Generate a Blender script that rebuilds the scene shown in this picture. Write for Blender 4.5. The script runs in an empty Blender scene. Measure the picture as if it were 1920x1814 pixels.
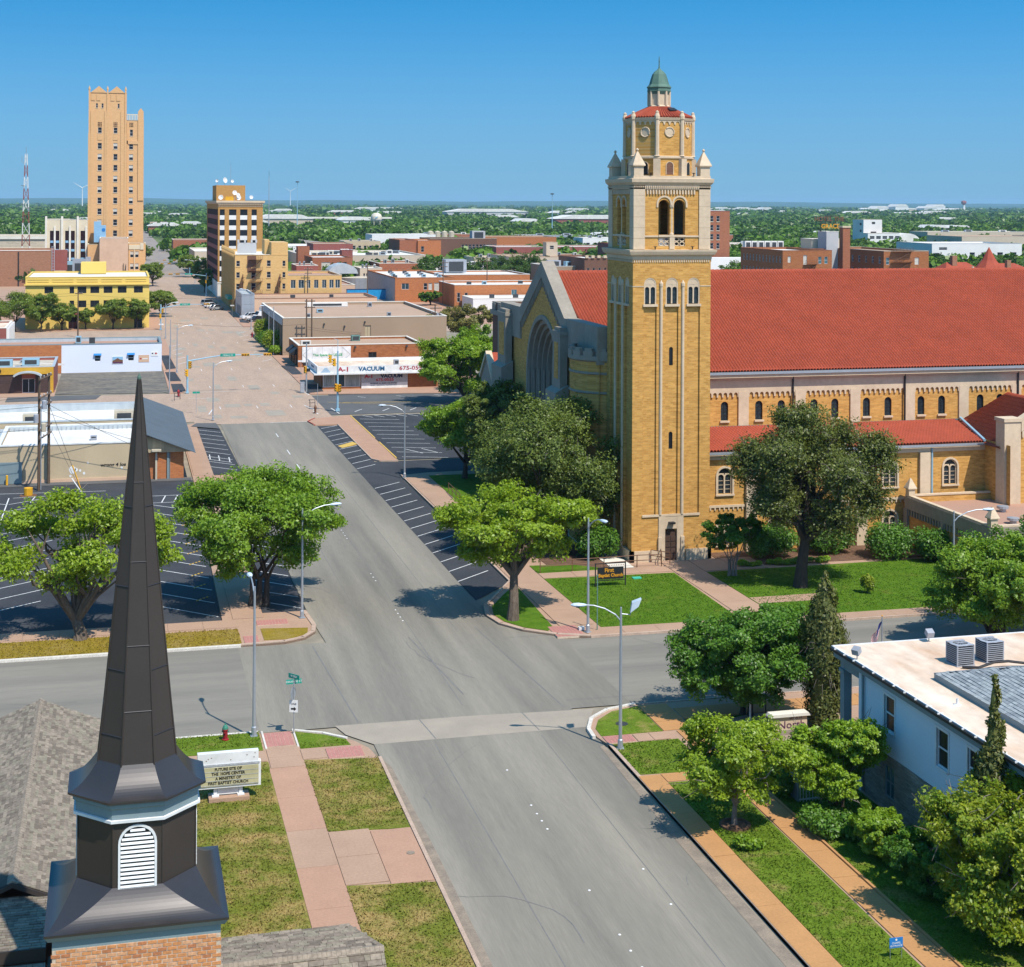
import bpy, math, random
import numpy as np
from mathutils import Vector, Matrix

S = bpy.context.scene
C = S.collection
PI = math.pi
R = math.radians

# ------------------------------------------------------------------ camera, sky, sun, exposure
# X runs across the main street, Y along it (away from the camera), Z up; metres
YAW = math.atan(740 / 2900)
cam_d = bpy.data.cameras.new('camera')
cam = bpy.data.objects.new('camera', cam_d); C.objects.link(cam)
cam.location = (0, 0, 30)
cam.rotation_euler = (Matrix.Rotation(-YAW, 3, 'Z') @ Matrix.Rotation(R(90), 3, 'X') @ Matrix.Rotation(0.0052, 3, 'Z')).to_euler()
cam_d.sensor_fit = 'HORIZONTAL'; cam_d.sensor_width = 36; cam_d.lens = 2900 / 1920 * 36
cam_d.shift_y = -(907 - 380) / 1920
cam_d.clip_start = 0.5; cam_d.clip_end = 60000
S.camera = cam

SUN_EL = R(57); SUN_H = Vector((0.434, -0.901)).normalized()      # horizontal direction towards the sun
W = bpy.data.worlds.new('World'); S.world = W; W.use_nodes = True
nt = W.node_tree; nt.nodes.clear()
wo = nt.nodes.new('ShaderNodeOutputWorld'); bg = nt.nodes.new('ShaderNodeBackground'); sky = nt.nodes.new('ShaderNodeTexSky')
sky.sky_type = 'NISHITA'; sky.sun_disc = False; sky.sun_elevation = SUN_EL
sky.sun_rotation = math.atan2(SUN_H.x, SUN_H.y)
sky.altitude = 500; sky.air_density = 1.0; sky.dust_density = 0.6; sky.ozone_density = 3.0
tc = nt.nodes.new('ShaderNodeTexCoord'); sx = nt.nodes.new('ShaderNodeSeparateXYZ'); cx = nt.nodes.new('ShaderNodeCombineXYZ')
mz = nt.nodes.new('ShaderNodeMath'); mz.operation = 'MULTIPLY_ADD'; mz.inputs[1].default_value = 2.9; mz.inputs[2].default_value = 0.24
nt.links.new(tc.outputs['Generated'], sx.inputs[0])
nt.links.new(sx.outputs[0], cx.inputs[0]); nt.links.new(sx.outputs[1], cx.inputs[1])
nt.links.new(sx.outputs[2], mz.inputs[0]); nt.links.new(mz.outputs[0], cx.inputs[2])
nrm = nt.nodes.new('ShaderNodeVectorMath'); nrm.operation = 'NORMALIZE'
nt.links.new(cx.outputs[0], nrm.inputs[0]); nt.links.new(nrm.outputs[0], sky.inputs[0])
hs = nt.nodes.new('ShaderNodeHueSaturation'); hs.inputs['Saturation'].default_value = 1.36; hs.inputs['Hue'].default_value = 0.483; hs.inputs['Value'].default_value = 2.2
nt.links.new(sky.outputs[0], hs.inputs['Color'])
hr = nt.nodes.new('ShaderNodeMapRange'); hr.interpolation_type = 'SMOOTHSTEP'; hr.inputs[1].default_value = -0.02; hr.inputs[2].default_value = 0.15; hr.inputs[3].default_value = 1; hr.inputs[4].default_value = 0
hm = nt.nodes.new('ShaderNodeMix'); hm.data_type = 'RGBA'; hm.inputs[7].default_value = (1.95, 4.05, 5.8, 1)      # pale band of haze low in the sky
nt.links.new(sx.outputs[2], hr.inputs[0]); nt.links.new(hr.outputs[0], hm.inputs[0]); nt.links.new(hs.outputs[0], hm.inputs[6])
nt.links.new(hm.outputs[2], bg.inputs[0]); bg.inputs[1].default_value = 0.095
nt.links.new(bg.outputs[0], wo.inputs[0])
sd = bpy.data.lights.new('sun', 'SUN'); sd.energy = 4.8; sd.angle = R(0.53); sd.color = (1.0, 0.94, 0.85)
so = bpy.data.objects.new('sun', sd); C.objects.link(so)
sv = Vector((SUN_H.x * math.cos(SUN_EL), SUN_H.y * math.cos(SUN_EL), math.sin(SUN_EL)))
so.rotation_euler = sv.to_track_quat('Z', 'Y').to_euler(); so.location = (0, -60, 120)
S.view_settings.view_transform = 'Standard'; S.view_settings.look = 'None'
S.view_settings.gamma = 1; S.view_settings.exposure = 0.24; S.view_settings.use_curve_mapping = False
S.render.engine = 'CYCLES'
S.cycles.max_bounces = 6; S.cycles.diffuse_bounces = 2; S.cycles.glossy_bounces = 2; S.cycles.transmission_bounces = 2
S.cycles.transparent_max_bounces = 8; S.cycles.volume_bounces = 0; S.cycles.use_denoising = True

# ------------------------------------------------------------------ materials
M = {}
def mat(name, col, rough=0.85, col2=None, scale=1.0, amt=0.5, streak=None, bump=0.0, bscale=20.0, spec=0.3, metal=0.0, fine=0.25, fscale=14.0, detail=5):
    """procedural surface: two colours mixed by large noise, a fine mottling on top, optional bump"""
    m = bpy.data.materials.new(name); m.use_nodes = True; n = m.node_tree; b = n.nodes['Principled BSDF']
    b.inputs['Roughness'].default_value = rough; b.inputs['Metallic'].default_value = metal
    b.inputs['Specular IOR Level'].default_value = spec
    geo = n.nodes.new('ShaderNodeNewGeometry'); src = geo.outputs['Position']
    if streak:
        mp = n.nodes.new('ShaderNodeMapping'); mp.inputs['Scale'].default_value = streak
        n.links.new(src, mp.inputs[0]); src2 = mp.outputs[0]
    else: src2 = src
    n1 = n.nodes.new('ShaderNodeTexNoise'); n1.inputs['Scale'].default_value = scale; n1.inputs['Detail'].default_value = detail; n1.inputs['Roughness'].default_value = 0.6
    n.links.new(src2, n1.inputs['Vector'])
    rp = n.nodes.new('ShaderNodeMapRange'); rp.inputs[1].default_value = 0.5 - 0.22; rp.inputs[2].default_value = 0.5 + 0.22; rp.inputs[4].default_value = amt * 2 if amt <= .5 else 1
    n.links.new(n1.outputs['Fac'], rp.inputs[0])
    mx = n.nodes.new('ShaderNodeMix'); mx.data_type = 'RGBA'
    c2 = col2 or tuple(c * 0.72 for c in col)
    mx.inputs[6].default_value = (*col, 1); mx.inputs[7].default_value = (*c2, 1)
    n.links.new(rp.outputs[0], mx.inputs[0])
    n2 = n.nodes.new('ShaderNodeTexNoise'); n2.inputs['Scale'].default_value = fscale; n2.inputs['Detail'].default_value = 3
    n.links.new(src2, n2.inputs['Vector'])
    r2 = n.nodes.new('ShaderNodeMapRange'); r2.inputs[1].default_value = 0.25; r2.inputs[2].default_value = 0.75; r2.inputs[3].default_value = 1 - fine; r2.inputs[4].default_value = 1 + fine
    n.links.new(n2.outputs['Fac'], r2.inputs[0])
    ml = n.nodes.new('ShaderNodeMix'); ml.data_type = 'RGBA'; ml.blend_type = 'MULTIPLY'; ml.inputs[0].default_value = 1
    n.links.new(mx.outputs[2], ml.inputs[6]); n.links.new(r2.outputs[0], ml.inputs[7])
    n.links.new(ml.outputs[2], b.inputs['Base Color'])
    if bump:
        bp = n.nodes.new('ShaderNodeBump'); bp.inputs['Strength'].default_value = bump; bp.inputs['Distance'].default_value = 0.05
        n3 = n.nodes.new('ShaderNodeTexNoise'); n3.inputs['Scale'].default_value = bscale; n.links.new(src, n3.inputs['Vector'])
        n.links.new(n3.outputs['Fac'], bp.inputs['Height']); n.links.new(bp.outputs[0], b.inputs['Normal'])
    M[name] = m
    return m

def brick_mat(name, c1, c2, mortar, w=0.42, h=0.16, big=0.18, mort=0.012, blotch=0.5):
    m = bpy.data.materials.new(name); m.use_nodes = True; n = m.node_tree; b = n.nodes['Principled BSDF']
    b.inputs['Roughness'].default_value = 0.9; b.inputs['Specular IOR Level'].default_value = 0.2
    geo = n.nodes.new('ShaderNodeNewGeometry'); s = n.nodes.new('ShaderNodeSeparateXYZ'); n.links.new(geo.outputs['Position'], s.inputs[0])
    ad = n.nodes.new('ShaderNodeMath'); ad.operation = 'ADD'; n.links.new(s.outputs[0], ad.inputs[0]); n.links.new(s.outputs[1], ad.inputs[1])
    cb = n.nodes.new('ShaderNodeCombineXYZ'); n.links.new(ad.outputs[0], cb.inputs[0]); n.links.new(s.outputs[2], cb.inputs[1])
    bt = n.nodes.new('ShaderNodeTexBrick'); bt.inputs['Scale'].default_value = 1; bt.inputs['Brick Width'].default_value = w; bt.inputs['Row Height'].default_value = h
    bt.inputs['Mortar Size'].default_value = mort; bt.inputs['Mortar Smooth'].default_value = 0.3
    bt.inputs['Color1'].default_value = (*c1, 1); bt.inputs['Color2'].default_value = (*c2, 1); bt.inputs['Mortar'].default_value = (*mortar, 1)
    n.links.new(cb.outputs[0], bt.inputs['Vector'])
    mp = n.nodes.new('ShaderNodeMapping'); mp.inputs['Scale'].default_value = (0.8, 3.2, 1); n.links.new(cb.outputs[0], mp.inputs[0])
    n1 = n.nodes.new('ShaderNodeTexNoise'); n1.inputs['Scale'].default_value = 1.3; n1.inputs['Detail'].default_value = 6; n1.inputs['Roughness'].default_value = 0.7; n.links.new(mp.outputs[0], n1.inputs['Vector'])
    r2 = n.nodes.new('ShaderNodeMapRange'); r2.inputs[1].default_value = 0.3; r2.inputs[2].default_value = 0.7; r2.inputs[3].default_value = 1 - big; r2.inputs[4].default_value = 1 + big
    n.links.new(n1.outputs['Fac'], r2.inputs[0])
    ml = n.nodes.new('ShaderNodeMix'); ml.data_type = 'RGBA'; ml.blend_type = 'MULTIPLY'; ml.inputs[0].default_value = 1
    n.links.new(bt.outputs[0], ml.inputs[6]); n.links.new(r2.outputs[0], ml.inputs[7])
    n.links.new(ml.outputs[2], b.inputs['Base Color'])
    M[name] = m
    return m

def leaf_mat(name, c1, c2, trans=0.35, scale=0.9):
    m = bpy.data.materials.new(name); m.use_nodes = True; n = m.node_tree; n.nodes.clear()
    o = n.nodes.new('ShaderNodeOutputMaterial'); d = n.nodes.new('ShaderNodeBsdfDiffuse'); t = n.nodes.new('ShaderNodeBsdfTranslucent'); g = n.nodes.new('ShaderNodeBsdfGlossy')
    g.inputs['Roughness'].default_value = 0.45
    geo = n.nodes.new('ShaderNodeNewGeometry')
    n1 = n.nodes.new('ShaderNodeTexNoise'); n1.inputs['Scale'].default_value = scale; n1.inputs['Detail'].default_value = 4; n.links.new(geo.outputs['Position'], n1.inputs['Vector'])
    wn = n.nodes.new('ShaderNodeTexNoise'); wn.inputs['Scale'].default_value = 7; wn.inputs['Detail'].default_value = 1; n.links.new(geo.outputs['Position'], wn.inputs['Vector'])
    av = n.nodes.new('ShaderNodeMath'); av.operation = 'ADD'; n.links.new(n1.outputs[0], av.inputs[0]); n.links.new(wn.outputs[0], av.inputs[1])
    rp = n.nodes.new('ShaderNodeMapRange'); rp.inputs[1].default_value = 0.78; rp.inputs[2].default_value = 1.22; n.links.new(av.outputs[0], rp.inputs[0])
    mx = n.nodes.new('ShaderNodeMix'); mx.data_type = 'RGBA'; c1, c2 = [tuple(c * k_ for c, k_ in zip(q, (1.5, 1.45, 1.2))) for q in (c1, c2)]; mx.inputs[6].default_value = (*c1, 1); mx.inputs[7].default_value = (*c2, 1); n.links.new(rp.outputs[0], mx.inputs[0])
    n.links.new(mx.outputs[2], d.inputs[0])
    tm = n.nodes.new('ShaderNodeMix'); tm.data_type = 'RGBA'; tm.blend_type = 'MULTIPLY'; tm.inputs[0].default_value = 1; tm.inputs[7].default_value = (1.35, 1.25, 0.6, 1)
    n.links.new(mx.outputs[2], tm.inputs[6]); n.links.new(tm.outputs[2], t.inputs[0])
    s1 = n.nodes.new('ShaderNodeMixShader'); s1.inputs[0].default_value = trans; n.links.new(d.outputs[0], s1.inputs[1]); n.links.new(t.outputs[0], s1.inputs[2])
    s2 = n.nodes.new('ShaderNodeMixShader'); s2.inputs[0].default_value = 0.03; n.links.new(s1.outputs[0], s2.inputs[1]); n.links.new(g.outputs[0], s2.inputs[2])
    n.links.new(s2.outputs[0], o.inputs[0])
    M[name] = m
    return m

def grass_mat(name, g1, g2, dry, dryness):
    m = bpy.data.materials.new(name); m.use_nodes = True; n = m.node_tree; b = n.nodes['Principled BSDF']; b.inputs['Roughness'].default_value = 0.95; b.inputs['Specular IOR Level'].default_value = 0.1
    geo = n.nodes.new('ShaderNodeNewGeometry')
    def noise(s, d=5, r=0.65):
        k = n.nodes.new('ShaderNodeTexNoise'); k.inputs['Scale'].default_value = s; k.inputs['Detail'].default_value = d; k.inputs['Roughness'].default_value = r; n.links.new(geo.outputs['Position'], k.inputs['Vector']); return k.outputs['Fac']
    def rng(f, a, c, lo=0, hi=1):
        k = n.nodes.new('ShaderNodeMapRange'); k.inputs[1].default_value = a; k.inputs[2].default_value = c; k.inputs[3].default_value = lo; k.inputs[4].default_value = hi; n.links.new(f, k.inputs[0]); return k.outputs[0]
    a = n.nodes.new('ShaderNodeMix'); a.data_type = 'RGBA'; a.inputs[6].default_value = (*g1, 1); a.inputs[7].default_value = (*g2, 1); n.links.new(rng(noise(1.3), .35, .65), a.inputs[0])
    c = n.nodes.new('ShaderNodeMix'); c.data_type = 'RGBA'; c.inputs[7].default_value = (*dry, 1); n.links.new(a.outputs[2], c.inputs[6])
    n.links.new(rng(noise(0.42, 8, .72), .66 - dryness * .35, .84 - dryness * .35), c.inputs[0])
    f = n.nodes.new('ShaderNodeMix'); f.data_type = 'RGBA'; f.blend_type = 'MULTIPLY'; f.inputs[0].default_value = 1; n.links.new(c.outputs[2], f.inputs[6]); n.links.new(rng(noise(9, 4), .3, .7, .6, 1.4), f.inputs[7])
    n.links.new(f.outputs[2], b.inputs['Base Color'])
    bp = n.nodes.new('ShaderNodeBump'); bp.inputs['Strength'].default_value = .6; bp.inputs['Distance'].default_value = .06; n.links.new(noise(16, 3), bp.inputs['Height']); n.links.new(bp.outputs[0], b.inputs['Normal'])
    M[name] = m
    return m

def glass_mat(name, col=(0.02, 0.025, 0.03), rough=0.08, col2=None, scale=0.6):
    m = mat(name, col, rough=rough, col2=col2 or tuple(c * .5 for c in col), scale=scale, spec=0.3, fine=0.1)
    return m

# ground and paving
mat('road_grey', (0.28, 0.25, 0.197), .9, (0.135, 0.125, 0.105), .22, .5, streak=(1.5, .09, 1), fine=.09, fscale=9)
mat('road_cross', (0.25, 0.226, 0.182), .9, (0.15, 0.139, 0.118), .22, .5, streak=(.09, 1.5, 1), fine=.09, fscale=9)
mat('road_pink', (0.41, 0.29, 0.21), .9, (0.33, 0.24, 0.175), .4, .5, streak=(1.2, .22, 1), fine=.12, fscale=3)
mat('road_far', (0.31, 0.25, 0.2), .9, (0.22, 0.19, 0.165), .15, .5, streak=(1, .2, 1), fine=.12, fscale=2)
mat('concrete_band', (0.345, 0.295, 0.23), .9, (0.28, 0.24, 0.19), .5, .5, fine=.1)
mat('gutter_concrete', (0.3, 0.235, 0.17), .9, (0.17, 0.14, 0.11), 1.2, .5, fine=.2)
mat('walk_pink', (0.42, 0.25, 0.165), .9, (0.36, 0.21, 0.14), .5, .5, fine=.1, fscale=8)
mat('walk_tan', (0.41, 0.265, 0.18), .9, (0.34, 0.22, 0.15), .35, .5, fine=.1, fscale=8)
mat('walk_orange', (0.47, 0.245, 0.095), .9, (0.40, 0.205, 0.08), .5, .5, fine=.1, fscale=8)
mat('kerb_white', (0.66, 0.62, 0.54), .85, (0.5, 0.46, 0.4), 1.2, .5)
mat('kerb_tan', (0.48, 0.35, 0.26), .9, (0.36, 0.26, 0.2), 1.2, .5)
mat('ramp_brick', (0.45, 0.20, 0.165), .9, (0.37, 0.17, 0.14), 2.2, .5, fine=.2)
mat('asphalt', (0.03, 0.032, 0.037), .92, (0.055, 0.056, 0.06), .16, .5, fine=.2, fscale=5)
mat('asphalt_worn', (0.085, 0.08, 0.075), .95, (0.24, 0.205, 0.15), .5, .4, streak=(.6, .9, 1), fine=.3, fscale=2, detail=9)
mat('asphalt_mid', (0.085, 0.085, 0.085), .92, (0.115, 0.112, 0.108), .3, .5, fine=.15)
mat('ground_city', (0.30, 0.25, 0.19), .95, (0.20, 0.18, 0.13), .03, .5, fine=.3, fscale=.4)
mat('plain', (0.06, 0.12, 0.02), .95, (0.15, 0.165, 0.06), .004, .5, fine=.25, fscale=.02)
mat('hill_green', (0.03, 0.085, 0.05), .95, (0.05, 0.10, 0.06), .0012, .5, fine=.2, fscale=.01)
mat('tar', (0.19, 0.185, 0.175), .9)
mat('mulch', (0.17, 0.095, 0.055), .95, (0.1, 0.055, 0.035), 2, .5, fine=.35, bump=.5)
mat('rock_bed', (0.36, 0.28, 0.21), .95, (0.2, 0.15, 0.115), 3, .5, fine=.3)
mat('paint_white', (0.70, 0.69, 0.66), .8, (0.5, 0.49, 0.47), 1.6, .5)
mat('paint_yellow', (0.62, 0.40, 0.07), .8, (0.45, 0.3, 0.09), 1.2, .5)
mat('paint_red', (0.42, 0.09, 0.06), .8)
grass_mat('grass_lush', (0.058, 0.128, 0.007), (0.09, 0.165, 0.012), (0.19, 0.185, 0.04), .26)
grass_mat('grass_dry', (0.105, 0.13, 0.016), (0.16, 0.17, 0.026), (0.31, 0.22, 0.08), .62)
grass_mat('grass_gold', (0.20, 0.15, 0.015), (0.25, 0.175, 0.025), (0.28, 0.2, 0.06), .5)
grass_mat('grass_right', (0.085, 0.14, 0.01), (0.125, 0.185, 0.018), (0.27, 0.215, 0.07), .36)
# walls
brick_mat('church_brick', (0.60, 0.325, 0.085), (0.45, 0.22, 0.05), (0.52, 0.31, 0.11), .42, .15, .2, .018)
brick_mat('red_brick', (0.34, 0.125, 0.06), (0.27, 0.095, 0.05), (0.33, 0.17, 0.11), .5, .2, .15)
brick_mat('orange_brick', (0.44, 0.165, 0.06), (0.37, 0.13, 0.05), (0.42, 0.2, 0.1), .5, .2, .12)
brick_mat('brown_brick', (0.33, 0.165, 0.095), (0.28, 0.135, 0.08), (0.3, 0.18, 0.12), .6, .25, .15)
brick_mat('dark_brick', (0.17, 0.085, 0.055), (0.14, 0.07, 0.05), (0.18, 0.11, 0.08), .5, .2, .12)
brick_mat('tan_brick', (0.62, 0.40, 0.16), (0.57, 0.35, 0.13), (0.6, 0.4, 0.2), .5, .2, .1)
brick_mat('hotel_brick', (0.64, 0.38, 0.175), (0.59, 0.345, 0.155), (0.62, 0.4, 0.23), .8, .3, .07)
brick_mat('office_brick', (0.45, 0.245, 0.075), (0.385, 0.2, 0.06), (0.42, 0.25, 0.1), .5, .2, .14)
brick_mat('shop_brick', (0.36, 0.14, 0.055), (0.29, 0.105, 0.04), (0.2, 0.09, 0.05), .55, .2, .2)
mat('grey_brick', (0.37, 0.31, 0.25), .9, (0.20, 0.165, 0.135), 1.1, .5, streak=(.6, .6, 3.2), fine=.3, fscale=4)
mat('brick_face', (0.56, 0.245, 0.095), .9, (0.46, 0.19, 0.07), 3.0, .5, fine=.25)
mat('brick_pale', (0.62, 0.34, 0.19), .9, (0.5, 0.25, 0.12), 3.0, .5, fine=.25)
mat('brick_dark', (0.46, 0.18, 0.075), .9, (0.36, 0.14, 0.06), 3.0, .5, fine=.25)
mat('mortar', (0.60, 0.47, 0.35), .95)
mat('limestone', (0.62, 0.49, 0.34), .85, (0.52, 0.4, 0.275), .45, .5, fine=.08, fscale=3)
mat('limestone_grey', (0.31, 0.27, 0.215), .85, (0.235, 0.205, 0.165), .5, .5, streak=(1, 1, .5), fine=.1, fscale=3)
mat('cream_stone', (0.66, 0.58, 0.42), .85, (0.58, 0.5, 0.36), .3, .5, fine=.06)
mat('white_stone', (0.74, 0.70, 0.61), .85, (0.62, 0.58, 0.5), .3, .5, fine=.06)
mat('yellow_paint', (0.72, 0.52, 0.135), .85, (0.68, 0.48, 0.12), .2, .5, fine=.05)
mat('blue_white_wall', (0.66, 0.70, 0.80), .8, (0.62, 0.66, 0.76), .3, .5, fine=.04)
mat('tan_paint', (0.34, 0.245, 0.165), .85, (0.31, 0.22, 0.145), .2, .5, streak=(1, 1, .4), fine=.05)
mat('sand_paint', (0.5, 0.4, 0.26), .9, (0.42, 0.335, 0.22), .3, .5, streak=(1, 1, .5), fine=.07)
mat('panel_beige', (0.50, 0.405, 0.255), .8, streak=(6, 6, .1), fine=.06)
mat('plaster_pink', (0.6, 0.41, 0.28), .9, (0.52, 0.35, 0.24), .25, .5, fine=.08, fscale=1)
mat('mustard', (0.58, 0.33, 0.035), .8, fine=.05)
mat('maroon', (0.30, 0.10, 0.08), .85, (0.25, 0.08, 0.065), .6, .5)
mat('dark_maroon', (0.075, 0.045, 0.04), .8)
mat('white_wall', (0.74, 0.73, 0.70), .85, (0.64, 0.63, 0.6), .15, .5, fine=.05, fscale=.6)
mat('grey_wall', (0.46, 0.46, 0.46), .85, (0.4, 0.4, 0.4), .1, .5, fine=.05, fscale=.6)
mat('beige_wall', (0.55, 0.46, 0.35), .85, (0.48, 0.4, 0.3), .1, .5, fine=.05, fscale=.6)
mat('siding', (0.66, 0.72, 0.76), .6, (0.6, 0.66, 0.7), .3, .5, fine=.03)
mat('trim_white', (0.76, 0.77, 0.76), .6, fine=.03)
mat('trim_blue', (0.21, 0.275, 0.29), .6, (0.17, 0.225, 0.24), .5, .5, fine=.05)
# roofs
mat('clay_tile', (0.36, 0.068, 0.032), .8, (0.29, 0.054, 0.026), .35, .5, fine=.12, fscale=2.2)
mat('roof_sand', (0.43, 0.29, 0.2), .95, (0.37, 0.25, 0.17), .15, .5, fine=.07, fscale=2)
mat('roof_white', (0.74, 0.72, 0.68), .85, (0.56, 0.53, 0.48), .25, .5, fine=.08, fscale=1.5)
mat('roof_rusty', (0.74, 0.64, 0.52), .85, (0.47, 0.27, 0.15), .38, .42, streak=(1.2, .55, 1), fine=.12, fscale=2, detail=8)
mat('roof_stained', (0.62, 0.58, 0.50), .9, (0.36, 0.3, 0.22), .4, .5, fine=.15, fscale=2, detail=8)
mat('roof_pinkish', (0.4, 0.235, 0.165), .95, (0.35, 0.21, 0.15), .3, .5, fine=.12)
mat('roof_metal', (0.40, 0.45, 0.48), .55, (0.52, 0.56, 0.57), .5, .5, streak=(2, .2, 1), metal=.3, fine=.08)
mat('roof_slate', (0.105, 0.13, 0.15), .8, (0.085, 0.105, 0.12), .6, .5, fine=.15)
mat('shingle_base', (0.10, 0.085, 0.065), .95)
for i, c in enumerate([(0.235, 0.19, 0.145), (0.30, 0.245, 0.185), (0.18, 0.145, 0.11), (0.255, 0.22, 0.16)]): mat('shingle_%d' % i, c, .95, fine=.25, fscale=9, scale=3)
for i, c in enumerate([(0.30, 0.33, 0.34), (0.36, 0.385, 0.39), (0.24, 0.265, 0.28), (0.33, 0.36, 0.36)]): mat('slate_%d' % i, c, .95, fine=.2, fscale=9, scale=3)
# metals and details
mat('bronze_metal', (0.05, 0.04, 0.034), .42, (0.042, 0.034, 0.029), .6, .5, spec=.3, fine=.06)
mat('bronze_sheet', (0.055, 0.048, 0.047), .3, (0.045, 0.04, 0.039), .8, .5, spec=.7, metal=.35, fine=.06)
mat('copper_green', (0.105, 0.19, 0.145), .7, (0.07, 0.125, 0.095), 1.0, .5, fine=.2)
mat('galv', (0.42, 0.45, 0.48), .45, (0.36, 0.39, 0.42), 1, .5, metal=.5, fine=.05)
mat('galv_blue', (0.28, 0.46, 0.56), .5, (0.24, 0.4, 0.5), 1, .5, fine=.05)
mat('lamp_head', (0.62, 0.72, 0.80), .4, fine=.04)
mat('black_metal', (0.025, 0.025, 0.027), .5, fine=.1)
mat('brown_metal', (0.18, 0.085, 0.045), .6, fine=.1)
mat('wood_pole', (0.14, 0.095, 0.065), .95, (0.09, 0.06, 0.04), 3, .5, streak=(3, 3, .3))
mat('signal_yellow', (0.72, 0.38, 0.02), .5, fine=.05)
mat('lens_red', (0.35, 0.03, 0.02), .4); mat('lens_green', (0.02, 0.3, 0.2), .4); mat('lens_amber', (0.5, 0.2, 0.02), .4)
mat('sign_green', (0.01, 0.32, 0.24), .5, fine=.03); mat('sign_blue', (0.02, 0.2, 0.55), .5, fine=.03)
mat('sign_white', (0.80, 0.80, 0.78), .5, fine=.02); mat('sign_black', (0.02, 0.022, 0.025), .5); mat('sign_grey', (0.42, 0.44, 0.46), .5)
mat('letter_red', (0.42, 0.03, 0.05), .6, fine=.05); mat('letter_blue', (0.02, 0.13, 0.27), .6, fine=.05); mat('letter_navy', (0.015, 0.03, 0.09), .6)
mat('letter_green', (0.03, 0.38, 0.12), .6); mat('letter_gold', (0.66, 0.30, 0.02), .6); mat('letter_purple', (0.11, 0.03, 0.09), .6); mat('letter_black', (0.015, 0.015, 0.014), .6)
mat('marquee_face', (0.50, 0.46, 0.27), .5, fine=.05)
mat('hydrant_red', (0.33, 0.022, 0.03), .5, fine=.1); mat('hydrant_green', (0.05, 0.22, 0.15), .5, fine=.1)
mat('ac_grey', (0.36, 0.38, 0.42), .6, fine=.08); mat('ac_dark', (0.05, 0.055, 0.06), .6, fine=.1); mat('ac_tan', (0.55, 0.48, 0.36), .6, fine=.05); mat('ac_green', (0.13, 0.24, 0.2), .6)
mat('barrier_green', (0.06, 0.5, 0.36), .6)
mat('tarp_blue', (0.02, 0.30, 0.62), .5, fine=.15)
mat('cooling_blue', (0.20, 0.38, 0.56), .5, (0.25, 0.44, 0.6), .6, .5)
mat('car_white', (0.78, 0.78, 0.78), .25, spec=.5, fine=.02); mat('car_silver', (0.5, 0.51, 0.53), .25, spec=.6, metal=.4, fine=.02); mat('car_black', (0.02, 0.022, 0.028), .2, spec=.6, fine=.02); mat('car_red', (0.35, 0.03, 0.02), .25, spec=.5)
mat('tyre', (0.02, 0.02, 0.02), .9); mat('rim', (0.5, 0.5, 0.5), .4, metal=.6)
mat('flag_red', (0.42, 0.02, 0.04), .8); mat('flag_white', (0.72, 0.72, 0.7), .8); mat('flag_blue', (0.02, 0.03, 0.16), .8)
mat('door_wood', (0.085, 0.05, 0.035), .7, fine=.1)
mat('tank_cream', (0.74, 0.66, 0.52), .6, fine=.03)
glass_mat('glass_dark', (0.018, 0.02, 0.024), .3); glass_mat('glass_blue', (0.04, 0.07, 0.09), .06); glass_mat('glass_stained', (0.035, 0.05, 0.055), .25, (0.012, 0.016, 0.022), 5)
glass_mat('glass_teal', (0.08, 0.19, 0.22), .08, (0.03, 0.07, 0.09), .9); mat('glass_maroon', (0.032, 0.013, 0.014), .7, spec=.05)
mat('blind', (0.60, 0.57, 0.50), .8, (0.4, 0.38, 0.33), 2, .5, streak=(1, 1, 4)); mat('curtain', (0.34, 0.38, 0.37), .8, (0.12, 0.15, 0.15), 2.5, .5, streak=(2, 2, .15))
mat('sky_art_glass', (0.55, 0.58, 0.66), .35, (0.42, 0.46, 0.56), .5, .5, fine=.06)  # pale blue reflection of the sky is put into the glass colour
# vegetation
mat('bark', (0.15, 0.115, 0.085), .95, (0.075, 0.055, 0.04), 3, .5, streak=(3, 3, .6), fine=.3, bump=.6, bscale=8)
mat('bark_dark', (0.07, 0.055, 0.042), .95, (0.04, 0.03, 0.024), 3, .5, streak=(3, 3, .6), fine=.3)
mat('bark_grey', (0.25, 0.21, 0.18), .95, (0.14, 0.115, 0.1), 3, .5, streak=(3, 3, .6), fine=.3)
leaf_mat('leaf_mesquite', (0.125, 0.20, 0.012), (0.20, 0.285, 0.02), .4)
leaf_mat('leaf_oak', (0.075, 0.155, 0.012), (0.15, 0.24, 0.018), .35)
leaf_mat('leaf_live_oak', (0.056, 0.086, 0.018), (0.115, 0.155, 0.032), .3)
leaf_mat('leaf_elm', (0.045, 0.062, 0.016), (0.115, 0.142, 0.032), .3, 1.2)
leaf_mat('leaf_deep', (0.04, 0.105, 0.012), (0.085, 0.18, 0.018), .3)
leaf_mat('leaf_bright', (0.10, 0.19, 0.012), (0.19, 0.29, 0.022), .4)
leaf_mat('leaf_yellow', (0.10, 0.175, 0.012), (0.21, 0.25, 0.02), .4)
leaf_mat('leaf_brown', (0.10, 0.09, 0.035), (0.17, 0.17, 0.045), .3)
leaf_mat('leaf_cypress', (0.05, 0.07, 0.018), (0.115, 0.12, 0.035), .2)
leaf_mat('leaf_street', (0.075, 0.125, 0.02), (0.15, 0.205, 0.03), .35)
leaf_mat('leaf_far', (0.045, 0.1, 0.008), (0.08, 0.15, 0.014), .2, .05)
leaf_mat('leaf_far_dark', (0.026, 0.06, 0.008), (0.055, 0.1, 0.014), .2, .05)

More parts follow.
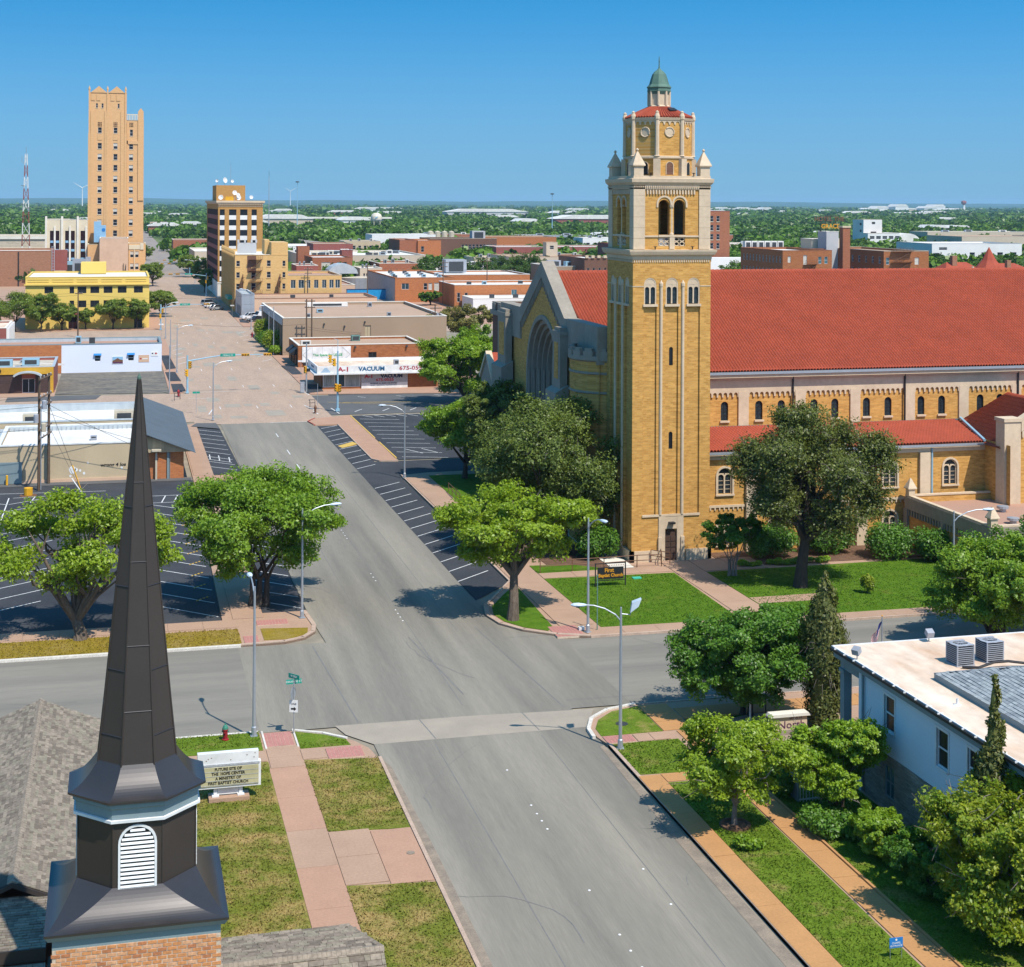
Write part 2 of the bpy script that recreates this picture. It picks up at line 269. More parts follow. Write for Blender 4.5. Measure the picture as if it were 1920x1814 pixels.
# ------------------------------------------------------------------ builders
class MB:
    """collects faces; build() links them as one mesh object"""
    def __init__(s): s.v = []; s.f = []; s.m = []; s.cur = 0
    def quad(s, *p):
        i = len(s.v); s.v += [tuple(q) for q in p]; s.f.append(tuple(range(i, i + len(p)))); s.m.append(s.cur); return s
    def box(s, x0, x1, y0, y1, z0, z1):
        i = len(s.v)
        s.v += [(x0, y0, z0), (x1, y0, z0), (x1, y1, z0), (x0, y1, z0), (x0, y0, z1), (x1, y0, z1), (x1, y1, z1), (x0, y1, z1)]
        for f in ((0, 3, 2, 1), (4, 5, 6, 7), (0, 1, 5, 4), (1, 2, 6, 5), (2, 3, 7, 6), (3, 0, 4, 7)): s.f.append(tuple(i + k for k in f)); s.m.append(s.cur)
        return s
    def prism(s, poly, z0, z1):
        n = len(poly); i = len(s.v)
        s.v += [(p[0], p[1], z0) for p in poly] + [(p[0], p[1], z1) for p in poly]
        s.f.append(tuple(i + k for k in reversed(range(n)))); s.f.append(tuple(i + n + k for k in range(n))); s.m += [s.cur] * 2
        for k in range(n): s.f.append((i + k, i + (k + 1) % n, i + n + (k + 1) % n, i + n + k)); s.m.append(s.cur)
        return s
    def sheet(s, poly, z): return s.quad(*[(p[0], p[1], z) for p in poly])
    def extr(s, poly3, d):
        """polygon (3-D points) extruded along vector d"""
        n = len(poly3); i = len(s.v)
        s.v += [tuple(p) for p in poly3] + [tuple(p[k] + d[k] for k in range(3)) for p in poly3]
        s.f.append(tuple(i + k for k in range(n))); s.f.append(tuple(i + n + k for k in reversed(range(n)))); s.m += [s.cur] * 2
        for k in range(n): s.f.append((i + k, i + n + k, i + n + (k + 1) % n, i + (k + 1) % n)); s.m.append(s.cur)
        return s
    def tube(s, pts, r, n=6, cap=True):
        pts = [Vector(p) for p in pts]; rs = r if isinstance(r, (list, tuple)) else [r] * len(pts); rings = []
        for k, p in enumerate(pts):
            d = (pts[min(k + 1, len(pts) - 1)] - pts[max(k - 1, 0)])
            d = d.normalized() if d.length > 1e-9 else Vector((0, 0, 1))
            a = d.cross(Vector((0, 0, 1)) if abs(d.z) < .9 else Vector((1, 0, 0))).normalized(); b = d.cross(a); i = len(s.v)
            for q in range(n):
                t = 2 * PI * q / n; s.v.append(tuple(p + (a * math.cos(t) + b * math.sin(t)) * rs[k]))
            rings.append(i)
        for k in range(len(rings) - 1):
            for q in range(n): s.f.append((rings[k] + q, rings[k] + (q + 1) % n, rings[k + 1] + (q + 1) % n, rings[k + 1] + q)); s.m.append(s.cur)
        if cap: s.f.append(tuple(rings[0] + q for q in range(n))); s.f.append(tuple(rings[-1] + q for q in reversed(range(n)))); s.m += [s.cur] * 2
        return s
    def lathe(s, prof, cx=0, cy=0, n=12, a0=0.0, full=True, ang=2 * PI):
        rings = []; cnt = n if full else n + 1
        for r, z in prof:
            rings.append(len(s.v))
            for q in range(cnt):
                t = a0 + ang * q / n; s.v.append((cx + r * math.cos(t), cy + r * math.sin(t), z))
        for k in range(len(prof) - 1):
            for q in range(n): s.f.append((rings[k] + q, rings[k] + (q + 1) % cnt, rings[k + 1] + (q + 1) % cnt, rings[k + 1] + q)); s.m.append(s.cur)
        return s
    def arch(s, w, h, z0, y0, y1, fw, n=10, r=None):
        """arched frame ring in XZ centred on x=0, total outer width w, height h, ring width fw, between y0..y1"""
        ro = w / 2; ri = ro - fw; zs = z0 + h - ro; out = [(-ro, z0)]; inn = [(-ri, z0)]
        for k in range(n + 1):
            t = PI - PI * k / n; out.append((ro * math.cos(t), zs + ro * math.sin(t))); inn.append((ri * math.cos(t), zs + ri * math.sin(t)))
        out.append((ro, z0)); inn.append((ri, z0))
        for k in range(len(out) - 1):
            a, b, c, d = out[k], out[k + 1], inn[k + 1], inn[k]
            s.extr([(a[0], y0, a[1]), (b[0], y0, b[1]), (c[0], y0, c[1]), (d[0], y0, d[1])], (0, y1 - y0, 0))
        return s
    def mesh(s, name, mats, off=(0, 0, 0)):
        me = bpy.data.meshes.new(name); o = off
        me.from_pydata([(x - o[0], y - o[1], z - o[2]) for x, y, z in s.v], [], s.f)
        for m in (mats if isinstance(mats, (list, tuple)) else [mats]): me.materials.append(M[m])
        if len(me.materials) > 1: me.polygons.foreach_set('material_index', s.m)
        me.update()
        return me

def link(name, me, parent=None, loc=(0, 0, 0), rz=0.0, kind=None, label=None):
    o = bpy.data.objects.new(name, me); C.objects.link(o); o.location = loc; o.rotation_euler = (0, 0, rz)
    if parent is not None: o.parent = parent
    if kind: o['kind'] = kind
    if label: o['label'] = label
    return o
def root_loc(o):
    v = Vector((0, 0, 0))
    while o is not None: v += Vector(o.location); o = o.parent
    return v
def part(parent, name, mats, mb, kind=None, label=None):
    """mb is in world coordinates; the part hangs under parent (an unrotated thing or part)"""
    return link(name, mb.mesh(name, mats, root_loc(parent)), parent, kind=kind, label=label)
def thing(name, label, cat, loc=(0, 0, 0), rz=0.0, group=None):
    o = bpy.data.objects.new(name, None); C.objects.link(o); o.empty_display_size = .3
    o.location = loc; o.rotation_euler = (0, 0, rz); o['label'] = label; o['category'] = cat
    if group: o['group'] = group
    return o
def tag(o, label, cat, group=None):
    o['label'] = label; o['category'] = cat
    if group: o['group'] = group
    return o
def struct(name, mats, mb): return link(name, mb.mesh(name, mats), kind='structure')
def copy_tree(o, parent=None):
    c = o.copy(); C.objects.link(c); c.parent = parent
    for ch in [k for k in o.children]: copy_tree(ch, c)
    return c
def dup(o, loc, rz, label=None, sc=None):
    c = copy_tree(o); c.location = loc; c.rotation_euler = (0, 0, rz)
    if sc: c.scale = sc
    if label: c['label'] = label
    return c
def text_mesh(txt, size, mname, extrude=.01, bold=0.0, shear=0.0, sx=1.0):
    cu = bpy.data.curves.new('lettering', 'FONT'); cu.body = txt; cu.size = size; cu.extrude = extrude; cu.offset = bold; cu.shear = shear
    cu.align_x = 'CENTER'; cu.align_y = 'CENTER'; cu.resolution_u = 2
    ob = bpy.data.objects.new('lettering', cu); C.objects.link(ob)
    dg = bpy.context.evaluated_depsgraph_get(); dg.update(); me = bpy.data.meshes.new_from_object(ob.evaluated_get(dg))
    bpy.data.objects.remove(ob); bpy.data.curves.remove(cu)
    me.materials.clear(); me.materials.append(M[mname]); me.transform(Matrix.Rotation(PI / 2, 4, 'X') @ Matrix.Diagonal((sx, 1, 1, 1)))
    return me          # stands in XZ, faces -Y
def lettering(parent, txt, size, mname, world, rz=0.0, **k):
    v = Vector(world) - root_loc(parent)
    return link('lettering', text_mesh(txt, size, mname, **k), parent, v, rz)

def facade(mb, o, u, nrm_, w, h, holes=(), depth=.2):
    """wall rectangle from point o along u (horizontal) and z, with real openings (u0,u1,v0,v1[,arch]); reveals go in by depth"""
    us = sorted({0, w, *[q for H in holes for q in H[:2]]}); vs = sorted({0, h, *[q for H in holes for q in H[2:4]]})
    P = lambda a, b, d=0: (o[0] + u[0] * a - nrm_[0] * d, o[1] + u[1] * a - nrm_[1] * d, o[2] + b)
    for i in range(len(us) - 1):
        run = None
        for j in range(len(vs) - 1):
            cu, cv = (us[i] + us[i + 1]) / 2, (vs[j] + vs[j + 1]) / 2
            solid = not any(H[0] < cu < H[1] and H[2] < cv < H[3] for H in holes)
            if solid and run is None: run = vs[j]
            if run is not None and (not solid or j == len(vs) - 2):
                e = vs[j + 1] if solid else vs[j]
                mb.quad(P(us[i], run), P(us[i + 1], run), P(us[i + 1], e), P(us[i], e)); run = None
    for H in holes:
        a, b, c, d = H[:4]
        mb.quad(P(a, c), P(b, c), P(b, c, depth), P(a, c, depth)); mb.quad(P(a, c), P(a, c, depth), P(a, d, depth), P(a, d)); mb.quad(P(b, c), P(b, d), P(b, d, depth), P(b, c, depth))
        if len(H) > 4 and H[4]:
            r = (b - a) / 2; m = (a + b) / 2; zs = d - r; n = 8
            pts = [(m - r * math.cos(PI * k / n), zs + r * math.sin(PI * k / n)) for k in range(n + 1)]
            for k in range(n):
                p, q = pts[k], pts[k + 1]
                mb.quad(P(p[0], p[1]), P(q[0], q[1]), P(q[0], d), P(p[0], d)); mb.quad(P(p[0], p[1]), P(p[0], p[1], depth), P(q[0], q[1], depth), P(q[0], q[1]))
        else: mb.quad(P(a, d), P(a, d, depth), P(b, d, depth), P(b, d))

WM = {}
def window_meshes(w, h, style, frame, pane):
    """frame + pane meshes; origin bottom centre of the opening, facing -Y, sitting between y=.02 and y=.12"""
    key = (round(w, 2), round(h, 2), style, frame, pane)
    if key in WM: return WM[key]
    f = MB(); g = MB(); t = min(.07, w * .08)
    if style.startswith('arch'):
        f.arch(w - .006, h - .003, .003, .04, .14, t); r = w / 2 - t
        pts = [(-r, .1, t)] + [(r * math.cos(PI - PI * k / 10), .1, h - w / 2 + r * math.sin(PI - PI * k / 10)) for k in range(11)] + [(r, .1, t)]
        g.quad(*pts); f.box(-w / 2 + t, w / 2 - t, .04, .14, .003, t)
        if style == 'arch_lead':
            for k in range(1, 4): f.box(-w / 2 + t, w / 2 - t, .075, .095, h * .2 * k + .1, h * .2 * k + .14)
            f.box(-.02, .02, .07, .095, t, h - t)
    else:
        f.box(-w / 2 + .003, -w / 2 + t, .03, .14, .003, h - .003); f.box(w / 2 - t, w / 2 - .003, .03, .14, .003, h - .003)
        f.box(-w / 2 + t, w / 2 - t, .03, .14, .003, t); f.box(-w / 2 + t, w / 2 - t, .03, .14, h - t, h - .003)
        if style == 'sash': f.box(-w / 2 + t, w / 2 - t, .05, .12, h * .5 - t / 2, h * .5 + t / 2)
        if style == 'split': f.box(-t / 2, t / 2, .05, .12, t, h - t)
        if style == 'grid':
            f.box(-t / 2, t / 2, .05, .12, t, h - t); f.box(-w / 2 + t, w / 2 - t, .051, .119, h * .5 - t / 2, h * .5 + t / 2)
        if style == 'half':
            f.box(-w / 2 + t, w / 2 - t, .05, .12, h * .5 - t / 2, h * .5 + t / 2); g.box(-w / 2 + t, w / 2 - t, .09, .13, t, h * .5)
        else: g.box(-w / 2 + t, w / 2 - t, .09, .13, t, h - t)
        if style == 'half':
            WM[key] = (f.mesh('window', frame), g.mesh('pane', pane), MB().box(-w / 2 + t, w / 2 - t, .085, .13, h * .5 + t / 2, h - t).mesh('blind', 'blind')); return WM[key]
    WM[key] = (f.mesh('window', frame), g.mesh('pane', pane), None)
    return WM[key]
def window(parent, x, y, z, w, h, style='sash', frame='trim_white', pane='glass_dark', rz=0.0, name='window', inset=0.0, label=None):
    f, g, b = window_meshes(w, h, style, frame, pane)
    v = Vector((x, y, z)) - root_loc(parent)
    v.x += -math.sin(rz) * inset; v.y += math.cos(rz) * inset
    o = link(name, f, parent, v, rz, label=label); link('pane', g, o)
    if b: link('blind', b, o)
    return o
SF, WF, EF = 0.0, -PI / 2, PI / 2

def block(name, label, cat, x0, x1, y0, y1, z1, wall, roof='roof_sand', cap='limestone', par=.6, S_=(), W_=(), E_=(), depth=.25, group=None, z0=0.0, capw=.3, wall2=None):
    """a building: walls with real openings, a sunken roof, a parapet cap.  S_/W_/E_ openings are (u0,u1,v0,v1[,arch]) along the wall"""
    t = thing(name, label, cat, ((x0 + x1) / 2, (y0 + y1) / 2, z0), group=group)
    h = z1 - z0; mb = MB()
    facade(mb, (x0, y0, z0), (1, 0), (0, -1), x1 - x0, h, S_, depth)
    facade(mb, (x0, y0, z0), (0, 1), (-1, 0), y1 - y0, h, W_, depth)
    facade(mb, (x1, y0, z0), (0, 1), (1, 0), y1 - y0, h, E_, depth)
    mb.quad((x0, y1, z0), (x1, y1, z0), (x1, y1, z1), (x0, y1, z1))
    c = capw
    mb.quad((x0 + c, y0 + c, z1), (x1 - c, y0 + c, z1), (x1 - c, y0 + c, z1 - par), (x0 + c, y0 + c, z1 - par)); mb.quad((x0 + c, y1 - c, z1), (x1 - c, y1 - c, z1), (x1 - c, y1 - c, z1 - par), (x0 + c, y1 - c, z1 - par))
    mb.quad((x0 + c, y0 + c, z1), (x0 + c, y1 - c, z1), (x0 + c, y1 - c, z1 - par), (x0 + c, y0 + c, z1 - par)); mb.quad((x1 - c, y0 + c, z1), (x1 - c, y1 - c, z1), (x1 - c, y1 - c, z1 - par), (x1 - c, y0 + c, z1 - par))
    part(t, 'wall', wall, mb)
    part(t, 'roof', roof, MB().sheet([(x0 + c - .02, y0 + c - .02), (x1 - c + .02, y0 + c - .02), (x1 - c + .02, y1 - c + .02), (x0 + c - .02, y1 - c + .02)], z1 - par))
    e = .06; k = MB(); zc = z1 + .003; zt = z1 + .14
    k.box(x0 - e, x1 + e, y0 - e, y0 + c + e, zc, zt); k.box(x0 - e, x1 + e, y1 - c - e, y1 + e, zc, zt); k.box(x0 - e, x0 + c + e, y0 + c + e, y1 - c - e, zc, zt); k.box(x1 - c - e, x1 + e, y0 + c + e, y1 - c - e, zc, zt)
    part(t, 'coping', cap, k)
    return t
def boxpart(t, name, m, *b, label=None): return part(t, name, m, MB().box(*b), label=label)

# ------------------------------------------------------------------ ground, roads, pavements
struct('ground', 'ground_city', MB().sheet([(-160, 15), (420, 15), (420, 1080), (-160, 1080)], -.06))
struct('plain', 'plain', MB().sheet([(-7000, -60), (14000, -60), (14000, 17000), (-7000, 17000)], -.4))
def hills():
    mb = MB(); rnd = random.Random(4); n = 120
    for (Y0, Y1, amp, base) in ((8200, 10200, 16, 6), (11500, 14800, 20, 34)):
        rows = []
        for j, (fy, fz) in enumerate(((0, -.02), (.35, .5), (.7, .9), (1, 1))):
            row = []
            for i in range(n + 1):
                x = -5500 + 17500 * i / n; wv = math.sin(x * .0011 + Y0) * .5 + math.sin(x * .0029 + 1.3) * .3 + math.sin(x * .0071) * .2
                row.append((x, Y0 + (Y1 - Y0) * fy, (base + amp * .5 * (1 + wv)) * fz))
            rows.append(row)
        for a, b in zip(rows, rows[1:]):
            for i in range(n): mb.quad(a[i], a[i + 1], b[i + 1], b[i])
    struct('hills', 'hill_green', mb)
hills()
ms = MB().sheet([(13.9, 15), (26.25, 15), (26.25, 88), (30, 88), (30, 102), (26.25, 115), (26.25, 211), (13.6, 211), (13.6, 112), (13.9, 105), (8, 105.3), (8, 88), (13.9, 88)], 0)
main_street = struct('main_street', 'road_grey', ms)
struct('downtown_street', 'road_pink', MB().sheet([(10.2, 211), (29.2, 211), (29.2, 620), (10.2, 620)], 0))
struct('far_street', 'road_far', MB().sheet([(11.5, 620), (28.5, 620), (27.5, 1900), (13.5, 1900)], 0))
struct('cross_street', 'road_cross', MB().sheet([(-90, 88), (8, 88), (8, 105.3), (-90, 105.3)], .002).sheet([(30, 87.2), (150, 86.5), (150, 101.6), (30, 102)], .002))
struct('second_cross_street', 'road_pink', MB().sheet([(-60, 214), (10.2, 214), (10.2, 246), (-60, 246)], -.01))
struct('second_cross_street', 'asphalt_mid', MB().sheet([(29.2, 217), (160, 216), (160, 238), (29.2, 239)], -.01))
struct('third_cross_street', 'road_pink', MB().sheet([(-90, 342), (10.2, 342), (10.2, 368), (-90, 368)], -.01).sheet([(29.2, 352), (120, 352), (120, 372), (29.2, 372)], -.01))
struct('fourth_cross_street', 'road_far', MB().sheet([(-90, 460), (10.2, 460), (10.2, 480), (-90, 480)], -.01).sheet([(29.2, 460), (140, 460), (140, 482), (29.2, 482)], -.01))
struct('highway', 'road_far', MB().quad((76, 640, 1), (90, 640, 1), (128, 900, 5), (110, 900, 5)).quad((110, 900, 5), (128, 900, 5), (95, 1150, 6), (80, 1150, 6)).quad((80, 1150, 6), (95, 1150, 6), (60, 1700, 2), (30, 1700, 2)))
struct('concrete_band', 'concrete_band', MB().sheet([(13.9, 84.7), (26.2, 84.7), (27.5, 87.6), (20, 88.1), (12.2, 88.2), (12.6, 86.6)], .005))
# joints and tar lines on the road
cr = MB()
for (x, y0, y1) in ((17.2, 20, 84), (20.1, 90, 205), (23.3, 20, 84), (17.1, 108, 205), (23.2, 106, 205)): cr.sheet([(x - .02, y0), (x + .025, y0), (x + .02, y1), (x - .02, y1)], .006)
for y in (89.5, 103.3): cr.sheet([(26.3, y), (90, y - 1.2), (90, y - 1.15), (26.3, y + .05)], .007)
for (a, b) in (((13.6, 88.4), (12.9, 104.4)), ((25.9, 88.3), (24.6, 106.5)), ((19.6, 105), (20.6, 92)), ((17.4, 84.8), (17.1, 88.2)), ((23.4, 84.8), (23.2, 88.0))):
    d = Vector((b[1] - a[1], a[0] - b[0])).normalized() * .035
    cr.sheet([(a[0] - d.x, a[1] - d.y), (a[0] + d.x, a[1] + d.y), (b[0] + d.x, b[1] + d.y), (b[0] - d.x, b[1] - d.y)], .008)
rr_ = random.Random(2)
for x, y, n in ((16, 118, 14), (22, 95, 12), (18.5, 60, 16), (24.5, 64, 14), (21.5, 150, 14), (15.2, 75, 12), (-10, 96, 10), (34, 94, 12)):
    a = rr_.uniform(1.2, 1.9) if x > 10 and x < 30 else rr_.uniform(-.3, .3)
    for k in range(n):
        a += rr_.gauss(0, .22); x2, y2 = x + .8 * math.cos(a), y + .8 * math.sin(a); w = .022; cr.sheet([(x - w, y), (x + w, y + .02), (x2 + w, y2 + .02), (x2 - w, y2)], .009 + .0001 * k); x, y = x2, y2
link('tar_joint', cr.mesh('tar_joint', 'tar'), main_street, kind='stuff')

# lane markings
mk = MB(); button = MB().lathe([(.001, .03), (.05, .026), (.065, .006)], n=8).mesh('lane_button', 'sign_white')
for y0, y1 in ((184, 187.5), (174, 177), (164.5, 167), (198, 201), (152, 154)): mk.sheet([(19.94, y0), (20.06, y0), (20.06, y1), (19.94, y1)], .008)
for y in range(226, 560, 26):
    for x in (14.6, 19.9, 24.8): mk.sheet([(x - .05, y), (x + .05, y), (x + .05, y + 3), (x - .05, y + 3)], .008)
link('lane_dash', mk.mesh('lane_dash', 'paint_white'), main_street, kind='stuff')
for (x, ys) in ((20.1, (57.5, 58.9, 60.3, 64.5, 71.3, 72.3, 73.2, 74.3, 79.2)), (19.95, (109.2, 110.2, 111.2, 112.2, 121.2, 122.4, 123.6, 137, 138.2, 139.4, 140.6)), (23.1, (62.4, 66))):
    for y in ys: link('lane_button', button, main_street, (x, y, .003))

def stalls(lines, w=.10, m='paint_white', z=.03, name='stall_line'):
    mb = MB()
    for (x0, y0, x1, y1) in lines:
        d = Vector((y1 - y0, x0 - x1)).normalized() * w / 2
        mb.sheet([(x0 - d.x, y0 - d.y), (x0 + d.x, y0 + d.y), (x1 + d.x, y1 + d.y), (x1 - d.x, y1 - d.y)], z)
    return mb
lot = struct('parking_lot', 'asphalt', MB().sheet([(-60, 112), (7.35, 112), (8.0, 169.2), (-60, 169.2)], .02))
ln = [(3.2, 113.2 + 3.95 * k + 3.9, 7.2, 113.2 + 3.95 * k) for k in range(11)] + [(3.3, 157.3, 7.2, 157.3), (3.3, 161, 7.2, 161), (7.2, 157.3, 7.2, 161), (4.4, 157.3, 4.9, 161), (5.6, 157.3, 6.1, 161)]
for k in range(13):
    y = 117 + 3.55 * k; ln += [(-10.2, y, -5.4, y + 3.7), (-10.4, y, -15.4, y + 3.4)]
ln += [(-14, 165.6, -1.0, 164.9), (-10.4, 118, -10.4, 163), (-10, 162.9, -5, 163.6), (-6.4, 160.3, -6.1, 163.3), (-4.4, 160.9, -4.1, 163.3), (-8.2, 160.2, -7.9, 163.2)]
link('stall_line', stalls(ln, .11).mesh('stall_line', 'paint_white'), lot, kind='stuff')
stop = MB().box(-.75, -.55, -.05, .05, 0, .05).box(-.4, -.2, -.05, .05, 0, .05).box(0, .2, -.05, .05, 0, .05).box(.4, .6, -.05, .05, 0, .05).mesh('wheel_stop', 'paint_yellow')
for k in range(10): link('wheel_stop', stop, lot, (6.4, 118.6 + 3.95 * k, .022), R(48))
bays = struct('parking_bay', 'asphalt', MB().sheet([(10.4, 113.2), (13.55, 113.2), (13.55, 168.5), (10.4, 168.5)], .006).sheet([(9.9, 171.5), (13.55, 173.5), (13.2, 208), (9.9, 208)], .006))
ln = [(10.5, 117 + 3.4 * k, 13.4, 114.2 + 3.4 * k) for k in range(15)] + [(9.9, 178 + 3.6 * k, 13.1, 174.6 + 3.6 * k) for k in range(9)] + [(9.9, 183.2, 12.9, 179.8), (10.6, 182.4, 10.7, 186), (11.6, 181.4, 11.7, 185), (12.7, 180.3, 12.8, 183.6)]
link('stall_line', stalls(ln, .11, z=.014).mesh('stall_line', 'paint_white'), bays, kind='stuff')
bay2 = struct('parking_bay', 'asphalt', MB().sheet([(26.3, 113.5), (30.05, 118.2), (30.05, 167.0), (33.2, 168.2), (75, 170), (75, 177.5), (28.9, 176.7), (28.9, 206.4), (26.0, 206.4)], .006))
ln = [(26.25, 119.5 + 3.4 * k, 29.4, 122.5 + 3.4 * k) for k in range(13)] + [(26.2, 172.5 + 3.5 * k, 28.7, 175.0 + 3.5 * k) for k in range(10)]
link('stall_line', stalls(ln, .11, z=.014).mesh('stall_line', 'paint_white'), bay2, kind='stuff')
lot2 = struct('parking_lot', 'asphalt', MB().sheet([(31.9, 177.5), (75, 177.5), (75, 215.4), (31.9, 215.4)], .012))
ln = [(32.6, 179.5 + 3.6 * k, 37.8, 177.8 + 3.6 * k) for k in range(10)] + [(42.5, 179.5 + 3.6 * k, 47.5, 177.8 + 3.6 * k) for k in range(10)] + [(33.5 + 1.6 * k, 215.2, 34.6 + 1.6 * k, 213.2) for k in range(6)] + [(34, 185, 35.5, 181.5), (36, 185, 37.4, 181.5)]
link('stall_line', stalls(ln, .12, z=.02).mesh('stall_line', 'paint_white'), lot2, kind='stuff')
ye = MB().box(31.62, 31.8, 178.5, 190.6, .02, .14).box(31.62, 31.8, 194, 215, .02, .14)
struct('yellow_kerb', 'paint_yellow', ye)
struct('access_ramp', 'paint_yellow', MB().extr([(26.7, 187.5, .012), (28.85, 189.6, .012), (28.85, 189.6, .13)], (-.35, 1.7, 0)))
struct('worn_lot', 'asphalt_worn', MB().sheet([(-9.2, 248.5), (8.6, 247), (8.2, 279), (-9.2, 279.5)], .01))
for i, p in enumerate([[(8.4, 262), (10.4, 262), (9.9, 276), (8.2, 276)], [(8.5, 280), (10.3, 282), (9.8, 306), (8.2, 306)], [(8.6, 246.6), (10.6, 248.6), (10.4, 258), (8.6, 258)], [(-16, 240.5), (-3, 241.2), (-2.2, 246.4), (-16, 247.6)], [(28.9, 241.5), (31.6, 243.2), (31.9, 252.5), (29.2, 254)], [(29.4, 268), (31.2, 268), (31.2, 283), (29.0, 283)], [(9.6, 209), (13.2, 206), (13.0, 211.5), (10.4, 211.8)], [(31.9, 239.4), (60, 236.6), (60, 241.4), (32.2, 244.4)], [(29.5, 386), (31.6, 383), (31.6, 392), (30, 396)]]):
    struct('asphalt_patch', 'asphalt_mid' if i in (3, 6, 7) else 'asphalt', MB().sheet(p, .125 if i not in (3, 7) else .02))
# patched light concrete on the downtown street, stop lines, parallel stalls
pt = MB(); rnd = random.Random(8)
for k in range(46):
    x = rnd.choice((11.4, 13.2, 15.4, 18.2, 20.6, 23.4, 26.2)) ; y = 216 + 300 * rnd.random() ** 1.5; w = rnd.uniform(.8, 2.6); h = rnd.uniform(1.5, 7)
    pt.sheet([(x, y), (x + w, y), (x + w, y + h), (x, y + h)], .003 + .0002 * k)
struct('concrete_patch', 'concrete_band', pt)
sl = [(10.6, 239.5, 13.8, 239.2), (12.6, 221, 13.4, 226), (27.8, 222, 26.8, 228), (12.2, 247, 19, 247), (20.2, 211, 27, 211), (29, 240, 28.6, 244), (30.6, 218, 30.2, 224), (27.6, 218, 27.3, 221.5)]
sl += [(33 + 4 * k, 219.5, 34.4 + 4 * k, 222) for k in range(8)] + [(36 + 6 * k, 236.5, 37 + 6 * k, 235) for k in range(5)] + [(11, 290 + 9 * k, 12.8, 294 + 9 * k) for k in range(5)] + [(26.4, 292 + 9 * k, 28.6, 296 + 9 * k) for k in range(8)]
link('stall_line', stalls(sl, .16, z=.012).mesh('stall_line', 'paint_white'), main_street, kind='stuff')
link('yellow_line', stalls([(32, 229.3, 44, 228.6), (32, 230, 44, 229.3), (30.6, 231, 40, 226)], .14, z=.002).mesh('yellow_line', 'paint_yellow'), main_street, kind='stuff')

# pavement slabs, kerbs and lawns of the four corners
def slab(name, m, poly, z=.11): return struct(name, m, MB().prism(poly, -.05, z))
def walk(name, m, x0, x1, y0, y1, step, z=.13, alt=None, along='y', seed=1):
    """a walk of separate concrete slabs with open joints on a bed"""
    rr = random.Random(seed); bed = struct(name, 'gutter_concrete', MB().prism([(x0, y0), (x1, y0), (x1, y1), (x0, y1)], -.04, z - .03))
    L = (y1 - y0) if along == 'y' else (x1 - x0); n = max(1, round(L / step)); c = 0
    for k in range(n):
        a, b = L * k / n + .012, L * (k + 1) / n - .012; d = rr.uniform(-.006, .006)
        mb = MB()
        if along == 'y': mb.box(x0 + .005, x1 - .005, y0 + a, y0 + b, z - .028, z + d)
        else: mb.box(x0 + a, x0 + b, y0 + .005, y1 - .005, z - .028, z + d)
        link('slab', mb.mesh('slab', alt if alt and rr.random() < .35 else m), bed)
    return bed
def kerb(name, m, pts, w=.18, h=.15):
    mb = MB()
    for a, b in zip(pts, pts[1:]):
        a, b = Vector(a), Vector(b); t = (b - a).normalized(); n_ = Vector((-t.y, t.x)) * w
        mb.prism([tuple(a), tuple(b), tuple(b + n_), tuple(a + n_)], -.05, h)
    return struct(name, m, mb)
def arc(c, r, a0, a1, n=7, ry=None): return [(c[0] + r * math.cos(R(a0 + (a1 - a0) * k / n)), c[1] + (ry or r) * math.sin(R(a0 + (a1 - a0) * k / n))) for k in range(n + 1)]
# south-west corner, round the marquee
sw = [(13.75, 15), (13.75, 82.4)] + [(13.5, 84.0), (12.9, 85.3), (11.8, 86.5), (9.7, 87.7)] + [(-70, 88.0), (-70, 15)]
slab('pavement', 'walk_tan', sw, .085)
kerb('kerb', 'kerb_tan', [(13.93, 15), (13.93, 82.4)], .18)
kerb('kerb', 'kerb_white', [(12.6, 85.8), (11.4, 86.95), (9.9, 87.75)], .2, .16); kerb('kerb', 'kerb_white', [(7.85, 88), (-70, 88.3)], .2, .14)
kerb('kerb', 'kerb_white', [(9.72, 87.9), (9.72, 85.0)], .1, .14); kerb('kerb', 'kerb_white', [(7.98, 87.9), (7.98, 85.0)], .1, .14)
struct('gutter', 'gutter_concrete', MB().sheet([(13.94, 15), (14.5, 15), (14.42, 70), (14.25, 81), (13.94, 82.4)], .012))
struct('gutter', 'gutter_concrete', MB().sheet([(25.55, 15), (26.24, 15), (26.24, 81.6), (25.95, 81.4), (25.65, 70)], .012))
slab('lawn', 'grass_dry', [(-40, 15), (7.75, 15), (7.95, 83.1), (-40, 83.1)], .115)
slab('lawn', 'grass_right', [(-40, 85.6), (7.85, 84.9), (7.85, 87.8), (-40, 88)], .115)
slab('lawn', 'grass_right', [(9.85, 84.7), (12.6, 84.7), (12.45, 85.6), (11.4, 86.6), (9.85, 87.5)], .115)
slab('lawn', 'grass_dry', [(9.85, 73.25), (13.72, 72.75), (13.72, 82.3), (9.85, 82.9)], .118); slab('lawn', 'grass_dry', [(9.85, 15), (13.7, 15), (13.72, 66.7), (9.85, 67.2)], .118)
walk('front_walk', 'walk_pink', 7.9, 9.8, 40, 82.0, 4.2, alt='walk_tan', seed=3); walk('front_walk', 'walk_tan', 8.0, 9.72, 82.05, 85.2, 1.55, seed=4)
walk('side_walk', 'walk_tan', -40, 7.9, 83.2, 84.75, 1.6, .125, along='x'); walk('side_walk', 'walk_tan', 9.8, 11.1, 83.0, 84.55, 1.4, .125, along='x', seed=8)
walk('driveway', 'walk_pink', 9.83, 11.75, 67.25, 73.1, 2.95, .128, alt='walk_tan', seed=7); walk('driveway', 'walk_pink', 11.78, 13.72, 66.9, 72.8, 5.8, .128)
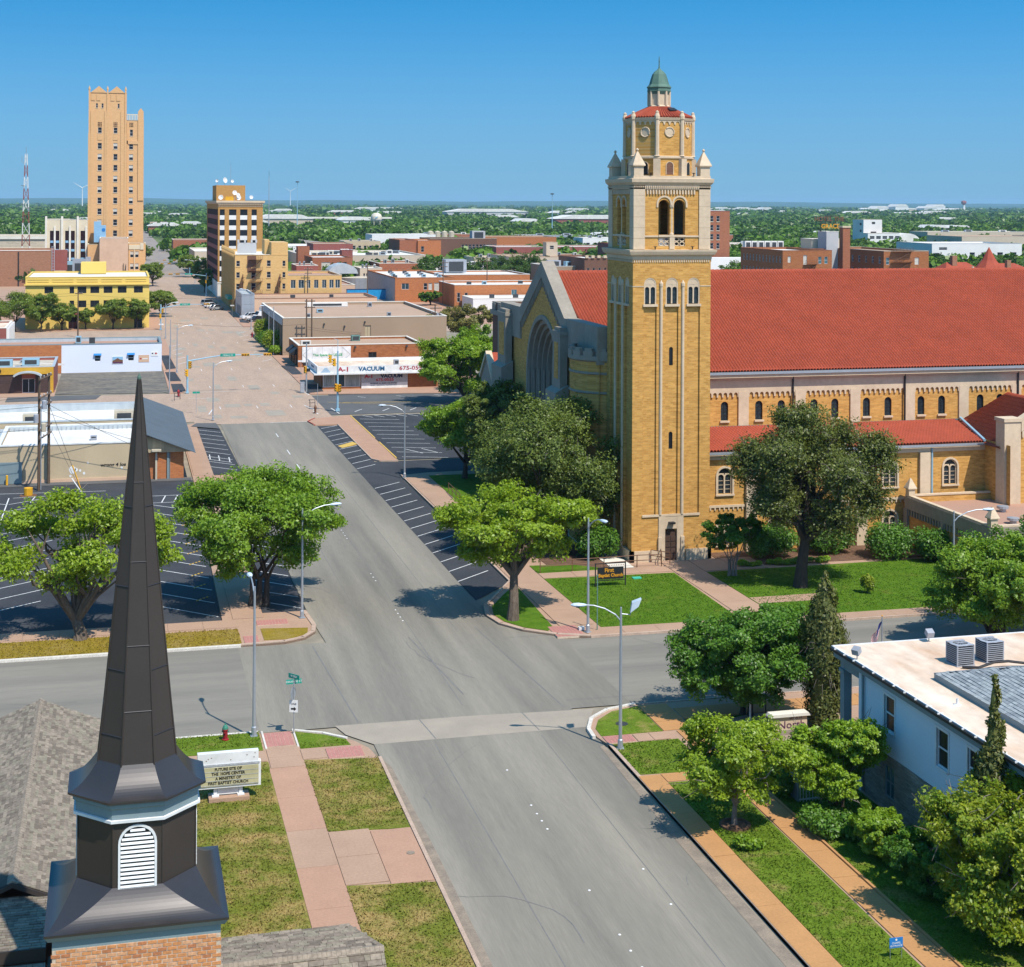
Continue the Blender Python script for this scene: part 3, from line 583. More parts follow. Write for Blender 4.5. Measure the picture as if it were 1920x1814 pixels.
for (x0, x1, y0, y1) in ((8.0, 9.6, 85.3, 87.5), (11.15, 13.1, 82.75, 84.35), (26.45, 28.1, 81.5, 82.6), (8.5, 9.5, 105.6, 107.4), (29.5, 31.5, 102.3, 104.9), (9.7, 11.9, 109.9, 111.2)):
    b = struct('ramp', 'mortar', MB().prism([(x0, y0), (x1, y0), (x1, y1), (x0, y1)], -.03, .122)); n = max(3, round((x1 - x0) / .22)); m_ = max(3, round((y1 - y0) / .22)); c = MB()
    for i in range(n):
        for j in range(m_): c.box(x0 + (x1 - x0) * i / n + .008, x0 + (x1 - x0) * (i + 1) / n - .008, y0 + (y1 - y0) * j / m_ + .008, y0 + (y1 - y0) * (j + 1) / m_ - .008, .1, .134)
    part(b, 'brick_paver', 'ramp_brick', c, kind='stuff')
# south-east corner
cse = [(26.1, 82.7), (26.2, 84.0), (26.9, 85.7), (28.2, 86.9), (30.1, 87.5)]
slab('pavement', 'walk_tan', [(26.42, 15), (26.42, 81.5), (26.2, 82.7)] + cse[1:] + [(150, 86.3), (150, 15)], .085)
kerb('kerb', 'kerb_tan', [(26.42, 81.4), (26.42, 15)], .2, .13); kerb('kerb', 'kerb_white', list(reversed(cse)), -.22, .17)
kerb('kerb', 'kerb_tan', [(150, 86.3), (30.1, 87.5)], -.16, .14)
slab('lawn', 'grass_right', [(26.45, 82.75), (30.1, 82.75), (30.1, 87.2), (28.3, 86.6), (27.1, 85.4), (26.5, 84)], .118)
slab('lawn', 'grass_right', [(26.65, 76.7), (30.5, 76.5), (30.5, 81.35), (26.65, 81.35)], .118)
slab('lawn', 'grass_right', [(27.7, 15), (30.55, 15), (30.8, 75.2), (27.7, 75.3)], .118); slab('lawn', 'grass_right', [(32.2, 15), (36.8, 15), (36.8, 81), (32.4, 81)], .118)
slab('lawn', 'grass_lush', [(32.0, 82.7), (36.2, 82.7), (36.2, 84.3), (32.0, 84.3)], .118)
walk('kerb_walk', 'walk_orange', 26.45, 27.65, 15, 76.4, 5.1, .15); walk('cross_walk', 'walk_orange', 27.7, 30.6, 75.4, 76.5, 1.5, .13, along='x')
walk('house_walk', 'walk_orange', 30.85, 32.1, 15, 82.6, 2.8, .13, seed=5); kerb('kerb', 'walk_orange', [(32.12, 15), (32.12, 76)], -.12, .2)
walk('house_walk', 'walk_tan', 28.2, 30.1, 81.45, 82.6, .95, .13, along='x'); walk('house_walk', 'walk_orange', 30.15, 31.9, 82.75, 87.2, 1.5, .13)
walk('street_walk', 'walk_orange', 32.0, 75, 84.4, 86.3, 2.0, .128, along='x')
slab('rock_bed', 'rock_bed', [(34.2, 80), (37.6, 79.2), (38.6, 82.4), (36.2, 84.3), (34, 83.6)], .125)
slab('porch_floor', 'walk_orange', [(37.7, 72.5), (60, 72), (60, 80.6), (37.7, 80.4)], .12)
# north-east corner, the church grounds
cne = [(31.8, 102.0), (29.6, 102.9), (27.6, 104.6), (26.4, 106.6), (26.0, 109), (26.4, 111.4), (28.2, 114.8), (30.1, 118.4)]
slab('pavement', 'walk_tan', cne + [(30.2, 167), (33.4, 168.1), (75, 169.9), (150, 169.9), (150, 101.5)], .085)
kerb('kerb', 'kerb_tan', cne[:6], -.35, .15); kerb('kerb', 'kerb_tan', cne[5:] + [(30.2, 167)], -.16, .15); kerb('kerb', 'kerb_tan', [(150, 101.5), (31.8, 101.95)], -.2, .15)
slab('lawn', 'grass_lush', [(29.3, 104.0), (27.9, 105.2), (26.9, 107), (26.6, 109), (27, 111.2), (28.7, 114.4), (30.0, 116.6), (30.3, 116.5), (29.9, 105)], .12)
slab('lawn', 'grass_lush', [(33.2, 104.1), (43.6, 103.9), (43.8, 118.0), (33.0, 118.4)], .12); slab('lawn', 'grass_lush', [(46.6, 103.7), (80, 103.2), (80, 118.2), (46.5, 117.6)], .12)
walk('church_walk', 'walk_tan', 30.4, 32.9, 104.9, 166.5, 4.0, .13, seed=6); walk('church_walk', 'walk_tan', 43.95, 46.4, 101.95, 121.6, 3.2, .13, seed=7)
walk('church_walk', 'walk_tan', 33, 43.9, 118.5, 120.2, 2.6, .132, along='x'); walk('church_walk', 'walk_tan', 46.45, 52, 117.9, 121.8, 2.7, .132, along='x')
walk('church_walk', 'walk_tan', 46.6, 52.5, 107.4, 109.2, 2.4, .132, along='x')
walk('street_walk', 'walk_tan', 31.8, 120, 102.2, 103.6, 2.6, .128, along='x')
walk('church_ramp', 'white_stone', 39.3, 41.2, 120.3, 136, 3, .17, seed=9); slab('mulch_bed', 'mulch', [(34.5, 122.6), (39.2, 120.6), (39.2, 137), (34, 137)], .125)
slab('lawn', 'grass_lush', [(33, 120.3), (39.2, 120.3), (36.5, 122.5), (33, 122.9)], .13); slab('mulch_bed', 'mulch', [(49, 119), (76, 118.3), (76, 124), (49, 124)], .118)
slab('lawn', 'grass_lush', [(33.1, 136), (40.4, 136), (40.4, 166), (33.1, 166)], .12)
# north-west corner
cnw = [(13.5, 113.2), (13.75, 109.2), (13.5, 107.6), (12.6, 106.2), (11.2, 105.5), (8.2, 105.3)]
slab('pavement', 'walk_tan', cnw + [(-70, 105.6), (-70, 111.95), (7.4, 111.95), (8.05, 169.2), (8.05, 210), (10.35, 212), (10.35, 113.3)], .085)
slab('pavement', 'walk_pink', [(8.6, 168.6), (13.5, 168.6), (13.5, 171.4), (8.6, 171.4)], .09)
kerb('kerb', 'kerb_white', [(-70, 105.4), (8.2, 105.15)], .3, .16); kerb('kerb', 'kerb_tan', list(reversed(cnw)), .3, .15)
slab('lawn', 'grass_gold', [(-40, 106), (8.3, 105.6), (8.3, 109.3), (-40, 109.8)], .12); slab('lawn', 'grass_gold', [(9.85, 106.2), (11.6, 106.1), (12.9, 107.2), (13.1, 108.6), (9.85, 109.1)], .12)
walk('corner_walk', 'walk_tan', -40, 8.4, 109.9, 111.8, 2.4, .125, along='x'); walk('corner_walk', 'walk_tan', 8.15, 10.3, 112, 169, 4.4, .125, seed=2)
walk('corner_walk', 'walk_tan', 8.2, 9.85, 171.6, 208, 6, .125, seed=4)
# traffic island beyond the church, downtown pavements
slab('pavement', 'walk_pink', [(25.6, 207), (28.95, 207), (28.95, 178.2), (29.6, 176.9), (31.55, 176.4), (31.85, 215.6), (26.6, 213.4), (25.4, 210.6)], .1)
kerb('kerb', 'kerb_tan', [(28.9, 207), (28.9, 178.2), (29.6, 176.8), (31.6, 176.3)], -.14, .15); kerb('kerb', 'paint_red', [(25.7, 206.9), (25.2, 210.8), (26.5, 213.6)], -.12, .14)
slab('pavement', 'walk_pink', [(8, 246), (10.2, 246), (10.2, 342), (-30, 342), (-30, 309), (8, 309)], .1); slab('pavement', 'walk_pink', [(29.2, 240.5), (60, 236.5), (60, 300), (29.2, 352)], .1)
slab('pavement', 'walk_tan', [(-60, 246.8), (-9.2, 246.2), (-9.2, 254), (-60, 254)], .03); slab('pavement', 'walk_pink', [(-60, 368.4), (10.2, 368.4), (10.2, 460), (-60, 460)], .08); slab('pavement', 'walk_pink', [(29.2, 372.4), (120, 372.4), (120, 460), (29.2, 460)], .08)
slab('pavement', 'asphalt_worn', [(-60, 318), (-10, 318), (-10, 342), (-60, 342)], .11); slab('pavement', 'walk_tan', [(-60, 480.4), (10.2, 480.4), (10.2, 700), (-60, 700)], .08); slab('pavement', 'walk_tan', [(29.2, 482.4), (180, 482.4), (180, 700), (29.2, 700)], .08)
struct('alley', 'asphalt_mid', MB().sheet([(-60, 169.4), (7.9, 169.4), (7.9, 171), (-60, 172.2)], .01))

# ------------------------------------------------------------------ bell tower of the church
def ub(mb, o, u, n, u0, u1, d0, d1, z0, z1):
    """box on a wall: u along the wall, d outwards from it"""
    P = lambda a, d: (o[0] + u[0] * a + n[0] * d, o[1] + u[1] * a + n[1] * d)
    mb.prism([P(u0, d0), P(u1, d0), P(u1, d1), P(u0, d1)], o[2] + z0, o[2] + z1); return mb
def xf(mb, rz, loc):
    c, s = math.cos(rz), math.sin(rz); mb.v = [(x * c - y * s + loc[0], x * s + y * c + loc[1], z + loc[2]) for x, y, z in mb.v]; return mb

TX0, TX1, TY0, TY1 = 41.6, 48.5, 122.2, 129.1; TW = 6.9; TCX, TCY = 45.05, 125.65
tw = thing('church_tower', 'tall yellow brick bell tower with octagonal top and green copper cap', 'church tower', (TCX, TCY, 0))
sides = [((TX0, TY0, 0), (1, 0), (0, -1), SF), ((TX0, TY1, 0), (0, -1), (-1, 0), WF), ((TX1, TY0, 0), (0, 1), (1, 0), EF), ((TX1, TY1, 0), (-1, 0), (0, 1), PI)]
PAN = ((.95, 2.1), (2.87, 4.03), (4.8, 5.95))
sh = MB(); sl_ = MB()
for o, u, n, rz in sides:
    front = rz == SF; dp = .16
    ow = [(p0 + .03, p1 - .03, .15, 2.38, True) for p0, p1 in PAN]
    facade(sh, (o[0], o[1], 21.4), u, n, TW, 3.9, ow, .3)
    hl = [(3.28, 3.62, 16.4, 17.95, True), (3.28, 3.62, 9.4, 10.85, True)] if front else [(3.28, 3.62, 16.4, 17.95, True)]
    if front: hl += [(1.35, 1.68, 1.25, 2.65, True), (5.22, 5.55, 1.25, 2.65, True), (2.9, 4.0, .1, 2.75, True)]
    facade(sh, (o[0] - n[0] * dp, o[1] - n[1] * dp, 0), u, n, TW, 21.4, hl, .25)
    for a, b in ((0, .95), (2.1, 2.87), (4.03, 4.8), (5.95, 6.9)): ub(sh, o, u, n, a + .001, b - .001, -dp, 0, 1.0, 21.398)
    if front: ub(sh, o, u, n, .95, 2.1, -dp, -.002, 1, 3.75); ub(sh, o, u, n, 4.8, 5.95, -dp, -.002, 1, 3.75)
part(tw, 'shaft', 'church_brick', sh)
st = MB()
for o, u, n, rz in sides:
    for a, b in (((-.13, 2.35), (4.75, 7.03)) if rz == SF else ((-.13, 7.03),)): ub(st, o, u, n, a, b, -.2, .13, 0, 1.0)
part(tw, 'plinth', 'limestone', st)
for o, u, n, rz in sides[:3]:
    for a, b in PAN:
        m = (a + b) / 2; w = b - a - .06
        px, py = o[0] + u[0] * m, o[1] + u[1] * m
        s2 = MB().box(-.06, .06, .06, .2, .05, 1.6).box(-w / 2 + .1, w / 2 - .1, .04, .2, 1.62, 1.8)
        for sgn in (-1, 1):
            r = (w / 2 - .16) / 2; cx_ = sgn * (r + .06)
            pts = [(cx_ - r, .04, 1.25)] + [(cx_ - r * math.cos(PI * q / 8), .04, 1.25 + r * math.sin(PI * q / 8)) for q in range(9)] + [(cx_ + r, .04, 1.25)]
            for q in range(1, 9): s2.extr([(pts[q][0], .05, pts[q][2]), (pts[q + 1][0], .05, pts[q + 1][2]), (pts[q + 1][0], .05, 1.8), (pts[q][0], .05, 1.8)], (0, .1, 0))
        ra = w / 2 - .1
        s2.extr([(-ra, .05, 1.8)] + [(-ra * math.cos(PI * q / 8), .05, 1.72 + ra * math.sin(PI * q / 8)) for q in range(1, 8)] + [(ra, .05, 1.8)], (0, .1, 0))
        s3 = MB().arch(w, 2.22, 0, .02, .22, .1); base = len(s3.v); s3.v += s2.v; s3.f += [tuple(i + base for i in f) for f in s2.f]; s3.m += s2.m
        win = link('window', s3.mesh('window', 'limestone'), tw, Vector((px, py, 21.56)) - root_loc(tw), rz)
        link('pane', MB().quad(*[(x, .17, z) for x, z in [(-w / 2 + .1, 0.05), (w / 2 - .1, .05), (w / 2 - .1, 1.75), (-w / 2 + .1, 1.75)]]).mesh('pane', 'glass_stained'), win)
        link('sill', MB().box(-w / 2 - .1, w / 2 + .1, -.14, .12, -.2, -.003).mesh('sill', 'limestone'), win)
    for a in (2.485, 4.415):
        co = MB(); p = (o[0] + u[0] * a + n[0] * .04, o[1] + u[1] * a + n[1] * .04)
        co.tube([(p[0], p[1], 3.95 if rz == SF else 1.0), (p[0], p[1], 23.0)], .13, 10); co.lathe([(.13, 23), (.17, 23.05), (.17, 23.3), (.001, 23.6)], p[0], p[1], 8)
        part(tw, 'colonette', 'limestone', co)
    for zz in ((16.45, 9.45) if rz == SF else (16.45,)):
        p = (o[0] + u[0] * 3.45 - n[0] * .16, o[1] + u[1] * 3.45 - n[1] * .16)
        window(tw, p[0], p[1], zz, .34, 1.5, 'arch', 'black_metal', 'glass_dark', rz)
bs = MB()
for o, u, n, rz in sides: ub(bs, o, u, n, 0, .95, 0, .03, 23.02, 23.1); ub(bs, o, u, n, 5.95, 6.9, 0, .03, 23.02, 23.1)
ub(bs, *sides[0][:3], .9, 6.0, -.05, .1, 3.8, 3.98)
part(tw, 'string_course', 'limestone', bs, kind='stuff')
for a in (1.515, 5.385): window(tw, TX0 + a, TY0 - .0, 1.27, .33, 1.36, 'arch', 'black_metal', 'glass_dark', SF, inset=.1)
ds = MB(); o, u, n = sides[0][:3]
ub(ds, o, u, n, 2.35, 2.92, -.1, .1, 0, 3.78); ub(ds, o, u, n, 3.98, 4.55, -.1, .1, 0, 3.78); ub(ds, o, u, n, 2.93, 3.97, -.1, .08, 2.76, 3.78); ub(ds, o, u, n, 2.3, 2.6, -.1, .22, 0, 2.1); ub(ds, o, u, n, 4.3, 4.6, -.1, .22, 0, 2.1)
part(tw, 'door_surround', 'limestone', ds)
dr = MB()
dr.box(-.54, .54, .1, .16, 0, 2.1)
for i in range(2):
    for j in range(4): dr.box(-.46 + .49 * i, -.03 + .49 * i, .06, .1, .1 + .5 * j, .52 + .5 * j)
dr.extr([(-.54, .1, 2.1)] + [(-.54 * math.cos(PI * q / 8), .1, 2.1 + .54 * math.sin(PI * q / 8)) for q in range(1, 8)] + [(.54, .1, 2.1)], (0, .06, 0))
link('door', dr.mesh('door', 'door_wood'), tw, (TX0 + 3.45 - TCX, TY0 - TCY, .1))
boxpart(tw, 'door_lamp', 'black_metal', TX0 + 3.2, TX0 + 3.7, TY0 - .5, TY0 - .08, 3.2, 3.36)
# upper cornice, belfry
def ring(mb, cx_, cy_, prof, half):
    for (d0, z0), (d1, z1) in zip(prof, prof[1:]):
        a, b = half + d0, half + d1
        for q in range(4):
            t = [( -1, -1), (1, -1), (1, 1), (-1, 1)]; p, r_ = t[q], t[(q + 1) % 4]
            mb.quad((cx_ + p[0] * a, cy_ + p[1] * a, z0), (cx_ + r_[0] * a, cy_ + r_[1] * a, z0), (cx_ + r_[0] * b, cy_ + r_[1] * b, z1), (cx_ + p[0] * b, cy_ + p[1] * b, z1))
    return mb
H2 = TW / 2
part(tw, 'cornice', 'limestone', ring(MB(), TCX, TCY, [(0, 25.25), (.06, 25.3), (.08, 25.55), (.3, 25.7), (.4, 25.95), (.42, 26.1), (-.6, 26.14)], H2))
def dentils(name, mname, half, z0, z1, out, step, w, inset=0.0, sub=None):
    mb = MB(); n_ = int((2 * half - 2 * inset) / step)
    for sx_, sy_, ux, uy in ((0, -1, 1, 0), (-1, 0, 0, 1), (1, 0, 0, 1)):
        for k in range(n_):
            a = -half + inset + step * (k + .5); cx_ = TCX + sx_ * (half + out / 2) + ux * a; cy_ = TCY + sy_ * (half + out / 2) + uy * a
            hx = w / 2 if ux else out / 2; hy = w / 2 if uy else out / 2
            mb.box(cx_ - hx, cx_ + hx, cy_ - hy, cy_ + hy, z0, z1)
    part(tw, name, mname, mb, kind='stuff')
dentils('dentil', 'limestone', H2 + .002, 25.06, 25.24, .07, .2, .1)
BH = 3.32; be = MB(); sb = MB()
for q, (ux, uy, nx, ny) in enumerate(((1, 0, 0, -1), (0, -1, -1, 0), (0, 1, 1, 0), (-1, 0, 0, 1))):
    o = (TCX - ux * BH + nx * BH, TCY - uy * BH + ny * BH, 26.1)
    facade(be, o, (ux, uy), (nx, ny), 2 * BH, 5.5, [(2.13, 3.14, 1.25, 4.2, True), (3.5, 4.51, 1.25, 4.2, True)] + [(2.13, 3.14, .3, 1.05), (3.5, 4.51, .3, 1.05)], .5)
    for a, b in ((-.08, .92), (2 * BH - .92, 2 * BH + .08)):
        for k in range(6): ub(sb, o, (ux, uy), (nx, ny), a + .002, b - .002, -.3, .1, .05 + .9 * k + .008, .05 + .9 * (k + 1) - .008)
    ub(sb, o, (ux, uy), (nx, ny), .93, 2.12, 0, .08, 1.06, 1.2); ub(sb, o, (ux, uy), (nx, ny), 4.52, 2 * BH - .93, 0, .08, 1.06, 1.2); ub(sb, o, (ux, uy), (nx, ny), 2.12, 4.52, -.3, .14, 1.08, 1.24)
    ub(sb, o, (ux, uy), (nx, ny), 3.1, 3.54, -.1, .12, .06, 1.08)
    rz = sides[q][3]; cxx = o[0] + ux * BH; cyy = o[1] + uy * BH
    for sgn in (-1, 1): part(tw, 'arch_moulding', 'limestone', xf(MB().arch(1.38, 1.0, 4.0 - .45, -.07, .05, .15), rz, (cxx + ux * sgn * .685, cyy + uy * sgn * .685, 26.1)))
    cm = MB(); cx_, cy_ = cxx - nx * .1, cyy - ny * .1
    cm.lathe([(.2, 27.34), (.2, 27.45), (.13, 27.55), (.12, 29.55), (.2, 29.7), (.22, 29.85), (.001, 29.86)], cx_, cy_, 10)
    part(tw, 'belfry_column', 'limestone', cm)
    for sgn in (-1, 1):
        bl = MB()
        for qx in (-.245, .245):
            for qz in (-.19, .19):
                c0 = [(qx + .2 * math.cos(2 * PI * k / 12), .06, .68 + qz + .17 * math.sin(2 * PI * k / 12)) for k in range(13)]; bl.tube(c0, .055, 5, cap=False)
        bl.box(-.5, .5, .02, .1, .31, .34).box(-.5, .5, .02, .1, 1.0, 1.05)
        part(tw, 'balustrade', 'limestone', xf(bl, rz, (cxx + ux * sgn * .685, cyy + uy * sgn * .685, 26.1)))
part(tw, 'belfry', 'church_brick', be); part(tw, 'corner_pier', 'limestone', sb)
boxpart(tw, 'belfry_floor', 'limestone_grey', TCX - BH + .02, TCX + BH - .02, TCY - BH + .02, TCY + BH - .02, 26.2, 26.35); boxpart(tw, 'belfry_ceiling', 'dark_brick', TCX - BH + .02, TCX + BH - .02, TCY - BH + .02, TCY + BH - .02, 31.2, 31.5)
sp_ = MB().lathe([(.32, 27.0), (.3, 28.9), (.01, 29.0)], TCX - .9, TCY - 1.2, 10).lathe([(.32, 27.0), (.3, 28.9), (.01, 29.0)], TCX + .7, TCY - 1.2, 10).box(TCX - 1.3, TCX + 1.1, TCY - 1.4, TCY - 1, 26.36, 27)
part(tw, 'bell', 'ac_grey', sp_)
dentils('corbel', 'limestone', BH + .002, 30.75, 31.12, .12, .26, .13, 1.0); dentils('dentil', 'limestone', BH + .1, 31.3, 31.45, .08, .18, .09)
part(tw, 'cornice', 'limestone', ring(MB(), TCX, TCY, [(.0, 31.12), (.1, 31.18), (.1, 31.5), (.3, 31.75), (.34, 32.05), (.1, 32.1), (.1, 32.3), (-.9, 32.3)], BH))
for sx_ in (-1, 1):
    for sy_ in (-1, 1):
        px, py = TCX + sx_ * 2.95, TCY + sy_ * 2.95
        pn = MB().box(px - .42, px + .42, py - .42, py + .42, 32.2, 33.05); ring(pn, px, py, [(.42, 33.05), (.55, 33.12), (.55, 33.2), (.04, 34.35)], 0)
        pn.lathe([(.001, 34.3), (.13, 34.42), (.13, 34.5), (.001, 34.62)], px, py, 8); part(tw, 'pinnacle', 'limestone', pn)
for a, b in ((-1.9, -3.42), (1.9, -3.42), (-1.6, -3.72), (1.7, -3.72)):
    z = 26.14 if b < -3.6 else 32.3
    part(tw, 'floodlight', 'black_metal', MB().lathe([(.05, z), (.05, z + .18), (.2, z + .24), (.001, z + .27)], TCX + a, TCY + b, 8))
A8 = R(22.5); oc = MB()
oc.lathe([(2.95, 32.3), (2.95, 33.82)], TCX, TCY, 8, A8); oc.lathe([(2.86, 33.82), (2.86, 37.1)], TCX, TCY, 8, A8)
part(tw, 'octagon', 'church_brick', oc)
part(tw, 'string_course', 'limestone', MB().lathe([(2.95, 33.74), (3.06, 33.8), (3.06, 33.95), (2.86, 34.0)], TCX, TCY, 8, A8)); os_ = MB(); os_.lathe([(2.86, 36.95), (2.98, 37.0), (3.05, 37.2), (2.7, 37.3)], TCX, TCY, 8, A8)
part(tw, 'cornice_ring', 'limestone', os_)
for k in range(8):
    t = A8 + k * PI / 4; px, py = TCX + 2.9 * math.cos(t), TCY + 2.9 * math.sin(t)
    part(tw, 'column', 'limestone', MB().lathe([(.27, 33.98), (.2, 34.05), (.18, 37.0), (.24, 37.1), (.24, 37.35), (.14, 37.6), (.16, 37.7), (.001, 37.82)], px, py, 8))
    part(tw, 'pilaster', 'limestone', MB().lathe([(.42, 32.3), (.42, 33.75), (.001, 33.76)], px, py, 4, t + PI / 4))
    tf = t + PI / 8; fx, fy = math.cos(tf), math.sin(tf); ap = 2.86 * math.cos(PI / 8)
    rz = math.atan2(fx, -fy); md = MB()
    md.extr([(.34 * math.cos(2 * PI * q / 14), -.04, 36.0 + .34 * math.sin(2 * PI * q / 14)) for q in range(14)], (0, .06, 0))
    md.tube([(.4 * math.cos(2 * PI * q / 14), -.04, 36.0 + .4 * math.sin(2 * PI * q / 14)) for q in range(15)], .06, 5, cap=False)
    part(tw, 'medallion', 'limestone', xf(md, rz, (TCX + fx * ap, TCY + fy * ap, 0)))
    cb = MB()
    for q in range(4): cb.extr([(-.95 + .475 * q + .475 * e_, -.06, zz) for e_, zz in ((.0, 36.98), (0, 36.62), (.1, 36.62), (.2, 36.82), (.5, 36.9), (.8, 36.82), (.9, 36.62), (1, 36.62), (1, 36.98))], (0, .08, 0))
    part(tw, 'blind_arcade', 'limestone', xf(cb, rz, (TCX + fx * ap, TCY + fy * ap, 0)))
    lo = 2.95 * math.cos(PI / 8)
    wv = MB().arch(.7, 1.1, 32.42, -.05, .03, .05, 8); part(tw, 'lattice_window', 'limestone', xf(wv, rz, (TCX + fx * lo, TCY + fy * lo, 0)))
    lv = MB().extr([(-.3, -.02, 32.42), (.3, -.02, 32.42), (.3, -.02, 33.17)] + [(.3 * math.cos(PI * q / 6), -.02, 33.17 + .3 * math.sin(PI * q / 6)) for q in range(1, 6)] + [(-.3, -.02, 33.17)], (0, .03, 0))
    part(tw, 'louvre', 'dark_brick' if k % 2 else 'glass_dark', xf(lv, rz, (TCX + fx * lo, TCY + fy * lo, 0)))
rt = MB().lathe([(3.0, 37.28), (1.9, 37.8), (1.0, 38.22)], TCX, TCY, 8, A8); part(tw, 'tile_roof', 'clay_tile', rt)
rb = MB()
for k in range(8):
    t0, t1 = A8 + k * PI / 4, A8 + (k + 1) * PI / 4
    for q in range(9):
        f = (q + .5) / 9; a = Vector((math.cos(t0) * (1 - f) + math.cos(t1) * f, math.sin(t0) * (1 - f) + math.sin(t1) * f))
        rb.tube([(TCX + a.x * 3.04, TCY + a.y * 3.04, 37.3), (TCX + a.x * .98, TCY + a.y * .98, 38.26)], [.085, .03], 6)
part(tw, 'roof_tile', 'clay_tile', rb, kind='stuff'); part(tw, 'roof_hatch', 'black_metal', MB().extr([(TCX + .3, TCY - 2.0, 37.86), (TCX + 1.0, TCY - 1.85, 37.86), (TCX + .9, TCY - 1.3, 38.08), (TCX + .25, TCY - 1.45, 38.1)], (0, 0, .07)))
la = MB().lathe([(.98, 38.1), (.98, 38.3), (.86, 38.4), (.86, 39.75), (.95, 39.85), (.95, 39.95)], TCX, TCY, 8, A8); part(tw, 'lantern', 'limestone', la)
for k in range(8):
    t = A8 + k * PI / 4; part(tw, 'lantern_column', 'limestone', MB().tube([(TCX + .9 * math.cos(t), TCY + .9 * math.sin(t), 38.35), (TCX + .9 * math.cos(t), TCY + .9 * math.sin(t), 39.7)], .11, 7))
part(tw, 'lantern_arcade', 'copper_green', MB().lathe([(.9, 39.35), (1.02, 39.6), (.98, 39.9)], TCX, TCY, 8, A8))
part(tw, 'copper_cap', 'copper_green', MB().lathe([(1.0, 39.86), (1.06, 39.9), (1.06, 39.96), (.86, 40.2), (.72, 40.7), (.6, 41.05), (.42, 41.28), (.2, 41.45), (.12, 41.55), (.001, 41.6)], TCX, TCY, 8, A8))
part(tw, 'finial', 'copper_green', MB().tube([(TCX, TCY, 41.4), (TCX, TCY, 41.8), (TCX, TCY, 42.6)], [.1, .05, .03], 6).lathe([(.001, 42.1), (.08, 42.2), (.001, 42.3)], TCX, TCY, 8))

# ------------------------------------------------------------------ the church body
ch = thing('church', 'long yellow brick church with red tiled roof and gabled front arch', 'church', (70, 145, 0))
def tile_field(parent, p0, u, v, nu, nv, r=.11, name='roof_tile', clip=None):
    """rows of half-round tiles: p0 corner, u along the eave, v up the slope (whole vectors)"""
    p0, u, v = Vector(p0), Vector(u), Vector(v); n = u.cross(v).normalized()
    if n.z < 0: n = -n
    du, dv = u / nu, v / nv; verts = []; faces = []; K = 4; prof = [(0, 0), (.22, .75), (.5, 1), (.78, .75)]
    for j in range(nv):
        for e in (0, 1):
            for i in range(nu):
                for a, h_ in prof:
                    hh = h_ * r * (1.12 if e == 0 else .82) + (.36 * r if e == 0 else .0); q = p0 + du * (i + a) + dv * (j + e) + n * hh; verts.append((q.x, q.y, q.z))
    W_ = nu * K
    for j in range(nv):
        b = j * 2 * W_
        for c in range(W_ - 1):
            if clip and not clip((c + .5) / W_, (j + .5) / nv): continue
            faces.append((b + c, b + c + 1, b + W_ + c + 1, b + W_ + c))
            if j < nv - 1: faces.append((b + W_ + c, b + W_ + c + 1, b + 2 * W_ + c + 1, b + 2 * W_ + c))
    rl = root_loc(parent); me = bpy.data.meshes.new(name)
    va = np.array(verts, dtype=np.float32) - np.array(rl, dtype=np.float32)
    me.vertices.add(len(va)); me.vertices.foreach_set('co', va.ravel()); fa = np.array(faces, dtype=np.int32)
    me.loops.add(fa.size); me.loops.foreach_set('vertex_index', fa.ravel()); me.polygons.add(len(fa)); me.polygons.foreach_set('loop_start', np.arange(0, fa.size, 4, dtype=np.int32)); me.polygons.foreach_set('loop_total', np.full(len(fa), 4, dtype=np.int32))
    me.materials.append(M['clay_tile']); me.update(calc_edges=True)
    return link(name, me, parent, kind='stuff')
RX0, RX1 = 42.1, 106.0; RY, RZ = 148.0, 23.05; EY, EZ = 130.5, 14.75
part(ch, 'nave_roof', 'clay_tile', MB().quad((RX0, EY, EZ), (RX1, EY, EZ), (RX1, RY, RZ), (RX0, RY, RZ)).quad((RX0, RY, RZ), (RX1, RY, RZ), (RX1, 165.5, EZ), (RX0, 165.5, EZ)))
tile_field(ch, (RX0, EY - .1, EZ), (RX1 - RX0, 0, 0), (0, RY - EY, RZ - EZ), 214, 40, .16)
rc = MB()
for k in range(128): rc.tube([(RX0 + .5 * k, RY, RZ + .04), (RX0 + .5 * k + .46, RY, RZ + .06)], [.17, .2], 6)
part(ch, 'ridge_tile', 'clay_tile', rc, kind='stuff')
NY = 131.0; nv = MB()
bays = [(48.6, 54.7), (55.7, 60.3), (61.3, 65.8), (66.8, 71.4), (72.4, 77.0), (78.0, 82.6), (83.6, 88.2), (89.2, 93.8), (94.8, 99.4)]
wx = [53.4, 56.75, 58.95, 62.2, 64.3, 67.5, 69.7, 73.1, 75.25, 79.3, 81.4]
facade(nv, (48.6, NY, 9.0), (1, 0), (0, -1), 57.4, 5.6, [(x - 48.6 - .36, x - 48.6 + .36, 1.3, 3.05, True) for x in wx], .3)
nv.quad((48.6, NY + .4, 0), (48.6, 165, 0), (48.6, 165, 14.7), (48.6, NY + .4, 14.7)); nv.quad((42, 165, 0), (106, 165, 0), (106, 165, 14.7), (42, 165, 14.7))
part(ch, 'clerestory_wall', 'church_brick', nv)
for x in wx: w_ = window(ch, x, NY + .08, 10.32, .72, 1.73, 'arch_lead', 'black_metal', 'glass_stained', SF); link('sill', MB().box(-.46, .46, -.24, .1, -.16, -.003).mesh('sill', 'limestone'), w_)
band = MB().box(48.6, 106, NY - .13, NY - .003, 12.95, 14.2)
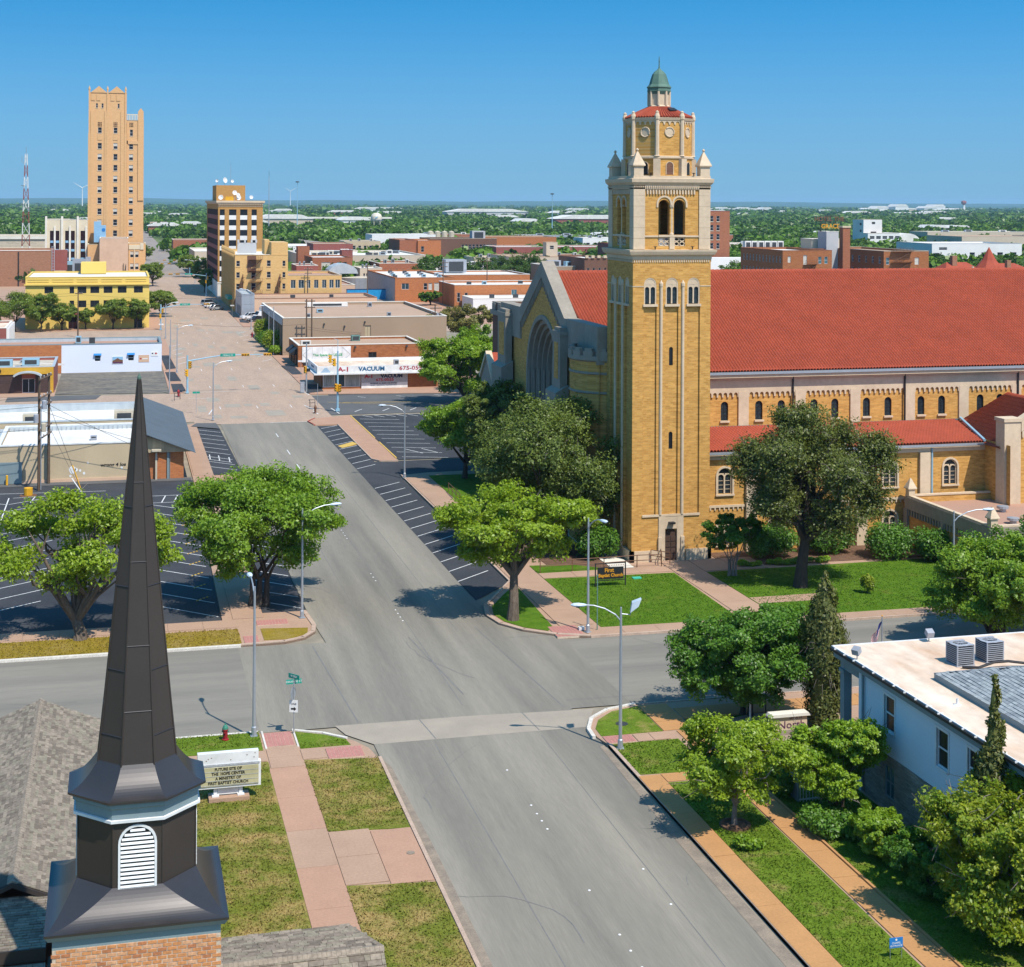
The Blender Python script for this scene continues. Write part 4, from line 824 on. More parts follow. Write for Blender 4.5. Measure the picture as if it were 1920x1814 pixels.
for a, b in zip(bays, bays[1:] + [(106, 106)]):
    n_ = max(1, round((a[1] - a[0]) / .52)); s_ = (a[1] - a[0]) / n_
    if b[0] < 105: band.box(a[1] + .002, b[0] - .002, NY - .16, NY - .002, 9.55, 12.948)
    for k in range(n_ + 1): band.box(a[0] + s_ * k - .08, a[0] + s_ * k + .08, NY - .13, NY - .004, 12.45, 12.948)
    for k in range(n_):
        c = a[0] + s_ * (k + .5); r = s_ / 2 - .08
        pts = [(c - r * math.cos(PI * q / 6), NY - .13, 12.7 + r * math.sin(PI * q / 6)) for q in range(7)]
        for q in range(6): band.extr([pts[q], pts[q + 1], (pts[q + 1][0], NY - .13, 12.948), (pts[q][0], NY - .13, 12.948)], (0, .12, 0))
part(ch, 'corbel_band', 'limestone', band)
part(ch, 'gutter', 'galv', MB().box(48.5, 106, EY - .34, EY - .02, EZ - .2, EZ + .02)); part(ch, 'cornice', 'limestone', MB().box(48.5, 106, EY - .2, NY - .004, EZ - .5, EZ - .21).box(48.5, 106, NY - .3, NY - .004, EZ - .72, EZ - .501))
for x in (60.0, 71.3, 83.2, 94.6): part(ch, 'downpipe', 'black_metal', MB().tube([(x, NY - .24, 14.3), (x, NY - .24, 9.8), (x + .15, NY - .6, 9.55)], .085, 6))
# aisle
AY, AZ = 124.0, 8.75; av = MB()
ax_ = [50.6, 55.4, 60.6, 66.2, 72.1]
facade(av, (48.5, AY, 0), (1, 0), (0, -1), 27.0, 8.6, [(x - 48.5 - .66, x - 48.5 + .66, 5.1, 7.35, True) for x in ax_] + [(x - 48.5 - .66, x - 48.5 + .66, .75, 2.95, True) for x in ax_[:4]], .3)
av.quad((75.5, AY, 0), (75.5, 119.8, 0), (75.5, 119.8, 9), (75.5, AY, 9))
part(ch, 'aisle_wall', 'church_brick', av)
def pair_window(x, y, z, w=1.32, h=2.24):
    m_ = MB().arch(w + .34, h + .17, -.02, -.1, .08, .16, 12).arch(w, h, 0, .05, .22, .09, 12); m_.box(-.06, .06, .06, .2, .02, h - .62)
    for sgn in (-1, 1):
        r = w / 4 - .07; c = sgn * (r + .06)
        pts = [(c - r * math.cos(PI * q / 8), .07, h - .85 + r * math.sin(PI * q / 8)) for q in range(9)]
        for q in range(8): m_.extr([pts[q], pts[q + 1], (pts[q + 1][0], .07, h - .5), (pts[q][0], .07, h - .5)], (0, .1, 0))
    for k in range(1, 4): m_.box(-w / 2 + .09, w / 2 - .09, .15, .18, .36 * k, .36 * k + .035)
    o = link('window', m_.mesh('window', 'limestone'), ch, Vector((x, y, z)) - root_loc(ch))
    r = w / 2 - .08
    link('pane', MB().quad((-r, .2, .02), (r, .2, .02), *[(r * math.cos(PI * q / 10), .2, h - w / 2 + r * math.sin(PI * q / 10)) for q in range(11)]).mesh('pane', 'glass_stained'), o)
    link('sill', MB().box(-w / 2 - .2, w / 2 + .2, -.16, .1, -.16, -.022).mesh('sill', 'limestone'), o)
for x in ax_: pair_window(x, AY, 5.1)
for x in ax_[:4]: pair_window(x, AY, .75)
al = MB().box(48.55, 75.5, AY - .12, AY - .003, 8.05, 8.55)
for x in (53.0, 58.0, 63.4, 69.5): al.box(x - .5, x + .5, AY - .3, AY - .004, 0, 8.048)
for a, b in ((48.6, 52.4), (53.6, 57.4), (58.6, 62.8), (64, 68.9)):
    al.box(a, b, AY - .1, AY - .003, 3.95, 4.15)
    k = a + .2
    while k < b - .1: al.box(k, k + .12, AY - .1, AY - .003, 3.72, 3.948); k += .42
part(ch, 'pilaster', 'limestone', al)
part(ch, 'aisle_roof', 'clay_tile', MB().quad((48.5, AY - .3, AZ), (75.2, AY - .3, AZ), (77, NY - .02, 9.75), (48.5, NY - .02, 9.75)))
tile_field(ch, (48.5, AY - .35, AZ), (28, 0, 0), (0, NY - AY + .3, 9.75 - AZ), 94, 15, .14, clip=lambda a, b: a < .955 + .045 * b)
part(ch, 'gutter', 'galv', MB().box(48.5, 75.2, AY - .6, AY - .32, AZ - .2, AZ - .02)); part(ch, 'flashing', 'roof_slate', MB().box(48.6, 77, NY - .3, NY - .16, 9.62, 9.86))
for x in (58.65, 70.2): part(ch, 'downpipe', 'galv_blue', MB().tube([(x, AY - .2, 8.4), (x, AY - .2, .2)], .085, 6))
# transept
tg = MB(); GY = 120.6
tp = lambda x: 11.0 + max(0, min(x - 76.9, 5.3)) * .55 - max(0, x - 82.2) * .55
xs = [75.5 + .5 * k for k in range(44)]
for a, b in zip(xs, xs[1:]): tg.quad((a, GY, 0), (b, GY, 0), (b, GY, tp(b)), (a, GY, tp(a)))
part(ch, 'transept_wall', 'church_brick', tg)
tst = MB().box(75.3, 76.9, GY - .2, AY - .0 - 2.2, 0, 11.0)
for a, b in zip(xs, xs[1:]):
    if a >= 76.9: tst.extr([(a, GY - .15, tp(a) - .95), (b, GY - .15, tp(b) - .95), (b, GY - .15, tp(b) + .2), (a, GY - .15, tp(a) + .2)], (0, .75, 0))
tst.box(75.2, 77.0, GY - .3, AY - 2.1, 11.003, 11.3)
for k in range(14):
    a = 77.1 + .7 * k; tst.extr([(a, GY - .12, tp(a) - 1.5), (a + .12, GY - .12, tp(a) - 1.55), (a + .35, GY - .12, tp(a) - 1.0), (a + .58, GY - .12, tp(a + .58) - 1.55), (a + .7, GY - .12, tp(a + .7) - 1.5), (a + .7, GY - .12, tp(a + .7) - .9), (a, GY - .12, tp(a) - .9)], (0, .1, 0))
part(ch, 'gable_stonework', 'limestone', tst)
part(ch, 'transept_roof', 'clay_tile', MB().quad((75.2, 121.0, 8.6), (82.2, 121.0, 12.2), (82.2, NY, 12.2), (75.2, NY, 8.6)).quad((82.2, 121, 12.2), (90, 121, 8.6), (90, NY, 8.6), (82.2, NY, 12.2)))
tile_field(ch, (75.1, NY - .05, 8.6), (0, -9.9, 0), (7.1, 0, 3.6), 24, 14, .05, clip=lambda a, b: b > .3 - .55 * a)
part(ch, 'valley_flashing', 'galv_blue', MB().tube([(75.3, 123.6, 8.95), (77.0, 130.6, 9.95)], .14, 5))
# gabled front towards the main street
FX = 41.0; FC = 148.0
def prof(y):
    d = abs(y - FC)
    return 24.1 - .62 * d if d < 8.3 else 19.0
fw_ = MB(); ys = [129.3 + .44 * k for k in range(81)]
def archz(y, r=5.9, zs=12.9): d = abs(y - FC); return zs + math.sqrt(r * r - d * d) if d < r else None
ys = sorted(set([round(v, 3) for v in ys] + [FC - 5.9, FC + 5.9, FC, FC - 8.3, FC + 8.3]))
for a, b in zip(ys, ys[1:]):
    m = (a + b) / 2; z0a = z0b = 0
    if abs(m - FC) < 5.9: z0a, z0b = archz(a) or 12.9, archz(b) or 12.9
    fw_.quad((FX, a, z0a), (FX, b, z0b), (FX, b, prof(b)), (FX, a, prof(a)))
part(ch, 'front_wall', 'church_brick', fw_)
gs = MB()
for a, b in zip(ys, ys[1:]):
    top = 1.5 if abs((a + b) / 2 - FC) < 8.3 else 3.2
    gs.extr([(FX - .22, a, prof(a) - top), (FX - .22, b, prof(b) - top), (FX - .22, b, prof(b) + .12), (FX - .22, a, prof(a) + .12)], (1.3, 0, 0))
for s_ in (-1, 1):
    for k in range(15):
        d = .35 + .52 * k; y = FC + s_ * d
        zt = prof(y) - 1.45; gs.extr([(FX - .16, y - .1, zt), (FX - .16, y + .1, zt), (FX - .16, y + .05, zt - .85), (FX - .16, y - .05, zt - .85)], (.14, 0, 0))
        y2 = y + s_ * .26; zt = prof(y2) - 1.45; gs.extr([(FX - .12, y2 - .16, zt), (FX - .12, y2 + .16, zt), (FX - .12, y2 + .16, zt - .25), (FX - .12, y2, zt - .1), (FX - .12, y2 - .16, zt - .25)], (.1, 0, 0))
part(ch, 'gable_coping', 'limestone_grey', gs)
for q in range(6):
    r = 5.95 - .42 * q; part(ch, 'arch_order', 'limestone_grey', xf(MB().arch(2 * r, 12.9 + r, 0, -.12 + .42 * q, .5 + .42 * q, .46, 18), WF, (FX, FC, 0)))
    if q < 5: part(ch, 'arch_shaft', 'limestone_grey', MB().tube([(FX + .1 + .42 * q, FC + r - .42, 0), (FX + .1 + .42 * q, FC + r - .42, 12.9)], .13, 7))
part(ch, 'front_window', 'sky_art_glass', MB().quad((FX + 2.55, FC - 3.6, 2), (FX + 2.55, FC + 3.6, 2), (FX + 2.55, FC + 3.6, 12.9), *[(FX + 2.55, FC + 3.6 * math.cos(PI * k / 12), 12.9 + 3.6 * math.sin(PI * k / 12)) for k in range(1, 12)], (FX + 2.55, FC - 3.6, 12.9)))
fm = MB()
for y in (-2.4, -1.2, 0, 1.2, 2.4): fm.box(FX + 2.4, FX + 2.53, FC + y - .07, FC + y + .07, 2, 15.2)
fm.tube([(FX + 2.42, FC + 2.6 * math.cos(2 * PI * k / 20), 11.4 + 2.6 * math.sin(2 * PI * k / 20)) for k in range(21)], .12, 5, cap=False)
part(ch, 'front_mullion', 'limestone_grey', fm); boxpart(ch, 'front_doorway', 'door_wood', FX + 2.3, FX + 2.6, FC - 3, FC + 3, 0, 2)
for (y0, y1, zt, zs) in ((159.0, 163.4, 17.9, 12.5), (138.1, 141.6, 17.6, 12.3)):
    bt = MB().box(FX - 1.5, FX - .23, y0, y1, 0, zs); bt.extr([(FX - 1.5, y0, zs), (FX - .23, y0, zs), (FX - .23, y0, zs + .7), (FX - .9, y0, zs + .35)], (0, y1 - y0, 0)); bt.box(FX - .95, FX - .23, y0 + .5, y1 - .5, zs, zt); bt.prism([(FX - 1.0, y0 + .4), (FX - .23, y0 + .4), (FX - .23, y1 - .4), (FX - 1.0, y1 - .4)], zt, zt + .35); bt.prism([(FX - .85, y0 + .8), (FX - .23, y0 + .8), (FX - .23, y1 - .8), (FX - .85, y1 - .8)], zt + .35, zt + .7)
    part(ch, 'buttress', 'limestone_grey', bt)
    boxpart(ch, 'brick_panel', 'church_brick', FX - .98, FX - .94, y0 + 1.1, y1 - 1.1, zs + 1.2, zt - .7)
tu = MB().lathe([(3.7, 0), (3.7, 16.1)], FX + 2.1, 132.6, 14, PI * .5, False, PI); part(ch, 'turret', 'church_brick', tu)
ts = MB()
for z in (14.9, 13.2): ts.lathe([(3.72, z), (3.8, z + .05), (3.8, z + .18), (3.72, z + .22)], FX + 2.1, 132.6, 14, PI * .5, False, PI)
ts.lathe([(3.72, 16.0), (3.9, 16.15), (3.9, 16.5), (3.4, 16.6)], FX + 2.1, 132.6, 14, PI * .5, False, PI)
for k in range(9):
    t = PI * .5 + PI * (k + .5) / 9; c, s_ = math.cos(t), math.sin(t); px, py = FX + 2.1 + 3.6 * c, 132.6 + 3.6 * s_; tx, ty = -s_, c
    ts.prism([(px + tx * .5 - c * .2, py + ty * .5 - s_ * .2), (px + tx * .5 + c * .28, py + ty * .5 + s_ * .28), (px - tx * .5 + c * .28, py - ty * .5 + s_ * .28), (px - tx * .5 - c * .2, py - ty * .5 - s_ * .2)], 16.5, 16.95); ts.prism([(px + tx * .36 - c * .15, py + ty * .36 - s_ * .15), (px + tx * .36 + c * .2, py + ty * .36 + s_ * .2), (px - tx * .36 + c * .2, py - ty * .36 + s_ * .2), (px - tx * .36 - c * .15, py - ty * .36 - s_ * .15)], 16.95, 17.2)
part(ch, 'merlon', 'limestone_grey', ts, kind='stuff')
# low flat annex at the south east
fl = block('church_annex', 'low flat roofed church annex with scalloped stone band and corner pinnacles', 'annex', 67.4, 112, 109.6, 123.3, 4.35, 'church_brick', 'roof_pinkish', 'limestone', .55, depth=.3, W_=[(8.0, 9.1, 0, 2.3, True)])
ab = MB()
for o, u, n, L in (((67.4, 109.6, 0), (1, 0), (0, -1), 44.6), ((67.4, 123.3, 0), (0, -1), (-1, 0), 13.7)):
    ub(ab, o, u, n, 0, L, .002, .14, 3.3, 4.33); ub(ab, o, u, n, -.1, .55, .002, .2, 0, 3.298); ub(ab, o, u, n, 6.1, 6.6, .002, .18, 0, 3.298)
    k = .62
    while k < L - .3: ub(ab, o, u, n, k, k + .16, .002, .13, 2.75, 3.298); k += .46
part(fl, 'scalloped_band', 'limestone_grey', ab); part(fl, 'door', 'door_wood', MB().box(67.62, 67.7, 114.2, 115.3, 0, 2.25))
part(fl, 'door_surround', 'limestone_grey', xf(MB().arch(1.5, 2.6, 0, -.1, .05, .2), WF, (67.4, 114.75, 0)))
for px, py in ((67.65, 109.85), (67.65, 123.0), (77, 109.85)):
    pn = MB().box(px - .3, px + .3, py - .3, py + .3, 4.5, 5.0); ring(pn, px, py, [(.3, 5.0), (.42, 5.05), (.42, 5.12), (.05, 5.95)], 0); part(fl, 'pinnacle', 'limestone', pn)
for px, py, w_ in ((71.5, 113.0, 'nearest the corner pinnacle'), (73.4, 117.6, 'farthest from the street'), (78, 115, 'towards the right edge')): tag(link('roof_fan', MB().lathe([(.28, 0), (.28, .25), (.5, .3), (.5, .5), (.001, .56)], 0, 0, 12).mesh('roof_fan', 'galv'), None, (px, py, 3.8)), 'round metal exhaust fan on the church annex roof, ' + w_, 'roof fan', 'fans on the church annex roof')
# education wing beyond the facade
ew = block('church_wing', 'dark brick wing with crenellated stone parapet behind the church gable', 'church wing', 47.5, 75, 166.5, 196, 17.0, 'dark_brick', 'roof_white', 'limestone_grey', .9, W_=[(2.0 + 3.1 * k, 3.5 + 3.1 * k, 12.0, 15.0) for k in range(8)], depth=.3)
for k in range(8): window(ew, 47.5, 166.5 + 2.75 + 3.1 * k, 12.0, 1.5, 3.0, 'sash', 'black_metal', 'glass_dark', WF)
ws = MB().box(47.2, 47.49, 166.4, 196.1, 15.5, 16.1)
for k in range(10): ws.box(47.3, 47.49, 167 + 3 * k, 168.6 + 3 * k, 16.12, 16.98)
part(ew, 'parapet_stone', 'limestone_grey', ws)
pc = thing('church_porch', 'small gabled porch with red tiles left of the big church gable', 'porch', (41, 168, 0))
part(pc, 'wall', 'limestone_grey', MB().extr([(40.2, 165.6, 0), (40.2, 171.2, 0), (40.2, 171.2, 10.2), (40.2, 168.4, 12.9), (40.2, 165.6, 10.2)], (6, 0, 0)))
part(pc, 'coping', 'limestone', MB().extr([(40.0, 165.4, 10.1), (40.0, 168.4, 13.0), (40.0, 168.4, 13.4), (40.0, 165.2, 10.4)], (.7, 0, 0)).extr([(40.0, 171.4, 10.1), (40.0, 168.4, 13.0), (40.0, 168.4, 13.4), (40.0, 171.6, 10.4)], (.7, 0, 0)))
part(pc, 'tile_roof', 'clay_tile', MB().extr([(40.75, 165.3, 10.15), (40.75, 168.4, 13.05), (40.75, 168.4, 13.2), (40.75, 165.2, 10.3)], (6, 0, 0)).extr([(40.75, 171.5, 10.15), (40.75, 168.4, 13.05), (40.75, 168.4, 13.2), (40.75, 171.6, 10.3)], (6, 0, 0)))

# ------------------------------------------------------------------ steeple and chapel in the near corner
SX, SY = .6, 43.2
stp = thing('church_steeple', 'dark bronze metal steeple with white arched louvre on a brick base', 'steeple', (SX, SY, 0))
# square flared skirt
def skirt(mb, half, z0, oct_r, z1, n=14):
    """curved sheet from a square eave (half) up to an octagon (vertex radius oct_r)"""
    sq = []; oc = []
    for k in range(8):
        t = A8 + k * PI / 4; oc.append((oct_r * math.cos(t), oct_r * math.sin(t)))
        c = (math.copysign(1, math.cos(t)), math.copysign(1, math.sin(t)))
        sq.append((c[0] * half, c[1] * half))
    rows = []
    for j in range(n + 1):
        f = j / n; zz = z0 + (z1 - z0) * (f ** 1.7) ; rows.append([(SX + a[0] * (1 - f) + b[0] * f, SY + a[1] * (1 - f) + b[1] * f, zz) for a, b in zip(sq, oc)])
    for a, b in zip(rows, rows[1:]):
        for k in range(8): mb.quad(a[k], a[(k + 1) % 8], b[(k + 1) % 8], b[k])
    return mb
HB = 2.32
part(stp, 'base_skirt', 'bronze_sheet', skirt(MB(), HB, 11.32, 1.68, 12.05).box(SX - HB, SX + HB, SY - HB, SY + HB, 11.26, 11.315))
part(stp, 'base_fascia', 'trim_blue', ring(MB(), SX, SY, [(-.2, 10.86), (-.2, 11.08), (-.1, 11.12), (-.02, 11.255)], HB))
part(stp, 'drum', 'bronze_metal', MB().lathe([(1.65, 11.8), (1.65, 13.9)], SX, SY, 8, A8))
for k in range(8):
    t = A8 + k * PI / 4; part(stp, 'corner_seam', 'bronze_metal', MB().tube([(SX + 1.655 * math.cos(t), SY + 1.655 * math.sin(t), 11.95), (SX + 1.655 * math.cos(t), SY + 1.655 * math.sin(t), 13.88)], .022, 4))
part(stp, 'drum_fascia', 'trim_blue', MB().lathe([(1.66, 13.8), (1.72, 13.84), (1.72, 14.1), (1.8, 14.15), (1.8, 14.3)], SX, SY, 8, A8))
part(stp, 'drum_trim', 'trim_white', MB().lathe([(1.67, 13.74), (1.78, 13.76), (1.78, 13.83), (1.725, 13.84)], SX, SY, 8, A8))
part(stp, 'upper_skirt', 'bronze_sheet', MB().lathe([(1.9, 14.28), (1.94, 14.31), (1.94, 14.36)] + [(1.94 - .84 * q / 12, 14.36 + .69 * (q / 12) ** 1.8) for q in range(1, 13)], SX, SY, 8, A8))
part(stp, 'spire', 'bronze_metal', MB().lathe([(1.11, 14.98), (.93, 16.6), (.045, 25.2), (.001, 25.25)], SX, SY, 8, A8))
for k in range(8):
    t = A8 + k * PI / 4; q = lambda r, z: (SX + r * math.cos(t), SY + r * math.sin(t), z)
    part(stp, 'spire_seam', 'bronze_metal', MB().tube([q(1.11, 15.0), q(.93, 16.6), q(.05, 25.15)], [.03, .028, .012], 4))
    t2 = A8 + (k + 1) * PI / 4
    for i in range(4):
        z = (15.9, 17.6, 19.8, 21.9)[i] + (.5 if k % 2 else -.15); r = 1.115 - (z - 14.98) * .1085 if z < 16.6 else .94 - (z - 16.6) * .1033
        part(stp, 'panel_joint', 'bronze_sheet', MB().tube([(SX + r * math.cos(t), SY + r * math.sin(t), z), (SX + r * math.cos(t2), SY + r * math.sin(t2), z)], .014, 4))
part(stp, 'spire_tip', 'copper_green', MB().lathe([(.05, 25.14), (.055, 25.2), (.001, 25.32)], SX, SY, 8))
for k, rz in enumerate((SF, WF, EF)):
    fx, fy = ((0, -1), (-1, 0), (1, 0))[k]; ap = 1.65 * math.cos(PI / 8); pos = (SX + fx * ap, SY + fy * ap, 0)
    lf = part(stp, 'louvre', 'trim_white', xf(MB().arch(.99, 1.72, 11.95, -.05, .02, .06, 14).box(-.435, .435, -.05, .02, 11.955, 12.02), rz, pos))
    part(lf, 'louvre_back', 'black_metal', xf(MB().extr([(-.44, -.004, 11.96), (.44, -.004, 11.96), (.44, -.004, 13.18)] + [(.44 * math.cos(PI * q / 10), -.004, 13.18 + .44 * math.sin(PI * q / 10)) for q in range(1, 10)] + [(-.44, -.004, 13.18)], (0, -.01, 0)), rz, pos))
    for j in range(14):
        z = 12.04 + .112 * j; hw = .43 if z + .06 < 13.18 else math.sqrt(max(.0, .43 ** 2 - (z + .07 - 13.18) ** 2))
        if hw > .08: part(lf, 'slat', 'trim_white', xf(MB().extr([(-hw, -.058, z), (-hw, -.05, z - .012), (-hw, -.022, z + .042), (-hw, -.028, z + .054)], (2 * hw, 0, 0)), rz, pos))
# brick base: each visible brick of the front face is a piece
bx0, bx1, by0 = SX - 2.13, SX + 2.13, SY - 2.13
part(stp, 'brick_core', 'mortar', MB().box(bx0 + .012, bx1 - .012, by0 + .012, SY + 2.12, 3.0, 10.88))
bm = [MB().box(-.113, .113, 0, .05, -.039, .039).mesh('brick', m_) for m_ in ('brick_face', 'brick_face', 'brick_pale', 'brick_dark')]
rnd = random.Random(3); cw = .253; chh = .104
rest = MB()
for j in range(34):
    z = 10.8 - chh * j
    for i in range(18):
        x = bx0 + cw * (i + (.0 if j % 2 else .5)) + .1
        if x < bx0 + .1 or x > bx1 - .1: continue
        if j < 11: link('brick', bm[rnd.choice((0, 0, 0, 1, 2, 2, 3))], stp, (x - SX, by0 - SY + rnd.uniform(-.004, .004), z))
        else: rest.box(x - .118, x + .118, by0, by0 + .05, z - .045, z + .045)
part(stp, 'lower_brick', 'brick_face', rest, kind='stuff')
side = MB()
for j in range(24):
    for i in range(17): y = by0 + .2 + cw * (i + (.5 if j % 2 else 0)); side.box(bx1 - .05, bx1, y - .118, min(y + .118, SY + 2.1), 10.8 - chh * j - .045, 10.8 - chh * j + .045)
part(stp, 'side_brick', 'brick_face', side, kind='stuff')

cp = thing('chapel', 'chapel building with mottled brown shingle roofs below the dark steeple', 'building', (-2, 55, 0))
SHM = {}
def shingle_field(parent, p0, u, v, w, h, mats, indiv=0, clip=None, seed=1, name='shingle'):
    """overlapping tabs: p0 lower corner, u along the eave, v up the slope"""
    rr = random.Random(seed); p0, u, v = Vector(p0), Vector(u), Vector(v); n = u.cross(v).normalized()
    if n.z < 0: n = -n
    nu, nv_ = max(1, round(u.length / w)), max(1, round(v.length / h)); ud, vd = u.normalized(), v.normalized(); dw, dh = u.length / nu, v.length / nv_
    mb = MB(); cnt = 0; cells = []
    for j in range(nv_):
        x = -rr.random() * dw
        while x < u.length:
            ww = dw * rr.choice((.55, .8, 1.0, 1.0, 1.35)); a, b = max(x, 0), min(x + ww, u.length); x += ww
            if b - a < .04: continue
            if clip and not clip((a + b) / 2 / u.length, (j + .5) / nv_): continue
            cells.append((j, a, b))
    for c, (j, a, b) in enumerate(cells):
        t = rr.choice((.012, .016, .03)); q = lambda s_, e, k: tuple(p0 + ud * s_ + vd * (dh * j + e) + n * k)
        m_ = rr.choice(range(len(mats))); g = .006
        tgt = mb if c >= indiv else MB()
        tgt.cur = m_ if tgt is mb else 0
        tgt.quad(q(a + g, 0, t + .01), q(b - g, 0, t + .01), q(b - g, dh * 1.05, .006), q(a + g, dh * 1.05, .006)); tgt.quad(q(a + g, 0, 0), q(b - g, 0, 0), q(b - g, 0, t + .01), q(a + g, 0, t + .01))
        tgt.quad(q(a + g, 0, 0), q(a + g, 0, t + .01), q(a + g, dh * 1.05, .006), q(a + g, dh, 0)); tgt.quad(q(b - g, 0, 0), q(b - g, dh, 0), q(b - g, dh * 1.05, .006), q(b - g, 0, t + .01))
        if tgt is not mb: part(parent, name, mats[m_], tgt)
    part(parent, name, list(mats), mb, kind='stuff')
SH4 = ('shingle_0', 'shingle_1', 'shingle_2', 'shingle_3')
gx, gz, gy0, gy1, pt_ = -3.1, 8.5, 51.1, 69.5, .42
ex, wxx = 2.0, -12.0
ez, wz = gz - pt_ * (ex - gx), gz - pt_ * (gx - wxx)
part(cp, 'main_roof', 'shingle_base', MB().quad((gx, gy0, gz), (gx, gy1, gz), (ex, gy1, ez), (ex, gy0, ez)).quad((gx, gy0, gz), (gx, gy1, gz), (wxx, gy1, wz), (wxx, gy0, wz)))
shingle_field(cp, (ex, gy0, ez), (0, gy1 - gy0, 0), (gx - ex, 0, gz - ez), .32, .15, SH4, seed=11); shingle_field(cp, (gx - 4.2, gy0 + 1, gz - 4.2 * pt_), (0, gy1 - gy0 - 1, 0), (4.2, 0, 4.2 * pt_), .32, .15, SH4, seed=12)
rc = MB()
for k in range(88): y = gy0 + .21 * k; rc.extr([(gx - .17, y, gz - .05), (gx, y, gz + .05), (gx + .17, y, gz - .05), (gx + .16, y, gz - .07), (gx - .16, y, gz - .07)], (0, .23, -.012 if k % 2 else -.02))
part(cp, 'ridge_shingle', 'shingle_1', rc, kind='stuff')
part(cp, 'wall', 'shop_brick', MB().box(-11.6, ex - .4, gy0 + 1, gy1 - .3, 0, 4.6).box(-1.6, 7.0, 44, 51, 0, 3.2)); part(cp, 'gable_wall', 'trim_white', MB().extr([(wxx + .3, gy1 - .25, wz - .1), (ex - .3, gy1 - .25, ez - .1), (gx, gy1 - .25, gz - .12)], (0, -.2, 0)))
part(cp, 'fascia', 'bronze_metal', MB().box(ex - .02, ex + .1, gy0, gy1, ez - .25, ez - .01))
# vent gable and low roof south of the ridge, then the steep front slope
part(cp, 'vent_gable', 'bronze_metal', MB().extr([(-4.4, gy0 + .02, gz - .56), (gx, gy0 + .02, gz - .02), (-1.9, gy0 + .02, gz - .52), (-2.1, gy0 + .02, gz - .6), (gx, gy0 + .02, gz - .16), (-4.2, gy0 + .02, gz - .62)], (0, -.1, 0)).box(-4.2, -2.1, gy0 - .02, gy0 + .0, gz - 1.0, gz - .6))
part(cp, 'low_roof', 'shingle_base', MB().quad((-9, 51.3, 7.95), (-1.2, 51.3, 7.95), (-1.2, 49.6, 7.85), (-9, 49.6, 7.85))); 
lz0, lz1, ly0, ly1, lx = 7.8, 7.98, 47.9, 51.2, -1.95
part(cp, 'low_roof', 'shingle_base', MB().quad((-9, ly0, lz0), (lx, ly0, lz0), (lx + .2, ly1, lz1), (-9, ly1, lz1))); shingle_field(cp, (-9, ly0, lz0), (7.05, 0, 0), (0, ly1 - ly0, lz1 - lz0), .34, .16, SH4, seed=13)
part(cp, 'roof_edge', 'bronze_metal', MB().box(-9, lx, ly0 - .06, ly0 + .02, lz0 - .36, lz0 + .02))
fy0, fz0 = 39.0, 3.6; fz1 = lz0 - .38
part(cp, 'front_roof', 'shingle_base', MB().quad((-9, fy0, fz0), (lx, fy0, fz0), (lx, ly0 - .1, fz1), (-9, ly0 - .1, fz1)).quad((lx, fy0, fz0), (lx, ly0 - .1, fz1), (lx, ly0 - .1, 2.5), (lx, fy0, 2.5)))
shingle_field(cp, (-6.2, 44.2, fz0 + (fz1 - fz0) * .6), (lx + 6.2, 0, 0), (0, (ly0 - fy0 - .1) * .4, (fz1 - fz0) * .4), .30, .2, SH4, indiv=230, seed=14)
# entrance wing with hipped end
ry, rz_, rx, pw = 46.2, 7.5, 7.9, .55
part(cp, 'wing_roof', 'shingle_base', MB().quad((-1.9, ry, rz_), (rx, ry, rz_), (rx, ry - 8, rz_ - 8 * pw), (-1.9, ry - 8, rz_ - 8 * pw)).quad((-1.9, ry, rz_), (rx, ry, rz_), (7.2, 48.4, 7.2), (-1.9, 48.6, 7.2)).quad((rx, ry, rz_), (7.2, 48.4, 7.2), (7.2, 48.4, 3), (rx, ry, 3)).quad((rx, ry, rz_), (rx, ry, 3), (rx, ry - 8, 3), (rx, ry - 8, rz_ - 8 * pw)))
shingle_field(cp, (2.6, ry - 1.8, rz_ - 1.8 * pw), (rx - 2.6, 0, 0), (0, 1.8, 1.8 * pw), .34, .2, SH4, indiv=70, seed=15); shingle_field(cp, (2.4, 48.5, 7.2), (5.2, 0, 0), (0, -2.3, .3), .34, .16, SH4, clip=lambda a, b: 2.4 + 5.2 * a < 7.15 + .7 * b, seed=17); shingle_field(cp, (-1.9, ry - 6, rz_ - 6 * pw), (1.0, 0, 0), (0, 6, 6 * pw), .34, .17, SH4, seed=16)
hc = MB()
for k in range(36): x = 2.7 + .145 * k; hc.extr([(x, ry - .15, rz_ - .05), (x, ry, rz_ + .04), (x, ry + .15, rz_)], (.14, 0, 0))
for k in range(16): f = k / 16; g_ = (k + .95) / 16; hc.extr([(rx - .7 * f - .1, ry + 2.2 * f, rz_ - .3 * f), (rx - .7 * f + .04, ry + 2.2 * f, rz_ - .3 * f - .05), (rx - .7 * f, ry + 2.2 * f, rz_ - .3 * f + .05)], (-.7 * (g_ - f), 2.2 * (g_ - f), -.3 * (g_ - f)))
part(cp, 'ridge_shingle', 'shingle_1', hc, kind='stuff')

